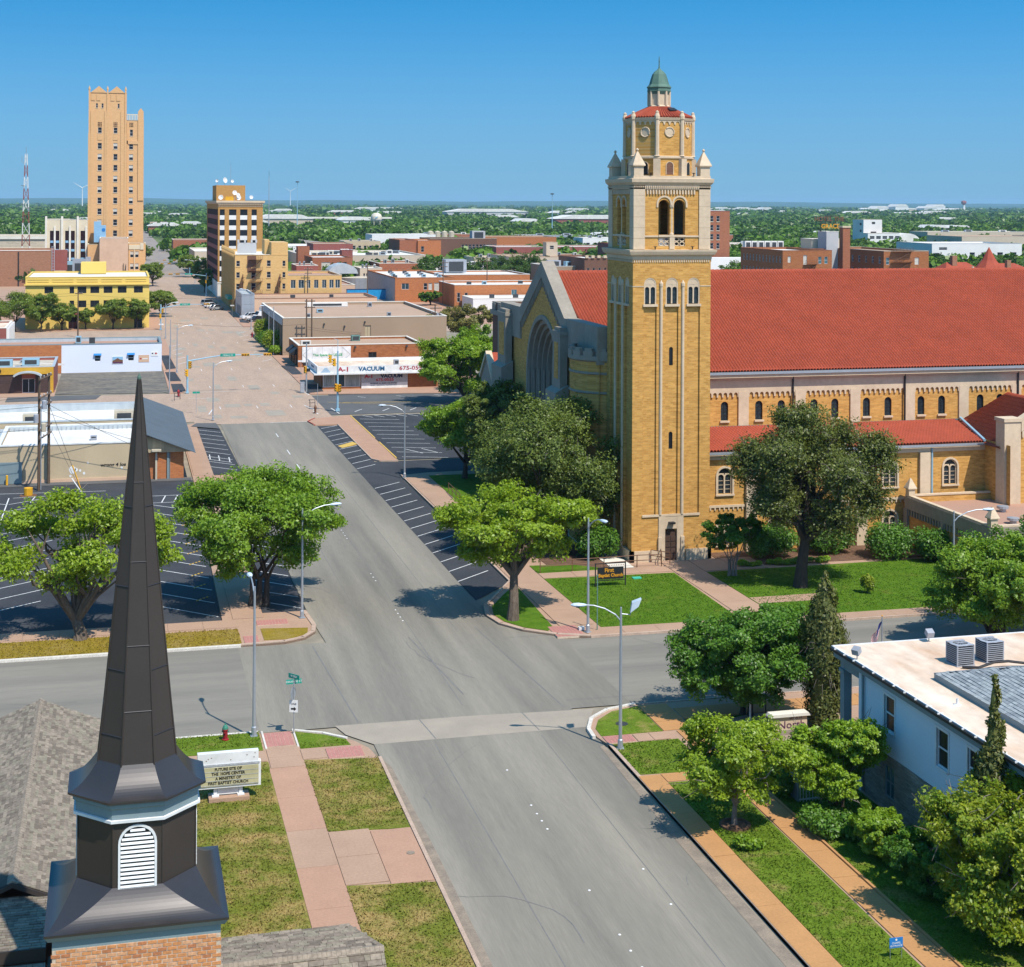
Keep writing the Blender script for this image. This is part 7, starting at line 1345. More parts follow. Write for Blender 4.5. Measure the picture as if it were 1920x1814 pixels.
# more low blocks between the office tower and the bell tower
for nm, lb, x0, x1, y0, y1, z, wl_, rf in [('maroon_shop', 'maroon brick shop with white roof left of the arched hall', 60.5, 68, 540, 556, 7.6, 'maroon', 'roof_white'), ('beige_shop', 'beige stucco shop in front of the rust red hall', 84, 92, 548, 566, 6.2, 'beige_wall', 'roof_white'), ('red_shop', 'red brick shop with sand roof behind the grey flank', 93, 108, 560, 585, 7.4, 'red_brick', 'roof_sand'), ('white_store', 'white store roof behind the dark tree group', 110, 136, 560, 590, 6.4, 'white_wall', 'roof_white'), ('cream_store', 'cream low store right of the dark tree group', 140, 158, 610, 630, 7.6, 'cream_stone', 'roof_sand'), ('brown_store', 'brown brick store with stained roof near the tan flat block', 168, 186, 600, 625, 8.4, 'brown_brick', 'roof_stained'), ('grey_store', 'grey flat store behind the merlon topped building', 165, 184, 520, 545, 7.8, 'grey_wall', 'roof_white'), ('sand_store', 'sand coloured store left of the silo row', 120, 140, 840, 860, 8.4, 'sand_paint', 'roof_sand'), ('red_depot', 'long red brick depot under the water tower', 190, 235, 1010, 1030, 8.6, 'red_brick', 'roof_white'), ('blue_depot', 'blue grey metal depot left of the bell tower', 265, 340, 1020, 1040, 7.6, 'galv', 'roof_metal'), ('tan_depot', 'tan depot among the trees right of the red tower block', 300, 330, 760, 785, 8.8, 'beige_wall', 'roof_white'), ('white_depot', 'white depot between the red tower block and the old hotel', 262, 290, 860, 880, 9.6, 'white_wall', 'roof_white'), ('brick_depot', 'brick depot behind the old hotel chimney', 330, 372, 900, 925, 10.4, 'red_brick', 'roof_sand'), ('pale_depot', 'pale long depot right of the derelict factory', 540, 620, 960, 985, 11.2, 'beige_wall', 'roof_white')]:
    t = bld(nm, lb, 'building', x0, x1, y0, y1, z, wl_, rf, 'white_stone', .4, sw=rows(x0 + 1, x1 - 1, 6, z * .45, (x1 - x0) / 13, z * .26), ww=rows(y0 + 1, y1 - 1, 4, z * .45, 1.6, z * .26))
    rooftop('small roof unit on the ' + nm.replace('_', ' '), 'units on the ' + nm.replace('_', ' '), [(x0 + (x1 - x0) * f, y0 + (y1 - y0) * g, (x1 - x0) * .07, 1.6, 1.6, m_) for f, g, m_ in ((.22, .3, 'galv'), (.5, .6, 'ac_grey'), (.8, .4, 'roof_white'))], z - .4)
# street beyond: left row and right row of low blocks
for i, (nm, lb, x0, x1, y0, y1, z, wl_, rf) in enumerate([('tan_flat_shop', 'tan flat roofed shop beside far street trees', 31, 44, 600, 625, 7.2, 'beige_wall', 'roof_sand'), ('tan_flat_shop', 'pale tan flat shop just behind the office tower', 30.5, 48, 640, 690, 9.4, 'beige_wall', 'roof_white'), ('red_garage', 'long low red brick garage at the far end of the street', 31, 72, 905, 930, 7.6, 'red_brick', 'roof_sand'), ('white_garage', 'long white low garage before the red brick garage', 36, 80, 830, 850, 4.4, 'white_wall', 'roof_metal'), ('pink_clinic', 'small pink building with maroon panels among far trees', 14 + 16, 46, 1500, 1520, 9.5, 'plaster_pink', 'roof_sand')]):
    bld(nm, lb, 'building', x0, x1, y0, y1, z, wl_, rf, 'white_stone', .4, sw=rows(x0 + 1, x1 - 1, 5, 1.6, (x1 - x0) / 9, 2.4))

# ------------------------------------------------------------------ street furniture
def cobra(label, x, y, h, az, L=2.2, z0=.1, group='street lamps along the streets', flood=False):
    """street lamp whose arm points towards azimuth az (degrees from +X)"""
    t = thing('street_lamp', label, 'street lamp', (x, y, z0), R(az), group)
    link('base_plate', MB().box(-.2, .2, -.2, .2, 0, .05).lathe([(.15, .05), (.14, .5), (.1, .55)], 0, 0, 8).mesh('base_plate', 'galv'), t)
    link('pole', MB().tube([(0, 0, 0), (0, 0, h)], [.1, .062], 8).lathe([(.05, h), (.05, h + .25), (.001, h + .28)], 0, 0, 6).mesh('pole', 'galv'), t)
    link('arm', MB().tube([(0, 0, h - .5), (L * .15, 0, h - .15), (L * .45, 0, h + .18), (L * .75, 0, h + .34), (L, 0, h + .36)], .042, 6).mesh('arm', 'galv'), t)
    hd = MB(); pr = [(0, .05, .05), (.15, .11, .09), (.45, .17, .12), (.7, .15, .1), (.85, .05, .04)]
    rings = []
    for px, w, d in pr:
        rings.append(len(hd.v)); hd.v += [(L + px - .1, w * math.cos(2 * PI * k / 8), h + .36 + d * math.sin(2 * PI * k / 8)) for k in range(8)]
    for a, b in zip(rings, rings[1:]):
        for k in range(8): hd.f.append((a + k, a + (k + 1) % 8, b + (k + 1) % 8, b + k)); hd.m.append(0)
    link('lamp_head', hd.mesh('lamp_head', 'lamp_head'), t)
    link('lens', MB().lathe([(.16, 0), (.12, -.06), (.001, -.08)], L + .36, 0, 8).mesh('lens', 'glass_blue'), t).location = (0, 0, h + .29)
    if flood:
        link('side_arm', MB().tube([(0, 0, h - .1), (-.5, 0, h - .15), (-.55, 0, h + .1)], .03, 5).mesh('side_arm', 'galv'), t)
        link('floodlight', MB().extr([(-.5, -.22, h), (-.95, -.22, h + .35), (-1.1, -.22, h + .75), (-.6, -.22, h + .55)], (0, .44, 0)).mesh('floodlight', 'lamp_head'), t)
    return t
cobra('tall street lamp with a square floodlight on the near right corner', 26.85, 80.6, 7.5, 165, 2.0, flood=True)
cobra('street lamp beside the marquee sign with its arm reaching away', 7.55, 87.3, 8.1, 92, 2.0)
cobra('street lamp on the church corner beside the black lettered sign', 31.9, 103.0, 7.7, -72, 1.5)
cobra('street lamp in front of the leafy tree on the opposite left corner', 13.0, 111.3, 7.6, 12, 2.2)
cobra('street lamp over the angled parking bays beyond the church corner', 30.3, 165.2, 7.5, 168, 2.1)
cobra('street lamp before the low church annex at right', 60.0, 102.6, 7.0, -8, 2.3)
cobra('street lamp by the corner of the tan painted store with the slate shed roof', 12.8, 214.5, 7.6, 12, 1.9)
cobra('street lamp standing in front of the pale blue end wall', 10.2, 275.0, 7.8, 10, 2.0)
cobra('street lamp close to the yellow building corner', 10.3, 344, 7.4, 10, 2.0)
cobra('street lamp on the corner of the tan store with clipped trees', 29.6, 303, 9.2, 170, 2.0)
cobra('street lamp before the blue grey metal clad shop', 30.4, 365, 9.0, 170, 2.0)
cobra('street lamp over the far trees beyond the office tower', 27.6, 575, 8.0, 175, 3)
for x, y, lb in ((8.0, 246.2, 'plain thin grey pole at the corner of the worn lot'), (9.9, 300, 'plain thin grey pole beside the pale blue building'), (29.9, 316, 'plain thin grey pole beside the clipped shrubs')):
    t = thing('pole', lb, 'pole', (x, y, 0)); part(t, 'shaft', 'galv', MB().tube([(x, y, 0), (x, y, 7.4)], [.1, .06], 7)); part(t, 'cap', 'galv', MB().lathe([(.09, 7.38), (.06, 7.5), (.001, 7.52)], x, y, 7))
def signal_head(parent, loc, rz, hor=False):
    b = MB()
    if hor: b.box(-.62, .62, -.14, .14, -.19, .19)
    else: b.box(-.19, .19, -.14, .14, -.55, .55)
    o = link('signal_head', b.mesh('signal_head', 'signal_yellow'), parent, loc, rz)
    for k, m_ in enumerate(('lens_red', 'lens_amber', 'lens_green')):
        p = (-.4 + .4 * k, 0) if hor else (0, .36 - .36 * k)
        link('lens', MB().extr([(p[0] + .13 * math.cos(PI * q / 5), -.145, p[1] + .13 * math.sin(PI * q / 5)) for q in range(10)], (0, -.02, 0)).mesh('lens', m_), o); link('visor', MB().extr([(p[0] + .16 * math.cos(PI * q / 6), -.145, p[1] + .16 * math.sin(PI * q / 6)) for q in range(7)] + [(p[0] + .14 * math.cos(PI * q / 6), -.145, p[1] + .14 * math.sin(PI * q / 6)) for q in range(6, -1, -1)], (0, -.2, 0)).mesh('visor', 'signal_yellow'), o)
    return o
def mast(label, x, y, h, az, L, street=None, heads=(.72, 1.0), rise=.8, pole_heads=True):
    t = thing('traffic_signal', label, 'traffic light', (x, y, .05), 0, 'traffic signals on mast arms'); c, s = math.cos(R(az)), math.sin(R(az)); rz = SF
    link('pole', MB().tube([(0, 0, 0), (0, 0, h + .3)], [.17, .13], 8).box(-.25, .25, -.25, .25, 0, .25).mesh('pole', 'galv_blue'), t)
    q = lambda f: (c * L * f, s * L * f, h - .6 + rise * min(1, f * 2.4))
    link('arm', MB().tube([(0, 0, h - .6), q(.12), q(.3), q(.45), q(1.0)], [.11, .1, .09, .08, .05], 7).mesh('arm', 'galv_blue'), t)
    for f in heads: p = q(f); signal_head(t, (p[0], p[1] - .1, p[2]), rz, True)
    if street:
        p = q(.5); g_ = link('name_sign', MB().box(-1.15, 1.15, -.04, .04, -.24, .24).mesh('name_sign', 'sign_green'), t, (p[0], p[1] - .16, p[2] + .02), rz); link('lettering', text_mesh(street, .36, 'sign_white', .005), g_, (0, -.05, 0))
    if pole_heads:
        signal_head(t, (.35, -.1, h - 1.2), R(40)); signal_head(t, (-.1, -.3, h - 2.4), R(-60))
    return t
mast('mast arm signal with green street sign reaching across from the left kerb', 10.7, 245.6, 5.6, 2, 12.4, 'Hickory St')
mast('mast arm signal by the yellow building at the next crossing', 9.9, 367.5, 5.6, 2, 11.0, 'N 4th St', (.95,))
mast('mast arm signal with green sign near the office tower corner', 27.2, 494, 7.0, 178, 11.0, 'N 5th St', (.8, 1.0), .6)
mast('short mast arm signal far down the street', 10.4, 606, 6.0, 2, 9, None, (.7, 1.0), .5, False)
mast('short mast arm signal far down on the right side of the street', 28.6, 640, 6.0, 178, 10, None, (.6, 1.0), .5, False)
t = thing('traffic_signal', 'tall signal pole with yellow heads on the corner before the vacuum shop', 'traffic light', (30.6, 220, .08))
link('pole', MB().tube([(0, 0, 0), (0, 0, 8.6)], [.17, .11], 8).box(-.28, .28, -.28, .28, 0, .35).tube([(0, 0, 8.6), (0, 0, 10.2)], .04, 6).tube([(0, 0, 10.2), (-.6, -.2, 10.35)], .03, 5).mesh('pole', 'galv_blue'), t)
for p, rz in (((-.5, -.1, 7.0), R(-70)), ((-1.1, -.3, 7.5), R(-80)), ((-.25, -.25, 3.4), R(-40)), ((.2, -.25, 3.3), R(30))): signal_head(t, p, rz)
link('arm', MB().tube([(0, 0, 6.6), (-.5, -.1, 7.1), (-1.1, -.3, 7.6)], .05, 5).mesh('arm', 'galv_blue'), t)
t = thing('traffic_signal', 'grey pole with pedestrian signal and cabinet left of the vacuum shop', 'traffic light', (28.9, 243.2, .1)); link('pole', MB().tube([(0, 0, 0), (0, 0, 7.7)], [.14, .1], 8).mesh('pole', 'galv'), t); signal_head(t, (-.2, -.2, 3.5), R(-30)); link('walk_signal', MB().box(-.25, .3, -.35, -.05, 3.0, 3.5).mesh('walk_signal', 'sign_black'), t, (.25, 0, .2))
tag(link('signal_cabinet', MB().box(-.32, .32, -.25, .25, 0, 1.55).box(-.36, .36, -.29, .29, 1.552, 1.62).box(-.02, .02, -.27, -.251, .4, 1.0).mesh('signal_cabinet', 'ac_grey'), None, (28.2, 242.6, .1)), 'grey metal signal cabinet at the kerb left of the vacuum shop', 'cabinet')
def signs(label, x, y, h, z0=.1):
    t = thing('street_sign', label, 'street sign', (x, y, z0)); link('post', MB().tube([(0, 0, 0), (0, 0, h)], .035, 6).mesh('post', 'galv'), t); return t
t = signs('street name post with green blades, stop sign back and one way plate', 9.75, 87.2, 3.1)
b = link('name_blade', MB().box(-.44, .44, -.015, .015, -.13, .13).mesh('name_blade', 'sign_green'), t, (0, 0, 2.92), R(4)); link('lettering', text_mesh('ORANGE ST', .17, 'sign_white', .004), b, (0, -.018, 0)); b = link('name_blade', MB().box(-.42, .42, -.015, .015, -.13, .13).mesh('name_blade', 'sign_green'), t, (0, 0, 3.2), R(-52)); link('lettering', text_mesh('N 3RD', .17, 'sign_white', .004), b, (0, -.018, 0))
link('stop_sign', MB().extr([(.38 * math.cos(A8 + PI * k / 4), .04, .38 * math.sin(A8 + PI * k / 4)) for k in range(8)], (0, .01, 0)).mesh('stop_sign', 'galv'), t, (0, 0, 2.25), R(62))
b = link('plate', MB().box(-.24, .24, -.06, -.045, -.34, .34).mesh('plate', 'sign_white'), t, (0, 0, 1.55), R(-20)); link('lettering', text_mesh('ONE', .16, 'letter_black', .003), b, (0, -.066, .12)); link('arrow', MB().extr([(-.15, -.062, -.1), (.02, -.062, -.1), (.02, -.062, -.03), (.16, -.062, -.15), (.02, -.062, -.27), (.02, -.062, -.2), (-.15, -.062, -.2)], (0, -.003, 0)).mesh('arrow', 'letter_black'), b)
for x, y, lb in ((10.9, 222.0, 'small green street sign on a thin post near the slate shed roof'), (28.6, 226.8, 'thin bare sign post at the traffic island corner'), (30.2, 262, 'thin sign post beside the pink pavement before the leasing shop'), (9.4, 346, 'thin sign post with white plate near the yellow building'), (28.9, 405, 'thin sign post beside the parked cars')):
    t = signs(lb, x, y, 3.1); b = link('name_blade', MB().box(-.5, .5, -.02, .02, -.14, .14).mesh('name_blade', 'sign_green' if 'green' in lb else 'sign_white'), t, (0, 0, 2.9)) if 'bare' not in lb else link('cap', MB().box(-.05, .05, -.05, .05, 0, .06).mesh('cap', 'galv'), t, (0, 0, 3.1))
def hydrant(label, x, y, z, body='hydrant_red', cap_='hydrant_green', s=1.0):
    t = thing('fire_hydrant', label, 'fire hydrant', (x, y, z)); link('barrel', MB().lathe([(.2, 0), (.2, .05), (.13, .07), (.13, .52), (.17, .54), (.17, .6)], 0, 0, 10).mesh('barrel', body), t); link('bonnet', MB().lathe([(.17, .6), (.16, .68), (.1, .8), (.04, .84), (.04, .92), (.001, .93)], 0, 0, 10).mesh('bonnet', cap_), t)
    for a in (0, 120, 240): link('nozzle', MB().tube([(.1, 0, .45), (.21, 0, .45)], .055, 7).mesh('nozzle', cap_ if a else body), t, (0, 0, 0), R(a - 100))
    t.scale = (s, s, s); return t
hydrant('red fire hydrant with green cap on the grass beside the marquee sign', 5.95, 87.0, .12)
hydrant('red fire hydrant beside the mast arm signal pole', 9.2, 241.6, .1, cap_='hydrant_red', s=1.2); hydrant('rusty red hydrant on the traffic island corner', 27.3, 219.0, .1, 'brown_metal', 'brown_metal', 1.2); hydrant('tiny red hydrant on the pavement near the clipped trees', 28.9, 344, .1, cap_='hydrant_red', s=1.2)
for x, y, lb in ((8.4, 236.5, 'bent dark pipe rail beside the mast arm signal'), (27.2, 224.5, 'bent dark pipe rail on the traffic island')):
    tag(link('pipe_rail', MB().tube([(0, 0, 0), (0, 0, .95), (0, 1.4, .95), (.9, 1.4, .95), (.9, 1.4, 0)], .05, 6).tube([(.9, 1.4, .5), (0, 1.4, .5)], .04, 5).mesh('pipe_rail', 'black_metal'), None, (x, y, .1)), lb, 'railing')

# marquee sign, church signs, small signs
mq = thing('marquee_sign', 'white framed changeable letter sign on a concrete base in the front lawn', 'sign', (5.5, 78.4, .12))
part(mq, 'base', 'walk_tan', MB().box(4.55, 6.55, 78.0, 78.9, .1, .3)); part(mq, 'leg', 'trim_white', MB().box(4.8, 4.98, 78.35, 78.5, .3, .78).box(4.72, 5.06, 78.22, 78.62, .3, .36)); part(mq, 'leg', 'trim_white', MB().box(6.05, 6.23, 78.35, 78.5, .3, .78).box(5.97, 6.31, 78.22, 78.62, .3, .36)); part(mq, 'skirt', 'trim_white', MB().box(5.0, 6.04, 78.4, 78.45, .36, .8))
part(mq, 'cabinet', 'trim_white', MB().box(3.95, 7.12, 78.2, 78.6, .75, 1.95)); part(mq, 'header', 'trim_white', MB().box(4.0, 7.0, 78.22, 78.58, 1.953, 2.48)); fc = part(mq, 'letter_face', 'marquee_face', MB().box(4.05, 7.0, 78.16, 78.197, .86, 1.8))
part(mq, 'header_trim', 'sign_grey', MB().box(3.93, 7.05, 78.17, 78.2, 1.86, 1.95))
for k, s_ in enumerate(('FUTURE SITE OF', 'THE  HOPE CENTER', 'A MINISTRY OF', 'FIRST BAPTIST CHURCH')):
    z = 1.69 - .225 * k; lettering(fc, s_, .2, 'letter_black', (5.5, 78.155, z), extrude=.004, bold=.006, sx=.92); part(fc, 'letter_rail', 'sign_grey', MB().box(4.07, 6.98, 78.148, 78.159, z - .116, z - .1))
for x, z in ((4.5, 2.2), (4.65, 2.25), (4.4, 2.12), (6.4, 2.28), (6.75, 2.15), (5.6, 2.1), (6.8, 2.35)): part(mq, 'paint_chip', 'brown_metal', MB().box(x, x + .05, 78.21, 78.219, z, z + .04))
cs_ = thing('church_sign', 'black church name sign with gold lettering between two posts on the lawn', 'sign', (37.4, 115, .12))
for x in (36.2, 38.65): part(cs_, 'post', 'black_metal', MB().box(x - .04, x + .04, 114.96, 115.04, .12, 1.95))
part(cs_, 'rail', 'black_metal', MB().box(36.2, 38.65, 114.97, 115.03, 1.86, 1.93).box(36.2, 38.65, 114.97, 115.03, .55, .6)); bd = part(cs_, 'board', 'sign_black', MB().box(36.38, 38.48, 114.93, 115.07, .68, 1.58))
bl_ = MB()
for k in range(16): bl_.lathe([(.001, 1.68), (.05, 1.73), (.001, 1.78)], 36.35 + .143 * k, 115, 6)
part(cs_, 'bead', 'brown_metal', bl_, kind='stuff'); lettering(bd, 'First', .42, 'letter_gold', (37.3, 114.92, 1.36), extrude=.006, bold=.012); lettering(bd, 'Baptist Church', .36, 'letter_gold', (37.43, 114.92, .97), extrude=.006, bold=.012, sx=.92)
tag(link('utility_cover', MB().box(-.35, .35, -.2, .2, 0, .1).mesh('utility_cover', 'barrier_green'), None, (40.2, 116.8, .12)), 'small turquoise utility cover on the church lawn', 'utility cover')
tag(link('junction_box', MB().box(-.2, .2, -.15, .15, 0, .22).box(-.08, .08, -.16, -.151, .05, .15).mesh('junction_box', 'sign_white'), None, (31.6, 103.6, .13)), 'small white box at the foot of the church corner lamp', 'box')
t = thing('sign_post', 'thin green grey post beside the church corner lamp', 'post', (32.7, 103.4, .13)); part(t, 'shaft', 'ac_green', MB().tube([(32.7, 103.4, .13), (32.7, 103.4, 3.9)], .04, 6)); part(t, 'cap', 'ac_green', MB().box(32.64, 32.76, 103.34, 103.46, 3.9, 3.96))
def handrail(label, pts, h=.95, step=2.2):
    t = thing('handrail', label, 'handrail', (*pts[0], .13)); rl = MB(); ps = MB()
    for a, b in zip(pts, pts[1:]):
        for q in (h, h * .55): rl.tube([(a[0], a[1], .13 + q), (b[0], b[1], .13 + q)], .035, 6)
        d = math.dist(a, b); n = max(1, round(d / step))
        for k in range(n + 1): f = k / n; ps.tube([(a[0] + (b[0] - a[0]) * f, a[1] + (b[1] - a[1]) * f, .1), (a[0] + (b[0] - a[0]) * f, a[1] + (b[1] - a[1]) * f, .13 + h)], .035, 6)
    part(t, 'rail', 'brown_metal', rl); part(t, 'post', 'brown_metal', ps)
handrail('bronze handrail along the church ramp beside the mulch bed', [(33.2, 120.3), (38.6, 120.3), (41.5, 120.5), (43.6, 120.4)]); handrail('short bronze handrail before the tower door', [(43.6, 120.4), (44.1, 122.0)], 1.0, 1.5); handrail('bronze handrail on the inner side of the tower ramp', [(44.4, 120.6), (43.2, 121.9)], 1.0, 1.5); handrail('bronze rail by the church lawn under the big tree', [(33.1, 150), (33.2, 156)])
bs_ = thing('yard_sign', 'small blue yard sign with white letters at the near walk', 'sign', (30.05, 55.6, .12)); part(bs_, 'stake', 'galv', MB().tube([(29.8, 55.6, .1), (29.8, 55.6, .75)], .012, 5).tube([(30.3, 55.6, .1), (30.3, 55.6, .75)], .012, 5)); bp_ = part(bs_, 'panel', 'sign_blue', MB().box(29.76, 30.34, 55.57, 55.595, .55, .95)); lettering(bp_, 'CHAPEL', .11, 'sign_white', (30.05, 55.565, .74), extrude=.003); lettering(bp_, 'ENTRANCE', .1, 'sign_white', (30.05, 55.565, .63), extrude=.003); part(bp_, 'emblem', 'sign_white', MB().extr([(30.05 + .045 * math.cos(PI * k / 5), 55.568, .87 + .045 * math.sin(PI * k / 5)) for k in range(10)], (0, -.004, 0)))
ns = thing('monument_sign', 'low tan monument sign with dark purple lettering in the rock bed', 'sign', (36.9, 80.6, .12)); nb = part(ns, 'slab', 'limestone', MB().box(35.75, 37.9, 80.5, 80.85, .12, 1.15)); part(ns, 'cap', 'white_stone', MB().extr([(35.6, 80.35, 1.152), (35.7, 80.35, 1.32), (37.95, 80.35, 1.32), (38.05, 80.35, 1.152)], (0, .65, 0)))
lettering(nb, 'North', .6, 'letter_purple', (36.95, 80.49, .66), extrude=.008, bold=.0, sx=1.1); lettering(nb, 'SINCE 19', .2, 'letter_purple', (37.2, 80.49, 1.05), extrude=.004); part(ns, 'plinth', 'grey_brick', MB().box(35.8, 38.15, 80.4, 80.49, .12, .4))
fp = thing('flagpole', 'thin flagpole rising behind the pale house roof', 'flagpole', (42.0, 79.5, .12)); part(fp, 'pole', 'galv', MB().tube([(42, 79.5, .12), (42, 79.5, 6.7)], [.05, .03], 6)); part(fp, 'finial', 'letter_gold', MB().lathe([(.001, 6.68), (.06, 6.74), (.001, 6.8)], 42, 79.5, 8))
fg = thing('flag', 'limp striped red and white flag with blue canton on the flagpole', 'flag', (41.95, 79.5, 5.6)); 
for k in range(13):
    mb = MB(); a, b = k / 13, (k + 1) / 13
    for q in range(8):
        f0, f1 = q / 8, (q + 1) / 8; P = lambda f, g: (41.97 - .62 * f - .12 * g, 79.5 + .09 * math.sin(f * 9 + g * 2), 6.45 - 1.25 * f * .75 - .75 * g)
        if f0 < .42 and k < 7: continue
        mb.quad(P(f0, a), P(f1, a), P(f1, b), P(f0, b))
    part(fg, 'stripe', 'flag_red' if k % 2 == 0 else 'flag_white', mb)
mb = MB(); P = lambda f, g: (41.97 - .62 * f - .12 * g, 79.5 + .09 * math.sin(f * 9 + g * 2), 6.45 - 1.25 * f * .75 - .75 * g)
for q in range(4): mb.quad(P(q * .125 - (.06 if q == 0 else 0), 0), P(q * .125 + .125, 0), P(q * .125 + .125, 7 / 13), P(q * .125, 7 / 13))
part(fg, 'canton', 'flag_blue', mb)
gt = thing('picket_gate', 'white metal bar gate beside the shrubs at the pale house', 'gate', (33.8, 71.3, .12))
for k in range(7): part(gt, 'bar', 'trim_white', MB().box(33.2 + .17 * k, 33.23 + .17 * k, 71.28, 71.32, .12, 1.05))
part(gt, 'rail', 'trim_white', MB().box(33.15, 34.3, 71.275, 71.325, 1.05, 1.12).box(33.15, 34.3, 71.275, 71.325, .2, .26)); part(gt, 'side_panel', 'trim_blue', MB().box(33.1, 33.16, 71.3, 74.5, .12, 1.5))
bn = thing('porch_bench', 'small white stone bench on the shaded porch of the pale house', 'bench', (39.0, 76.5, .12)); part(bn, 'seat', 'trim_white', MB().box(38.4, 39.6, 76.2, 76.8, .55, .65)); part(bn, 'leg', 'trim_white', MB().box(38.5, 38.7, 76.3, 76.7, .12, .549)); part(bn, 'leg', 'trim_white', MB().box(39.3, 39.5, 76.3, 76.7, .12, .549))
for x, y, m_, lb, h in ((35.6, 83.2, 'trim_white', 'short white pipe post in the rock bed', 1.2), (36.3, 82.6, 'black_metal', 'thin dark post in the rock bed near the tall cypress', 1.9)): tag(link('post', MB().tube([(0, 0, 0), (0, 0, h)], .06 if h < 1.5 else .035, 7).lathe([(.08, h - .02), (.08, h + .05), (.001, h + .08)], 0, 0, 7).mesh('post', m_), None, (x, y, .12)), lb, 'post')
sp3 = thing('tree_stump', 'rusty round drum planter on the parking lot', 'planter', (-8.6, 164.1, .02)); part(sp3, 'drum', 'signal_yellow', MB().lathe([(.42, 0), (.45, .8), (.36, .82), (.001, .75)], -8.6, 164.1, 10)); part(sp3, 'bed', 'brown_metal', MB().lathe([(.9, 0), (.85, .06), (.001, .07)], -8.6, 164.1, 12))
tag(link('manhole_cover', MB().lathe([(.36, 0), (.36, .012), (.001, .014)], 0, 0, 16).mesh('manhole_cover', 'ac_dark'), None, (28.2, 84.4, .12)), 'dark utility lid in the grass of the curved right corner', 'manhole'); tag(link('manhole_cover', MB().lathe([(.2, 0), (.2, .012), (.001, .014)], 0, 0, 14).mesh('manhole_cover', 'gutter_concrete'), None, (13.2, 69.9, .13)), 'small round lid in the pink driveway slab', 'manhole')

# utility poles and wires
def pole_frame(label, pts, h, arms, kit=True):
    t = thing('utility_pole', label, 'utility pole', (*pts[0], 0), 0, None); c0 = Vector((*pts[0], 0))
    for p in pts: part(t, 'pole', 'wood_pole', MB().tube([(p[0], p[1], 0), (p[0], p[1], h)], [.17, .12], 7))
    for z, d in arms:
        a, b = Vector((*pts[0], z)), Vector((*pts[-1], z))
        if len(pts) == 1: a, b = a + Vector((-d, 0, 0)), b + Vector((d, 0, 0))
        else: e = (b - a).normalized() * .5; a, b = a - e, b + e
        part(t, 'crossarm', 'wood_pole', MB().tube([a + Vector((.15, 0, 0)), b + Vector((.15, 0, 0))], .09, 4))
        for k in range(4): p = a + (b - a) * (.08 + .28 * k); part(t, 'insulator', 'sign_grey', MB().lathe([(.04, z + .08), (.07, z + .2), (.001, z + .3)], p.x + .15, p.y, 6))
    if kit:
        for k, (dx, dz) in enumerate(((.45, h * .52), (-.3, h * .6), (.5, h * .72))): part(t, 'transformer', 'ac_grey' if k else 'ac_tan', MB().lathe([(.001, dz), (.26, dz + .02), (.26, dz + .85), (.2, dz + .9), (.001, dz + .95)], pts[0][0] + dx, pts[0][1] - .1, 9))
        part(t, 'conduit', 'galv', MB().tube([(pts[0][0] + .2, pts[0][1] - .1, .1), (pts[0][0] + .2, pts[0][1] - .1, h * .75)], .05, 5))
    return t
pole_frame('tall wooden twin pole frame with crossarms beside the tan painted wall', [(-7.7, 166.6), (-6.9, 170.6)], 11.7, [(11.5, 0), (9.6, 0), (8.6, 0), (6.3, 0), (5.4, 0)])
pole_frame('dark twin pole frame standing behind the leasing shop', [(35.4, 298.2), (36.4, 298.2)], 11.2, [(10.8, 0), (9.6, 0)], False); pole_frame('brown wooden pole in front of the yellow building', [(-8.2, 351)], 10.4, [(9.6, .8)], False)
pole_frame('wooden pole with transformers beside the brownish tree', [(62.2, 306)], 9.2, [(8.6, 1.2), (7.6, 1.0)]); pole_frame('wooden pole behind the tan shop windows', [(50.5, 423.2)], 12.2, [(11.4, 1.2), (10.4, 1.0)], False); pole_frame('wooden pole near the orange brick block corner', [(71.5, 452)], 11.6, [(10.9, 1.2)], False); pole_frame('leaning wooden pole in front of the orange brick block', [(93, 446)], 13, [(12.2, 1.4), (11, 1.2)], False); pole_frame('wooden pole on the brick roofs near the church gable', [(112, 470)], 13.4, [(12.6, 1.6), (11.6, 1.4)], False); pole_frame('wooden pole at the left edge before the slatted building', [(-24.2, 322)], 8.4, [(7.8, .8)], False)
def wires(label, spans):
    mb = MB()
    for a, b, sag in spans:
        pts = [tuple(a[k] + (b[k] - a[k]) * f - (sag * 4 * f * (1 - f) if k == 2 else 0) for k in range(3)) for f in [q / 10 for q in range(11)]]; mb.tube(pts, .022, 3, cap=False)
    tag(link('overhead_wire', mb.mesh('overhead_wire', 'black_metal')), label, 'wires')
wires('thin power lines running left from the twin wooden poles', [((-7.7, 166.6, z), (-60, 166.0, z + .2), 1.0) for z in (11.6, 11.4, 9.7, 8.7, 6.4)]); wires('guy and service wires slanting down from the twin poles over the tan wall', [((-7.4, 168, 8.0), (2.6, 172, 3.9), .1), ((-7.4, 168, 9), (3.6, 170, 2.9), .1), ((-6.9, 166, 9.5), (-3.4, 165.0, .0), 0), ((-6.9, 166.6, 7), (-3.4, 164.8, 0), 0)])
wires('power lines crossing before the tan store wall', [((35.6, 298.2, z), (62.2, 306, z - 2.2), .7) for z in (5.8, 5.4)] + [((35.6, 298.2, 6.4), (10, 298, 7), .6)]); wires('power lines crossing in front of the yellow building', [((-8.2, 351, z), (-60, 352, z), .8) for z in (9.7, 9.2, 7.6, 7.2)] + [((-8.2, 351, z), (30, 355, z - .8), .8) for z in (9.4, 7.4)])
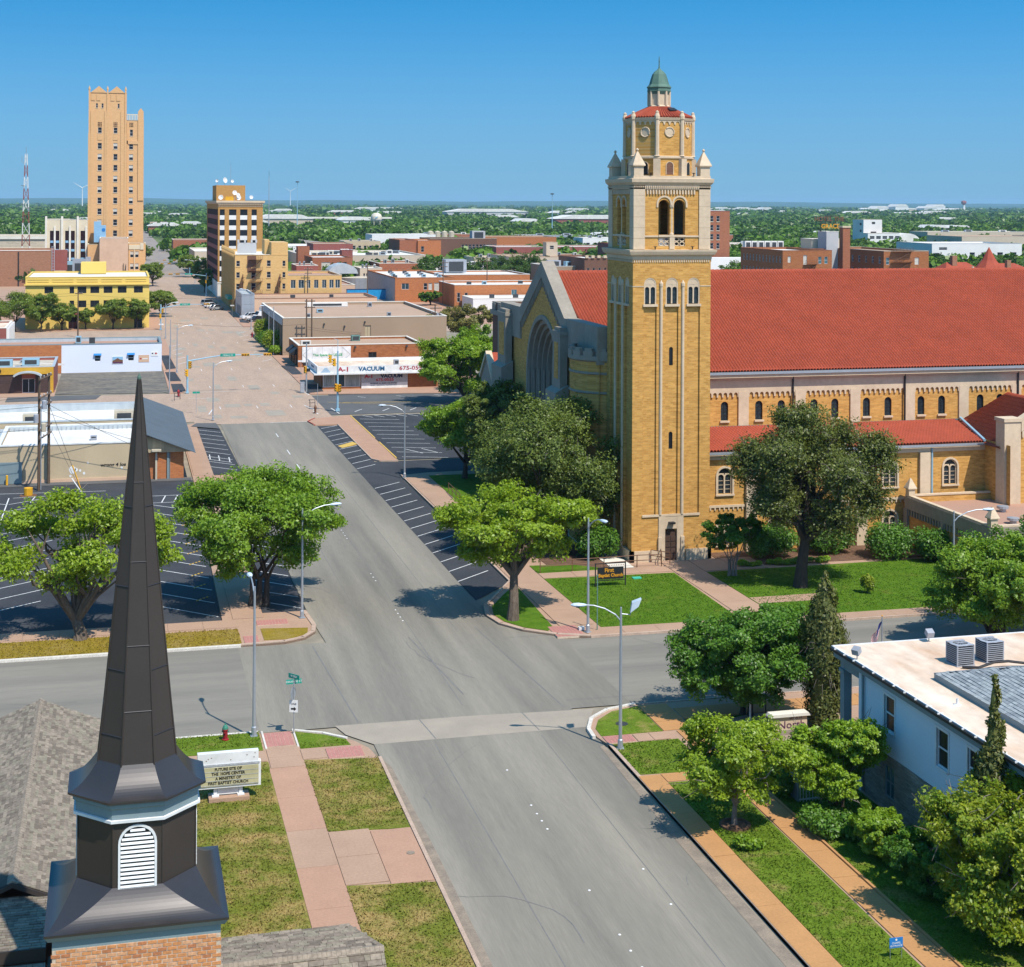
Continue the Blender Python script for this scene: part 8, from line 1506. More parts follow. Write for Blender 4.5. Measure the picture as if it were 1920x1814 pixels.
gs_ = thing('guy_guard', 'yellow and white guy wire guards by the tan wall', 'guy wire', (-3.4, 165, 0)); part(gs_, 'guard', 'signal_yellow', MB().tube([(-3.4, 165, 0), (-4.35, 166.0, 2.6)], .07, 6)); part(gs_, 'guard', 'sign_white', MB().tube([(-3.4, 164.8, 0), (-4.4, 165.2, 1.4)], .06, 6))

# vehicles
def car(label, x, y, rz, paint, kind='saloon', cat='car'):
    t = thing('parked_car', label, cat, (x, y, .02), rz, 'vehicles parked along the downtown kerb'); w = .88
    if kind == 'saloon': body = [(-2.2, .35), (-2.25, .75), (-1.6, .92), (1.0, .92), (2.15, .78), (2.25, .5), (2.2, .3)]; cab = [(-1.75, .92), (-1.15, 1.42), (.25, 1.44), (.95, .93)]
    else: body = [(-2.3, .4), (-2.35, 1.05), (1.2, 1.05), (2.2, .95), (2.35, .55), (2.3, .35)]; cab = [(-2.28, 1.05), (-2.1, 1.72), (.3, 1.75), (1.15, 1.05)]
    link('body', MB().extr([(p[0], -w, p[1]) for p in body], (0, 2 * w, 0)).mesh('body', paint), t); ro = MB().extr([(cab[1][0] + .05, -w + .16, cab[1][1]), (cab[2][0] - .05, -w + .16, cab[2][1]), (cab[2][0] - .1, -w + .16, cab[2][1] + .05), (cab[1][0] + .1, -w + .16, cab[1][1] + .05)], (0, 2 * w - .32, 0)); link('roof', ro.mesh('roof', paint), t)
    link('glasshouse', MB().extr([(p[0], -w + .1, p[1] + .002) for p in cab], (0, 2 * w - .2, 0)).mesh('glasshouse', 'glass_dark'), t); pi = MB()
    for s_ in (-1, 1):
        for a, b in ((cab[0], cab[1]), (cab[2], cab[3])): pi.tube([(a[0], s_ * (w - .1), a[1]), (b[0], s_ * (w - .1), b[1])], .05, 4)
    link('pillar', pi.mesh('pillar', paint), t)
    for sx_ in (-1.4, 1.4):
        for sy_ in (-1, 1): wh = link('wheel', xf(MB().tube([(0, -.1, 0), (0, .1, 0)], .33, 12), 0, (0, 0, 0)).mesh('wheel', 'tyre'), t, (sx_, sy_ * (w - .08), .33)); link('rim', MB().tube([(0, -.11, 0), (0, .11, 0)], .2, 10).mesh('rim', 'rim'), wh)
    for s_ in (-1, 1): link('headlight', MB().box(2.16, 2.27, s_ * .62 - .2, s_ * .62 + .2, .6, .76).mesh('headlight', 'sign_white'), t); link('tail_light', MB().box(-2.28, -2.2, s_ * .65 - .15, s_ * .65 + .15, .62, .8).mesh('tail_light', 'lens_red'), t)
    return t
car('silver car nearest of the three parked in the building shade', 26.6, 432, R(35), 'car_silver'); car('white car between the silver car and the one beyond', 25.7, 441, R(35), 'car_white'); car('white and dark car farthest of the three at the kerb', 25.6, 451, R(35), 'car_silver', 'van')
car('black car parked beside the white box truck', 33.6, 388, R(195), 'car_black'); car('white van standing behind the black parked car', 32.6, 396, R(200), 'car_white', 'van')
tr = thing('box_truck', 'white box truck parked beside the big tan store', 'truck', (36.4, 394, .02), R(200), 'vehicles parked along the downtown kerb'); link('cargo_box', MB().box(-3.2, 1.2, -1.15, 1.15, .75, 3.2).mesh('cargo_box', 'car_white'), tr); link('cab', MB().extr([(1.25, -1.05, .5), (1.25, -1.05, 2.3), (2.1, -1.05, 2.25), (2.6, -1.05, 1.4), (3.2, -1.05, 1.25), (3.25, -1.05, .5)], (0, 2.1, 0)).mesh('cab', 'car_white'), tr); link('windscreen', MB().extr([(2.14, -.95, 2.2), (2.62, -.95, 1.42), (2.66, -.95, 1.44), (2.18, -.95, 2.22)], (0, 1.9, 0)).mesh('windscreen', 'glass_dark'), tr)
for sx_ in (-2.2, 2.4):
    for sy_ in (-1, 1): link('wheel', MB().tube([(0, -.14, 0), (0, .14, 0)], .45, 12).mesh('wheel', 'tyre'), tr, (sx_, sy_ * .95, .45))

# far masts, towers and sheds
lt = thing('lattice_mast', 'red and white lattice radio mast rising behind the federal building', 'mast', (-38.3, 700, 0))
for s_ in range(10):
    z0, z1 = 5.0 * s_, 5.0 * (s_ + 1); w0, w1 = 1.9 - .15 * s_, 1.9 - .15 * (s_ + 1); mb = MB(); cs4 = [(-1, -1), (1, -1), (1, 1), (-1, 1)]
    for i in range(4):
        a, b = cs4[i], cs4[(i + 1) % 4]; mb.tube([(-38.3 + a[0] * w0, 700 + a[1] * w0, z0), (-38.3 + a[0] * w1, 700 + a[1] * w1, z1)], .14, 4); mb.tube([(-38.3 + a[0] * w0, 700 + a[1] * w0, z0), (-38.3 + b[0] * w1, 700 + b[1] * w1, z1)], .07, 3); mb.tube([(-38.3 + b[0] * w0, 700 + b[1] * w0, z0), (-38.3 + a[0] * w1, 700 + a[1] * w1, z1)], .07, 3)
    part(lt, 'lattice_section', 'white_wall' if s_ % 2 else 'maroon', mb)
part(lt, 'antenna', 'galv', MB().tube([(-38.9, 700, 46), (-40.0, 700, 46.5), (-40.0, 700, 49)], .12, 5).tube([(-38.3, 700, 50), (-38.3, 700, 53)], .1, 4)); 
for z in (36, 28, 26.5, 22): part(lt, 'dish', 'sign_white', xf(MB().lathe([(.001, 0), (.6, .1), (.8, .3)], 0, 0, 10), 0, (-39.6 if z != 26.5 else -36.8, 698.6, z)))
wt = thing('water_tower', 'cream water tower on legs above the distant trees', 'water tower', (236, 1440, 0)); part(wt, 'tank', 'tank_cream', MB().lathe([(.001, 10.0), (3, 10.3), (5.0, 12.2), (5.3, 14), (5.2, 16.2), (4.2, 18.2), (2.2, 19.3), (.001, 19.6)], 236, 1440, 18))
for k in range(5): a = 2 * PI * k / 5 + .3; part(wt, 'leg', 'tank_cream', MB().tube([(236 + 4.9 * math.cos(a), 1440 + 4.9 * math.sin(a), 0), (236 + 4.8 * math.cos(a), 1440 + 4.8 * math.sin(a), 12.5)], .35, 6))
part(wt, 'riser', 'tank_cream', MB().tube([(236, 1440, 0), (236, 1440, 10.2)], .7, 8)); part(wt, 'band', 'galv', MB().lathe([(5.32, 13), (5.6, 13.1), (5.32, 13.3)], 236, 1440, 18)); part(wt, 'emblem', 'cooling_blue', MB().extr([(233.6, 1434.4, 15.2), (236.4, 1434.3, 16.4), (236.6, 1434.3, 15.6), (234, 1434.3, 14.4)], (0, -.1, 0)))
for x, y, h, lb, top in ((158, 1406, 47, 'tall grey high mast light above the distant trees', True), (131, 1390, 52, 'thin guyed mast far behind the high mast light', False), (505, 1560, 67, 'thin pale mast on the horizon left of the bell tower', False), (368, 1300, 37, 'dark lattice mast with a round top near the horizon', True), (-22 + 190, 2400, 85, 'very faint thin mast on the horizon beyond the office tower', False)):
    t = thing('far_mast', lb, 'mast', (x, y, 0)); part(t, 'shaft', 'galv_blue' if top else 'ac_grey', MB().tube([(x, y, 0), (x, y, h)], [.5, .25], 6))
    part(t, 'mast_head', 'ac_dark', MB().lathe([(.3, h), (1.8, h + .3), (1.6, h + 1), (.001, h + 1.3)], x, y, 8) if top else MB().tube([(x, y, h), (x, y, h + 5)], .12, 4))
for x, y, h, lb in ((-110, 5200, 70, 'white wind turbine at the left edge of the horizon'), (40, 7000, 74, 'faint white wind turbine left of the tan hotel'), (820, 7600, 80, 'faint white wind turbine right of the tan hotel')):
    t = thing('wind_turbine', lb, 'wind turbine', (x, y, 0)); part(t, 'tower', 'sign_white', MB().tube([(x, y, 0), (x, y, h)], [2.2, 1.2], 8)); bl = MB()
    for k in range(3): a = .5 + 2 * PI * k / 3; bl.tube([(x, y - 3, h), (x + 34 * math.cos(a), y - 3, h + 34 * math.sin(a))], [1.3, .3], 4)
    part(t, 'rotor', 'sign_white', bl); part(t, 'nacelle', 'sign_white', MB().box(x - 1.5, x + 1.5, y - 3, y + 5, h - 1.5, h + 1.5))
cw_ = thing('control_tower', 'distant control tower on the airfield near the right horizon', 'control tower', (3075, 5200, 0)); part(cw_, 'shaft', 'white_wall', MB().lathe([(6, 0), (5, 30)], 3075, 5200, 8)); part(cw_, 'cab', 'maroon', MB().lathe([(5, 30), (10, 36), (10, 42), (7, 45), (.001, 46)], 3075, 5200, 8))
rnd = random.Random(12)
HG = 'pale sheds scattered on the plain near the horizon'
def shed(x, y, w, d, h, m_, lb, g=HG):
    t = thing('far_shed', lb, 'shed', (x, y, 0), 0, g); part(t, 'wall', m_, MB().box(x - w / 2, x + w / 2, y - d / 2, y + d / 2, -.3, h)); part(t, 'roof', 'roof_white', MB().extr([(x - w / 2 - 1, y - d / 2 - 1, h), (x + w / 2 + 1, y - d / 2 - 1, h), (x + w * .3, y - d / 2 - 1, h * 1.4), (x - w * .3, y - d / 2 - 1, h * 1.4)], (0, d + 2, 0)))
for k in range(7): shed(2660 + 58 * k, 5150 + 40 * (k % 2), 52, 60, 12 + 5 * (k % 3), 'white_wall' if k % 3 else 'beige_wall', 'long pale airfield hangar under the right horizon, %s from the left' % ORD[k], 'hangars under the right horizon')
for k in range(6): shed(2060 + 42 * k, 5200, 38, 50, 9 + 3 * (k % 2), 'white_wall', 'pale horizon hangar right of the bell tower, %s from the left' % ORD[k], 'hangars right of the bell tower')
far_ = []
for k in range(60):
    Y_ = 1050 * (1.034 ** k) if k < 48 else rnd.uniform(2600, 3600); u = rnd.uniform(-.04, .72)
    if Y_ < 1250 and .1 < u < .2: continue
    w_ = rnd.uniform(.012, .026); m_ = rnd.choice(('white_wall', 'white_wall', 'beige_wall', 'red_brick', 'grey_wall'))
    far_.append((u, Y_, w_, m_, '%s %s shed %s, %s' % ({'white_wall': 'white', 'beige_wall': 'beige', 'red_brick': 'reddish', 'grey_wall': 'grey'}[m_], 'wide' if w_ > .021 else 'narrow' if w_ < .015 else 'low', 'left of the office tower' if u < .075 else 'between office and church towers' if u < .36 else 'just right of the bell tower' if u < .5 else 'towards the right edge', 'near the town' if Y_ < 1500 else 'far out in the trees' if Y_ < 2600 else 'close to the horizon')))
for i, (u, Y_, w_, m_, lb) in enumerate(sorted(far_)):
    same = sorted(q[0] for q in far_ if q[4] == lb); shed(Y_ * u, Y_, w_ * Y_ * .8, rnd.uniform(20, 40), rnd.uniform(5, 8.5) * (1 if Y_ < 2500 else 1.3), m_, lb if len(same) == 1 else lb + ', %s from left' % ORD[same.index(u)])
for x, y, w, h, m_, lb in ((176, 1700, 60, 11, 'beige_wall', 'wide cream shed behind the cream water tower'), (262, 1760, 34, 9, 'white_wall', 'white shed right of the water tower'), (545, 1760, 95, 11, 'maroon', 'long reddish terrace left of the bell tower'), (640, 2700, 150, 13, 'grey_wall', 'long grey blue distribution shed on the left horizon')): shed(x, y, w, 40, h, m_, lb, 'broad distant sheds')
ov = thing('overpass', 'thin pale road bridge crossing far beyond the office tower', 'bridge', (230, 1900, 0)); part(ov, 'deck', 'white_stone', MB().box(120, 330, 1895, 1905, 9, 11)); part(ov, 'pier', 'limestone_grey', MB().box(150, 153, 1897, 1903, 0, 8.99).box(210, 213, 1897, 1903, 0, 8.99).box(270, 273, 1897, 1903, 0, 8.99).box(318, 321, 1897, 1903, 0, 8.99))

# ------------------------------------------------------------------ vegetation
rng = np.random.default_rng(11)
def leaf_mesh(name, P, N, size, mname, aspect=.55):
    """one bent leaf sprig (two triangles) per point"""
    n = len(P); a = rng.normal(size=(n, 3)); a -= N * np.sum(a * N, axis=1)[:, None]; a /= np.linalg.norm(a, axis=1)[:, None] + 1e-9; b = np.cross(N, a)
    L = (size * (.6 + .8 * rng.random(n)))[:, None]; Wd = L * aspect * (.7 + .6 * rng.random(n))[:, None]
    V = np.empty((n, 4, 3), dtype=np.float32); V[:, 0] = P - a * L * .5; V[:, 1] = P + b * Wd * .5 + N * L * .12; V[:, 2] = P + a * L * .5 - N * L * .1; V[:, 3] = P - b * Wd * .5 + N * L * .12
    me = bpy.data.meshes.new(name); me.vertices.add(n * 4); me.vertices.foreach_set('co', V.reshape(-1)); me.loops.add(n * 4); me.loops.foreach_set('vertex_index', np.arange(n * 4, dtype=np.int32)); me.polygons.add(n)
    me.polygons.foreach_set('loop_start', np.arange(0, n * 4, 4, dtype=np.int32)); me.polygons.foreach_set('loop_total', np.full(n, 4, dtype=np.int32)); me.materials.append(M[mname]); me.update(calc_edges=True); return me
def blob_points(centres, radii, n, shell=.55, flat=.8, up=.6):
    """points spread through clumps, thicker towards each clump's outside"""
    w = np.array(radii) ** 2; idx = rng.choice(len(centres), n, p=w / w.sum()); d = rng.normal(size=(n, 3)); d /= np.linalg.norm(d, axis=1)[:, None]
    r = (shell + (1 - shell) * rng.random(n)) * (rng.random(n) ** .25); c = np.array(centres)[idx]; rad = np.array(radii)[idx]
    P = c + d * (r * rad)[:, None] * np.array([1, 1, flat]); N = d * .5 + rng.normal(size=(n, 3)) * .5 + np.array([0, -.15, up]); N /= np.linalg.norm(N, axis=1)[:, None]; return P, N
def limbs(mb, base, tips, r0, fork_h, rr, bend=.5, n=5, lean=(0, 0)):
    """a trunk to fork_h then a curved limb to each tip"""
    bx, by, bz = base; f = Vector((bx + lean[0], by + lean[1], bz + fork_h))
    mb.tube([(bx, by, bz - .1), (bx + lean[0] * .25 + rr.uniform(-.1, .1) * r0 * 4, by + lean[1] * .2, bz + fork_h * .4), tuple(f)], [r0 * 1.35, r0 * 1.0, r0 * .8], 9)
    for t in tips:
        t = Vector(t); d = t - f; m1 = f + d * .35 + Vector((rr.uniform(-bend, bend), rr.uniform(-bend, bend), rr.uniform(0, bend))); m2 = f + d * .7 + Vector((rr.uniform(-bend, bend), rr.uniform(-bend, bend), rr.uniform(-bend * .4, bend)))
        mb.tube([tuple(f - Vector((0, 0, .1))), tuple(m1), tuple(m2), tuple(t)], [r0 * .6, r0 * .38, r0 * .22, r0 * .06], n)
        for q in range(2): e = m2 + Vector((rr.uniform(-1, 1), rr.uniform(-1, 1), rr.uniform(-.2, .9))) * d.length * .28; mb.tube([tuple(m1 if q else m2), tuple((m2 + e) / 2), tuple(e)], [r0 * .22, r0 * .12, r0 * .04], 4)
def tree(name, label, x, y, h, rx, ry, z0c, leaf, bark, nleaf, seed, size=.3, clumps=26, cr=(.22, .36), trunk=.3, lean=(0, 0), stems=1, flat=.8, twigs=0, fork=None, group=None, zb=.1, off=(0, 0), dome=1.0, shell=.55, cat='tree', fill=.62, lobes=9, lr=(.36, .52), spray=150):
    """crown from height z0c to h, radii rx, ry: a few big lobes, each carrying many small ragged sprays of leaf sprigs; limbs reach lobes and sprays"""
    rr = random.Random(seed); t = thing(name, label, cat, (x, y, zb), 0, group); hz = (h - z0c) / 2; cz = z0c + hz; o = Vector((off[0] + lean[0], off[1] + lean[1], cz)); lc = []
    for k in range(lobes):
        best = None
        for _ in range(14):
            p = Vector((rr.gauss(0, 1), rr.gauss(0, 1), rr.gauss(.15, .75))).normalized() * rr.uniform(.48, .7)
            if k == 0: p = Vector((0, 0, .3))
            d = min([(p - q).length for q, _ in lc] or [9])
            if best is None or d > best[0]: best = (d, p)
        lc.append((best[1], rr.uniform(*lr)))
    nleaf, size, spray = int(nleaf * 1.5), size * .76, int(spray * 1.3); n = max(24, int(nleaf * 1.5 / spray)); w = [r ** 2 for _, r in lc]; cs = []; rs = []; ax = []
    for k in range(n):
        p, r = rr.choices(lc, w)[0]; d = Vector((rr.gauss(0, 1), rr.gauss(0, 1), rr.gauss(.25, .9))).normalized(); d = (d + p * .7).normalized(); q = p + d * r * (rr.random() ** .4) * rr.uniform(.85, 1.12); q.z = max(q.z, -.95)
        cs.append(Vector((q.x * rx, q.y * ry, q.z * hz)) + o); rs.append(rr.uniform(.06, .115) * (rx + ry + hz) * .5); ax.append(d)
    idx = np.repeat(np.arange(n), spray); m = len(idx); C_ = np.array([tuple(c) for c in cs]); A_ = np.array([tuple(a) for a in ax]); r_ = np.array(rs)
    g = rng.normal(size=(m, 3)); g *= np.minimum(1, 1.25 / np.linalg.norm(g, axis=1))[:, None]; e = rng.random(m)
    P = C_[idx] + g * (r_[idx] * .8)[:, None] * np.array([1, 1, .62]) + A_[idx] * (r_[idx] * (e - .4) * 1.1)[:, None]; N = A_[idx] * .45 + rng.normal(size=(m, 3)) * .5 + np.array([0, -.1, .55]); N /= np.linalg.norm(N, axis=1)[:, None]
    mb = MB(); fk = fork or max(.4, z0c * .75); lt = [Vector((p.x * rx, p.y * ry, p.z * hz)) + o for p, _ in lc]
    for s_ in range(stems): limbs(mb, ((s_ - (stems - 1) / 2) * trunk * 2.2, rr.uniform(-.2, .2) if stems > 1 else 0, 0), [tuple(c) for c in lt[s_::stems]], trunk, fk, rr, .09 * h, 6, (lean[0] * .8 + off[0] * .3, lean[1] * .8 + off[1] * .3))
    for k in range(0, n, 2):
        c = cs[k]; b_ = min(lt, key=lambda q: (q - c).length); md = (b_ + c) / 2 + Vector((rr.gauss(0, .15), rr.gauss(0, .15), rr.gauss(-.1, .15))); mb.tube([tuple(b_), tuple(md), tuple(c)], [trunk * .16, trunk * .1, trunk * .03], 3, cap=False)
    link('trunk', mb.mesh('trunk', bark), t); link('crown', leaf_mesh('crown', P.astype(np.float32), N, size, leaf), t)
    if twigs:
        tw_ = MB()
        for k in range(twigs):
            i = rr.randrange(n); d = (ax[i] + Vector((rr.gauss(0, .5), rr.gauss(0, .5), rr.gauss(.1, .5)))).normalized(); a = cs[i] - d * .3; b = a + d * rr.uniform(.8, 1.7); md = (a + b) / 2 + Vector((rr.gauss(0, .1), rr.gauss(0, .1), rr.gauss(0, .15))); tw_.tube([tuple(a), tuple(md), tuple(b)], [.03, .02, .008], 3, cap=False)
        link('twigs', tw_.mesh('twigs', 'bark_grey'), t, kind='stuff')
    return t
# near trees
tree('mesquite_tree', 'gnarled mesquite with twisting trunk on the golden verge at left', -2.3, 109.3, 9.8, 7.8, 5.5, 2.6, 'leaf_mesquite', 'bark', 13500, 1, .34, trunk=.42, twigs=160, fork=1.1, lean=(-.5, .3), off=(.4, 1.2), lobes=14, lr=(.15, .28), spray=110)
tree('oak_tree', 'broad leafy tree between the parking lot and the street corner lamp', 10.3, 115.4, 9.6, 6.7, 6.2, 2.5, 'leaf_oak', 'bark_dark', 30000, 2, .30, 46, (.2, .33), .24, stems=3, twigs=20, off=(.3, 1.0), lobes=12, lr=(.3, .44))
tree('mesquite_tree', 'feathery yellow green mesquite leaning over the church corner kerb', 27.6, 107.3, 9.3, 6.0, 5.2, 3.9, 'leaf_mesquite', 'bark', 21000, 3, .32, 46, (.16, .28), .36, lean=(.3, .6), twigs=70, fork=3.0, off=(.2, 1.4), lobes=12, lr=(.24, .4), spray=120)
tree('live_oak', 'huge grey green live oak in front of the church arch', 36.9, 126.2, 13.8, 7.9, 6.2, 1.6, 'leaf_live_oak', 'bark_dark', 44000, 4, .30, 64, (.17, .28), .5, twigs=330, fork=2.4, off=(-.2, 1.0), lobes=13, lr=(.28, .42), spray=110)
tree('elm_tree', 'tall ragged dark elm with grey twigs before the church aisle', 51.8, 111.4, 14.4, 6.6, 5.6, 2.2, 'leaf_elm', 'bark_dark', 46000, 5, .27, 70, (.15, .26), .46, twigs=700, fork=3.6, dome=.9, off=(1.5, .4), lobes=15, lr=(.22, .36), spray=100)
tree('crape_myrtle', 'small multi stemmed green tree beside the tower door', 48.0, 115.9, 5.3, 2.4, 2.2, 1.5, 'leaf_deep', 'bark_grey', 8000, 6, .24, 18, (.28, .42), .09, stems=4)
tree('round_tree', 'dense round dark green tree on the near right corner', 35.8, 84.2, 6.7, 4.0, 3.7, 1.1, 'leaf_deep', 'bark_dark', 34000, 7, .24, 36, (.24, .36), .17, stems=2, lobes=14, lr=(.42, .56))
tree('locust_tree', 'lacy young tree in a mulch ring on the right verge', 28.9, 69.3, 5.6, 3.2, 3.0, 1.5, 'leaf_mesquite', 'bark_grey', 15000, 8, .22, 34, (.18, .3), .13, twigs=30, lobes=11, lr=(.24, .38), spray=90)
tree('redbud_tree', 'bushy bright green tree over the clipped hedge by the pale house', 34.2, 69.3, 5.1, 2.2, 2.1, .9, 'leaf_bright', 'bark', 17000, 9, .21, 34, (.2, .32), .1, stems=4, twigs=24, lr=(.34, .46), spray=110)
tree('shrub', 'spreading bright shrub against the brick ground floor of the pale house', 34.6, 64.4, 2.2, 1.5, 2.2, .1, 'leaf_bright', 'bark_dark', 15000, 10, .2, 34, (.2, .32), .07, stems=3, cat='shrub', fork=.4)
tree('shrub', 'dark low shrub nearer the camera below the spreading bright shrub', 34.5, 60.4, 2.8, 1.7, 2.4, .0, 'leaf_deep', 'bark_dark', 9000, 31, .2, 26, (.22, .34), .07, stems=2, cat='shrub', fork=.3)
tree('pecan_tree', 'yellowish leafy tree filling the lower right corner', 35.2, 56.0, 6.8, 3.0, 3.4, .1, 'leaf_yellow', 'bark_grey', 30000, 11, .22, 40, (.17, .28), .14, stems=3, twigs=150, fork=.9, shell=.42)
tree('big_tree', 'large bright green tree behind the pale house roof', 57.6, 93.0, 7.9, 4.7, 4.2, 1.0, 'leaf_oak', 'bark_dark', 26000, 12, .27, 42, (.2, .32), .26, stems=2, twigs=20)
tree('big_tree', 'second bright green tree at the right edge before the church annex', 64.5, 97.0, 9.0, 5.4, 4.6, 1.2, 'leaf_deep', 'bark_dark', 18000, 13, .3, 34, (.22, .34), .26)
# along the church west side
tree('dense_tree', 'dense bright tree shading the far side of the church parking lot', 50.0, 224, 11.0, 7.2, 6.0, 1.6, 'leaf_bright', 'bark_dark', 22000, 14, .42, 44, (.2, .32), .3); tree('dense_tree', 'broad leafy tree between the parking lot and the live oak', 36.6, 163.5, 9.4, 5.4, 5.0, 2.2, 'leaf_oak', 'bark_dark', 22000, 15, .34, 40, (.2, .32), .28, off=(.4, 0)); tree('live_oak', 'dark live oak close against the church facade pier', 39.0, 156.5, 13.0, 3.6, 4.4, 2.2, 'leaf_live_oak', 'bark_dark', 17000, 16, .32, 36, (.2, .32), .24, stems=3, twigs=60)
tree('live_oak', 'dark tree in deep shade between the live oak and the facade', 37.5, 141, 8.0, 3.8, 5.0, 1.2, 'leaf_deep', 'bark_dark', 9000, 17, .36, 24, (.24, .36), .24); tree('brown_tree', 'thin brownish tree beside the big tan store', 69.5, 313, 9.4, 7.4, 5.0, 2.8, 'leaf_brown', 'bark_dark', 9000, 18, .5, 34, (.16, .28), .25, shell=.35, twigs=30); tree('dense_tree', 'second dense bright tree behind the first by the church wing', 57, 236, 10.5, 5.5, 5.5, 1.5, 'leaf_oak', 'bark_dark', 12000, 19, .45, 30, (.22, .34), .3)
def cypress(label, x, y, h, r, seed, n, brown=False):
    t = thing('cypress', label, 'cypress', (x, y, .12)); rr = random.Random(seed); cs = []; rs = []
    for k in range(46):
        f = (k + .5) / 46; prof_ = min(1.0, 2.2 * (1 - f)) ** .8 * (.72 + .28 * math.sin(min(f, .5) * PI)); a = rr.uniform(0, 2 * PI); q = r * prof_
        cs.append((math.cos(a) * q * .5 + .12 * math.sin(f * 9), math.sin(a) * q * .5, .3 + f * (h - .4))); rs.append(max(.16, q * rr.uniform(.62, .85)))
    P, N = blob_points(cs, rs, n, .6, 1.7); N = np.concatenate([P[:, :2], .25 * np.ones((len(P), 1))], axis=1) + rng.normal(size=P.shape) * .3; N /= np.linalg.norm(N, axis=1)[:, None]; link('inner_foliage', MB().lathe([(.05, .1)] + [(r * .62 * min(1.0, 2.2 * (1 - f)) ** .8 * (.72 + .28 * math.sin(min(f, .5) * PI)), f * h) for f in (.03, .2, .4, .6, .8, .92)] + [(.01, h * .97)], 0, 0, 9).mesh('inner_foliage', 'leaf_cypress'), t); link('trunk', MB().tube([(0, 0, -.1), (0, 0, h * .9)], [.16, .03], 6).mesh('trunk', 'bark_dark'), t); link('crown', leaf_mesh('crown', P.astype(np.float32), N, .2, 'leaf_cypress', .45), t)
    if brown:
        tw_ = MB()
        for k in range(60): z = rr.uniform(.25, .55) * h; a = rr.uniform(0, 2 * PI); tw_.tube([(0, 0, z), (math.cos(a) * r * .9, math.sin(a) * r * .9, z + .5), (math.cos(a) * r * 1.25, math.sin(a) * r * 1.25, z + rr.uniform(-.2, .7))], [.03, .015, .006], 3, cap=False)
        link('twigs', tw_.mesh('twigs', 'bark_grey'), t, kind='stuff')
    return t
cypress('tall slim Italian cypress rising beside the round dark tree', 39.3, 81.3, 8.9, 1.35, 1, 30000, True); cypress('slim cypress standing against the wall of the pale house', 36.2, 58.6, 9.9, .68, 2, 15000)
def hedge(name, label, cx_, cy_, lx, ly, h, leaf, n, seed, cat='hedge', zb=.1, size=.17):
    t = thing(name, label, cat, (cx_, cy_, zb)); rr = random.Random(seed); k = max(4, int(lx * ly * 3)); cs = [(rr.uniform(-lx / 2, lx / 2) * .8, rr.uniform(-ly / 2, ly / 2) * .8, h * rr.uniform(.35, .62)) for _ in range(k)]; rs = [min(lx, ly, h * 1.6) * rr.uniform(.32, .45) for _ in range(k)]
    P, N = blob_points(cs, rs, n, .7, h / min(lx, ly, h * 1.6) * 1.05); P[:, 2] = np.maximum(P[:, 2], .02); link('stem', MB().tube([(0, 0, -.05), (0, 0, h * .6)], .05, 5).mesh('stem', 'bark_dark'), t); link('crown', leaf_mesh('crown', P.astype(np.float32), N, size, leaf), t); return t
hedge('hedge', 'clipped low hedge below the bushy tree by the pale house', 33.2, 67.4, 2.6, 2.6, 1.1, 'leaf_deep', 9000, 1); hedge('hedge', 'dark clipped hedge beside the white bar gate', 32.9, 73.2, 1.2, 4.2, 1.5, 'leaf_deep', 7000, 2); hedge('shrub', 'small leafy plant on the right verge near the mulch ring', 28.7, 66.5, 1.3, 1.2, .7, 'leaf_oak', 1500, 3, 'shrub', size=.16)
hedge('shrub', 'round dark bush at the foot of the bell tower', 39.3, 124.6, 2.6, 2.6, 3.0, 'leaf_deep', 7000, 4, 'shrub', size=.22); hedge('shrub', 'left round bush of the pair at the annex corner', 63.6, 119.0, 3.0, 2.8, 3.1, 'leaf_deep', 7000, 5, 'shrub', size=.22); hedge('shrub', 'right round bush of the pair at the annex corner', 66.4, 117.2, 2.8, 2.6, 2.9, 'leaf_deep', 7000, 6, 'shrub', size=.22); hedge('shrub', 'dark bush in the shade behind the ragged elm', 54, 121.5, 4.4, 2.4, 3.0, 'leaf_deep', 8000, 7, 'shrub', size=.22); hedge('shrub', 'tall dark bush against the aisle wall right of the elm', 59, 121.8, 4.4, 2.2, 2.4, 'leaf_deep', 6000, 8, 'shrub', size=.22)
hedge('hedge', 'narrow bright green border along the church lawn', 53.5, 118.9, 11, .9, .55, 'leaf_bright', 6000, 9, size=.17); hedge('shrub', 'small clipped cone bush on the lawn right of the elm trunk', 56.0, 108.4, .9, .9, 1.6, 'leaf_yellow', 1800, 10, 'shrub'); 
mr = tag(link('mulch_ring', MB().lathe([(.75, .0), (.75, .12), (.62, .14), (.55, .06), (.001, .1)], 0, 0, 16).mesh('mulch_ring', 'mulch'), None, (28.9, 69.3, .115)), 'round brown mulch ring around the lacy young tree', 'tree ring')
for i, (x, y, h, r) in enumerate(((29.9, 331.5, 5.4, 1.5), (30.2, 321, 3.4, 1.6), (30.1, 310.5, 4.6, 1.6), (30.3, 303.5, 1.9, 1.1))): hedge('topiary', ('tall clipped yellowish bush farthest of the row by the tan store', 'dark clipped bush low in the row by the tan store', 'round bright clipped tree by the tan store corner', 'small round bush at the tan store corner')[i], x, y, 2 * r, 2 * r, h, ('leaf_yellow', 'leaf_deep', 'leaf_yellow', 'leaf_bright')[i], 3500, 40 + i, 'shrub', size=.34)
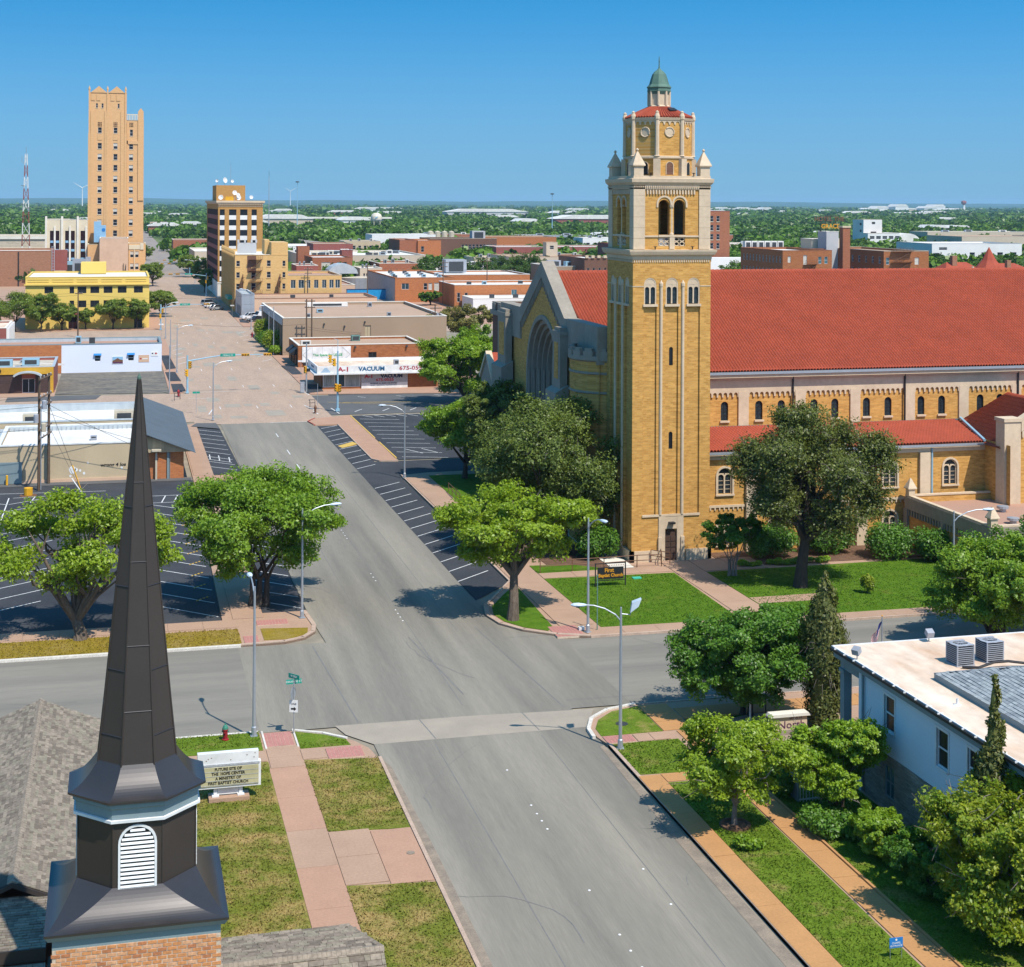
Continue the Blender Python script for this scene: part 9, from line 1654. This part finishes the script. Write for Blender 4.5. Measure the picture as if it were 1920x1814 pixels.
# street trees downtown
ST = [(-22.5, 369, 10.2, 6.6, 'broad street tree at the left end of the yellow building'), (-29.5, 366, 8.8, 6.5, 'broad street tree at the left edge of the picture'), (-16.6, 367, 9.4, 5.2, 'full street tree overlapping the left end of the yellow building'), (-12.2, 370.5, 6.9, 3.6, 'thin street tree before the maroon door of the yellow building'), (-7.0, 371.5, 5.2, 2.3, 'small round street tree before the yellow building'), (-.8, 370.5, 7.8, 4.6, 'medium street tree before the yellow building'), (4.6, 371, 7.9, 4.2, 'street tree at the right end of the yellow building'), (10.9, 409, 7.2, 4.6, 'street tree on the left kerb past the yellow building'), (11.4, 418, 7.0, 4.0, 'street tree tucked behind the one past the yellow building'), (12.2, 556, 9.2, 5.6, 'street tree on the left kerb below the hotel'), (12.4, 575, 8.6, 4.6, 'street tree behind the one below the hotel'), (29.4, 553, 10.5, 5.6, 'street tree on the right kerb before the office tower'), (27.8, 515, 8.0, 4.2, 'street tree in shade at the foot of the office tower'), (28.6, 620, 9.0, 6.4, 'street tree on the right kerb well past the office tower'), (29.4, 650, 8.6, 5.6, 'street tree behind others past the office tower'), (30.0, 760, 9.5, 7.4, 'wide dark street tree far down the right kerb'), (14, 800, 8, 5, 'street tree far down on the left kerb')]
for i, (x, y, h, r, lb) in enumerate(ST): tree('street_tree', lb, x, y, h, r * .84, r * .84, h * .24, 'leaf_street', 'bark_dark', 6500 if y < 420 else 3600, 50 + i, .42 if y < 420 else .6, 22, (.24, .38), .18, lobes=8, lr=(.32, .48), spray=60)
for i, (x, y, h, r, lb) in enumerate(((107, 520, 11.5, 9, 'dark tree mass left of the brick block in the middle distance'), (101, 512, 8, 6, 'dark tree at the left of the pair before the white roofs'), (123, 520, 13, 9, 'tall dark tree behind the brick roofs near the centre'), (131, 515, 13.5, 9, 'tall dark tree second from the right above the brick roofs'), (140, 520, 13, 9, 'tall dark tree right of the group above the brick roofs'), (147, 530, 8, 6, 'low green tree before the tan flat block'), (152, 500, 4.6, 5, 'small green tree before the merlon topped building'), (88, 440, 4.2, 3, 'weedy green bush at the foot of the orange brick block'), (230, 430, 9.5, 9, 'round dark tree left of the red turret roof'), (241, 455, 12.5, 9, 'tall round dark tree behind the red roofs'), (268, 450, 10, 9, 'dark tree behind the red turret at right'), (226, 440, 8, 6, 'dark tree beside the brick hotel east wing'), (196, 470, 12, 7, 'green tree rising behind the old brick hotel'), (232, 575, 9, 7, 'green tree beside the red brick block'), (320, 470, 11, 9, 'dark tree at the far right behind red roofs'))): tree('dark_tree', lb, x, y, h, r, r, 1.0, 'leaf_far_dark' if i not in (5, 6, 7, 12, 13) else 'leaf_far', 'bark_dark', 5000, 80 + i, .7, 20, (.26, .4), .25, lobes=8, lr=(.4, .55), spray=60)
# the wooded plain, uncountable: one mass of crowns thinning with distance
def woods():
    nt_ = 9500; u = rng.random(nt_); Y_ = 560 * np.exp(u * math.log(7800 / 560)); t_ = rng.uniform(-.10, .78, nt_); X_ = Y_ * t_ + rng.normal(size=nt_) * 10
    keep = np.ones(nt_, bool); keep &= ~((X_ > 8) & (X_ < 32) & (Y_ < 1900)); keep &= ~((Y_ < 700) & (X_ > -30) & (X_ < 60)); keep &= ~((Y_ < 1000) & (X_ > -60) & (X_ < 200) & (rng.random(nt_) < .75)); keep &= ~((Y_ < 1010) & (X_ > 200) & (X_ < 540) & (rng.random(nt_) < .45))
    dens = np.sin(X_ * .013 + Y_ * .0041) + np.sin(X_ * .0051 - Y_ * .0082 + 1) + .6 * np.sin(Y_ * .021); keep &= (dens + rng.normal(size=nt_) * .7 > np.where(Y_ > 3800, .2, -1.5)); keep &= ~((X_ > 62) & (X_ < 125) & (Y_ > 600) & (Y_ < 1250) & (np.abs(X_ - (76 + (Y_ - 640) * .16)) < 16))
    X_, Y_ = X_[keep], Y_[keep]; n = len(X_); print('woods', n); R_ = (4.6 + 2.6 * rng.random(n)) * (1 + Y_ / 4200); H_ = (5.2 + 3.2 * rng.random(n)) * (1 + np.minimum(Y_, 3000) / 9000)
    for nm, sel in (('wood', rng.random(n) < .62), ('dark_wood', None)):
        if sel is None: sel = ~last
        last = sel; x, y, r, h = X_[sel], Y_[sel], R_[sel], H_[sel]; m = len(x); k = np.clip((250 - y * .085), 22, 210).astype(int); idx = np.repeat(np.arange(m), k); q = len(idx); d = rng.normal(size=(q, 3)); d[:, 2] = np.abs(d[:, 2]) * .9 - .15; d /= np.linalg.norm(d, axis=1)[:, None]
        lump = 1 + .25 * np.sin(d[:, 0] * 5 + idx) * np.cos(d[:, 1] * 6 + idx * 2); rad = (.72 + .3 * rng.random(q)) * lump; P = np.stack([x[idx] + d[:, 0] * r[idx] * rad, y[idx] + d[:, 1] * r[idx] * rad, np.maximum(.1, h[idx] * .38 + d[:, 2] * h[idx] * .6 * rad)], axis=1)
        N = d * .8 + rng.normal(size=(q, 3)) * .5; N /= np.linalg.norm(N, axis=1)[:, None]; s = r[idx] * np.sqrt(34.0 / k[idx]) * .95
        me = leaf_mesh(nm, P.astype(np.float32), N, s, 'leaf_far' if nm == 'wood' else 'leaf_far_dark', .8); o = link(nm, me, kind='stuff')
woods()
# tufts on the near lawns
def tufts():
    polys = [((-4, 7.7, 56, 83), .9, 'grass_dry'), ((9.9, 13.65, 73.3, 82.4), 1, 'grass_dry'), ((9.9, 13.6, 54, 66.7), 1, 'grass_dry'), ((27.8, 30.5, 52, 75), 1, 'grass_right'), ((32.3, 36.6, 54, 80), .7, 'grass_right'), ((26.7, 30.3, 76.8, 81.2), 1, 'grass_right'), ((33.4, 43.5, 104.3, 117.8), .5, 'grass_lush'), ((46.8, 75, 103.9, 117), .4, 'grass_lush'), ((-14, 7.8, 85.7, 87.8), .8, 'grass_right'), ((-14, 8.2, 105.8, 109.4), .6, 'grass_gold'), ((10, 12.4, 84.8, 85.4), 1, 'grass_right')]
    by = {}
    for (x0, x1, y0, y1), dn, m_ in polys:
        n = int((x1 - x0) * (y1 - y0) * 120 * dn); by.setdefault(m_, []).append(np.stack([rng.uniform(x0 - .1, x1 + .1, n), rng.uniform(y0 - .12, y1 + .12, n), np.full(n, .14)], axis=1))
    for m_, ps in by.items():
        P = np.concatenate(ps); n = len(P); N = rng.normal(size=(n, 3)) * np.array([1, 1, .35]) + np.array([0, -.2, .35]); N /= np.linalg.norm(N, axis=1)[:, None]; link('grass', leaf_mesh('grass', P.astype(np.float32), N, .12, m_, .35), kind='stuff')
tufts()
# low haze over the plain: one closed box round everything
hz = bpy.data.materials.new('haze'); hz.use_nodes = True; n = hz.node_tree; n.nodes.clear(); ho = n.nodes.new('ShaderNodeOutputMaterial'); pv = n.nodes.new('ShaderNodeVolumePrincipled'); pv.inputs['Color'].default_value = (.46, .76, 1.0, 1); pv.inputs['Density'].default_value = 0.00005; pv.inputs['Anisotropy'].default_value = .0
n.links.new(pv.outputs[0], ho.inputs['Volume']); M['haze'] = hz
link('haze', MB().box(-7200, 14200, -80, 17300, -1.5, 95).mesh('haze', 'haze'), kind='stuff')
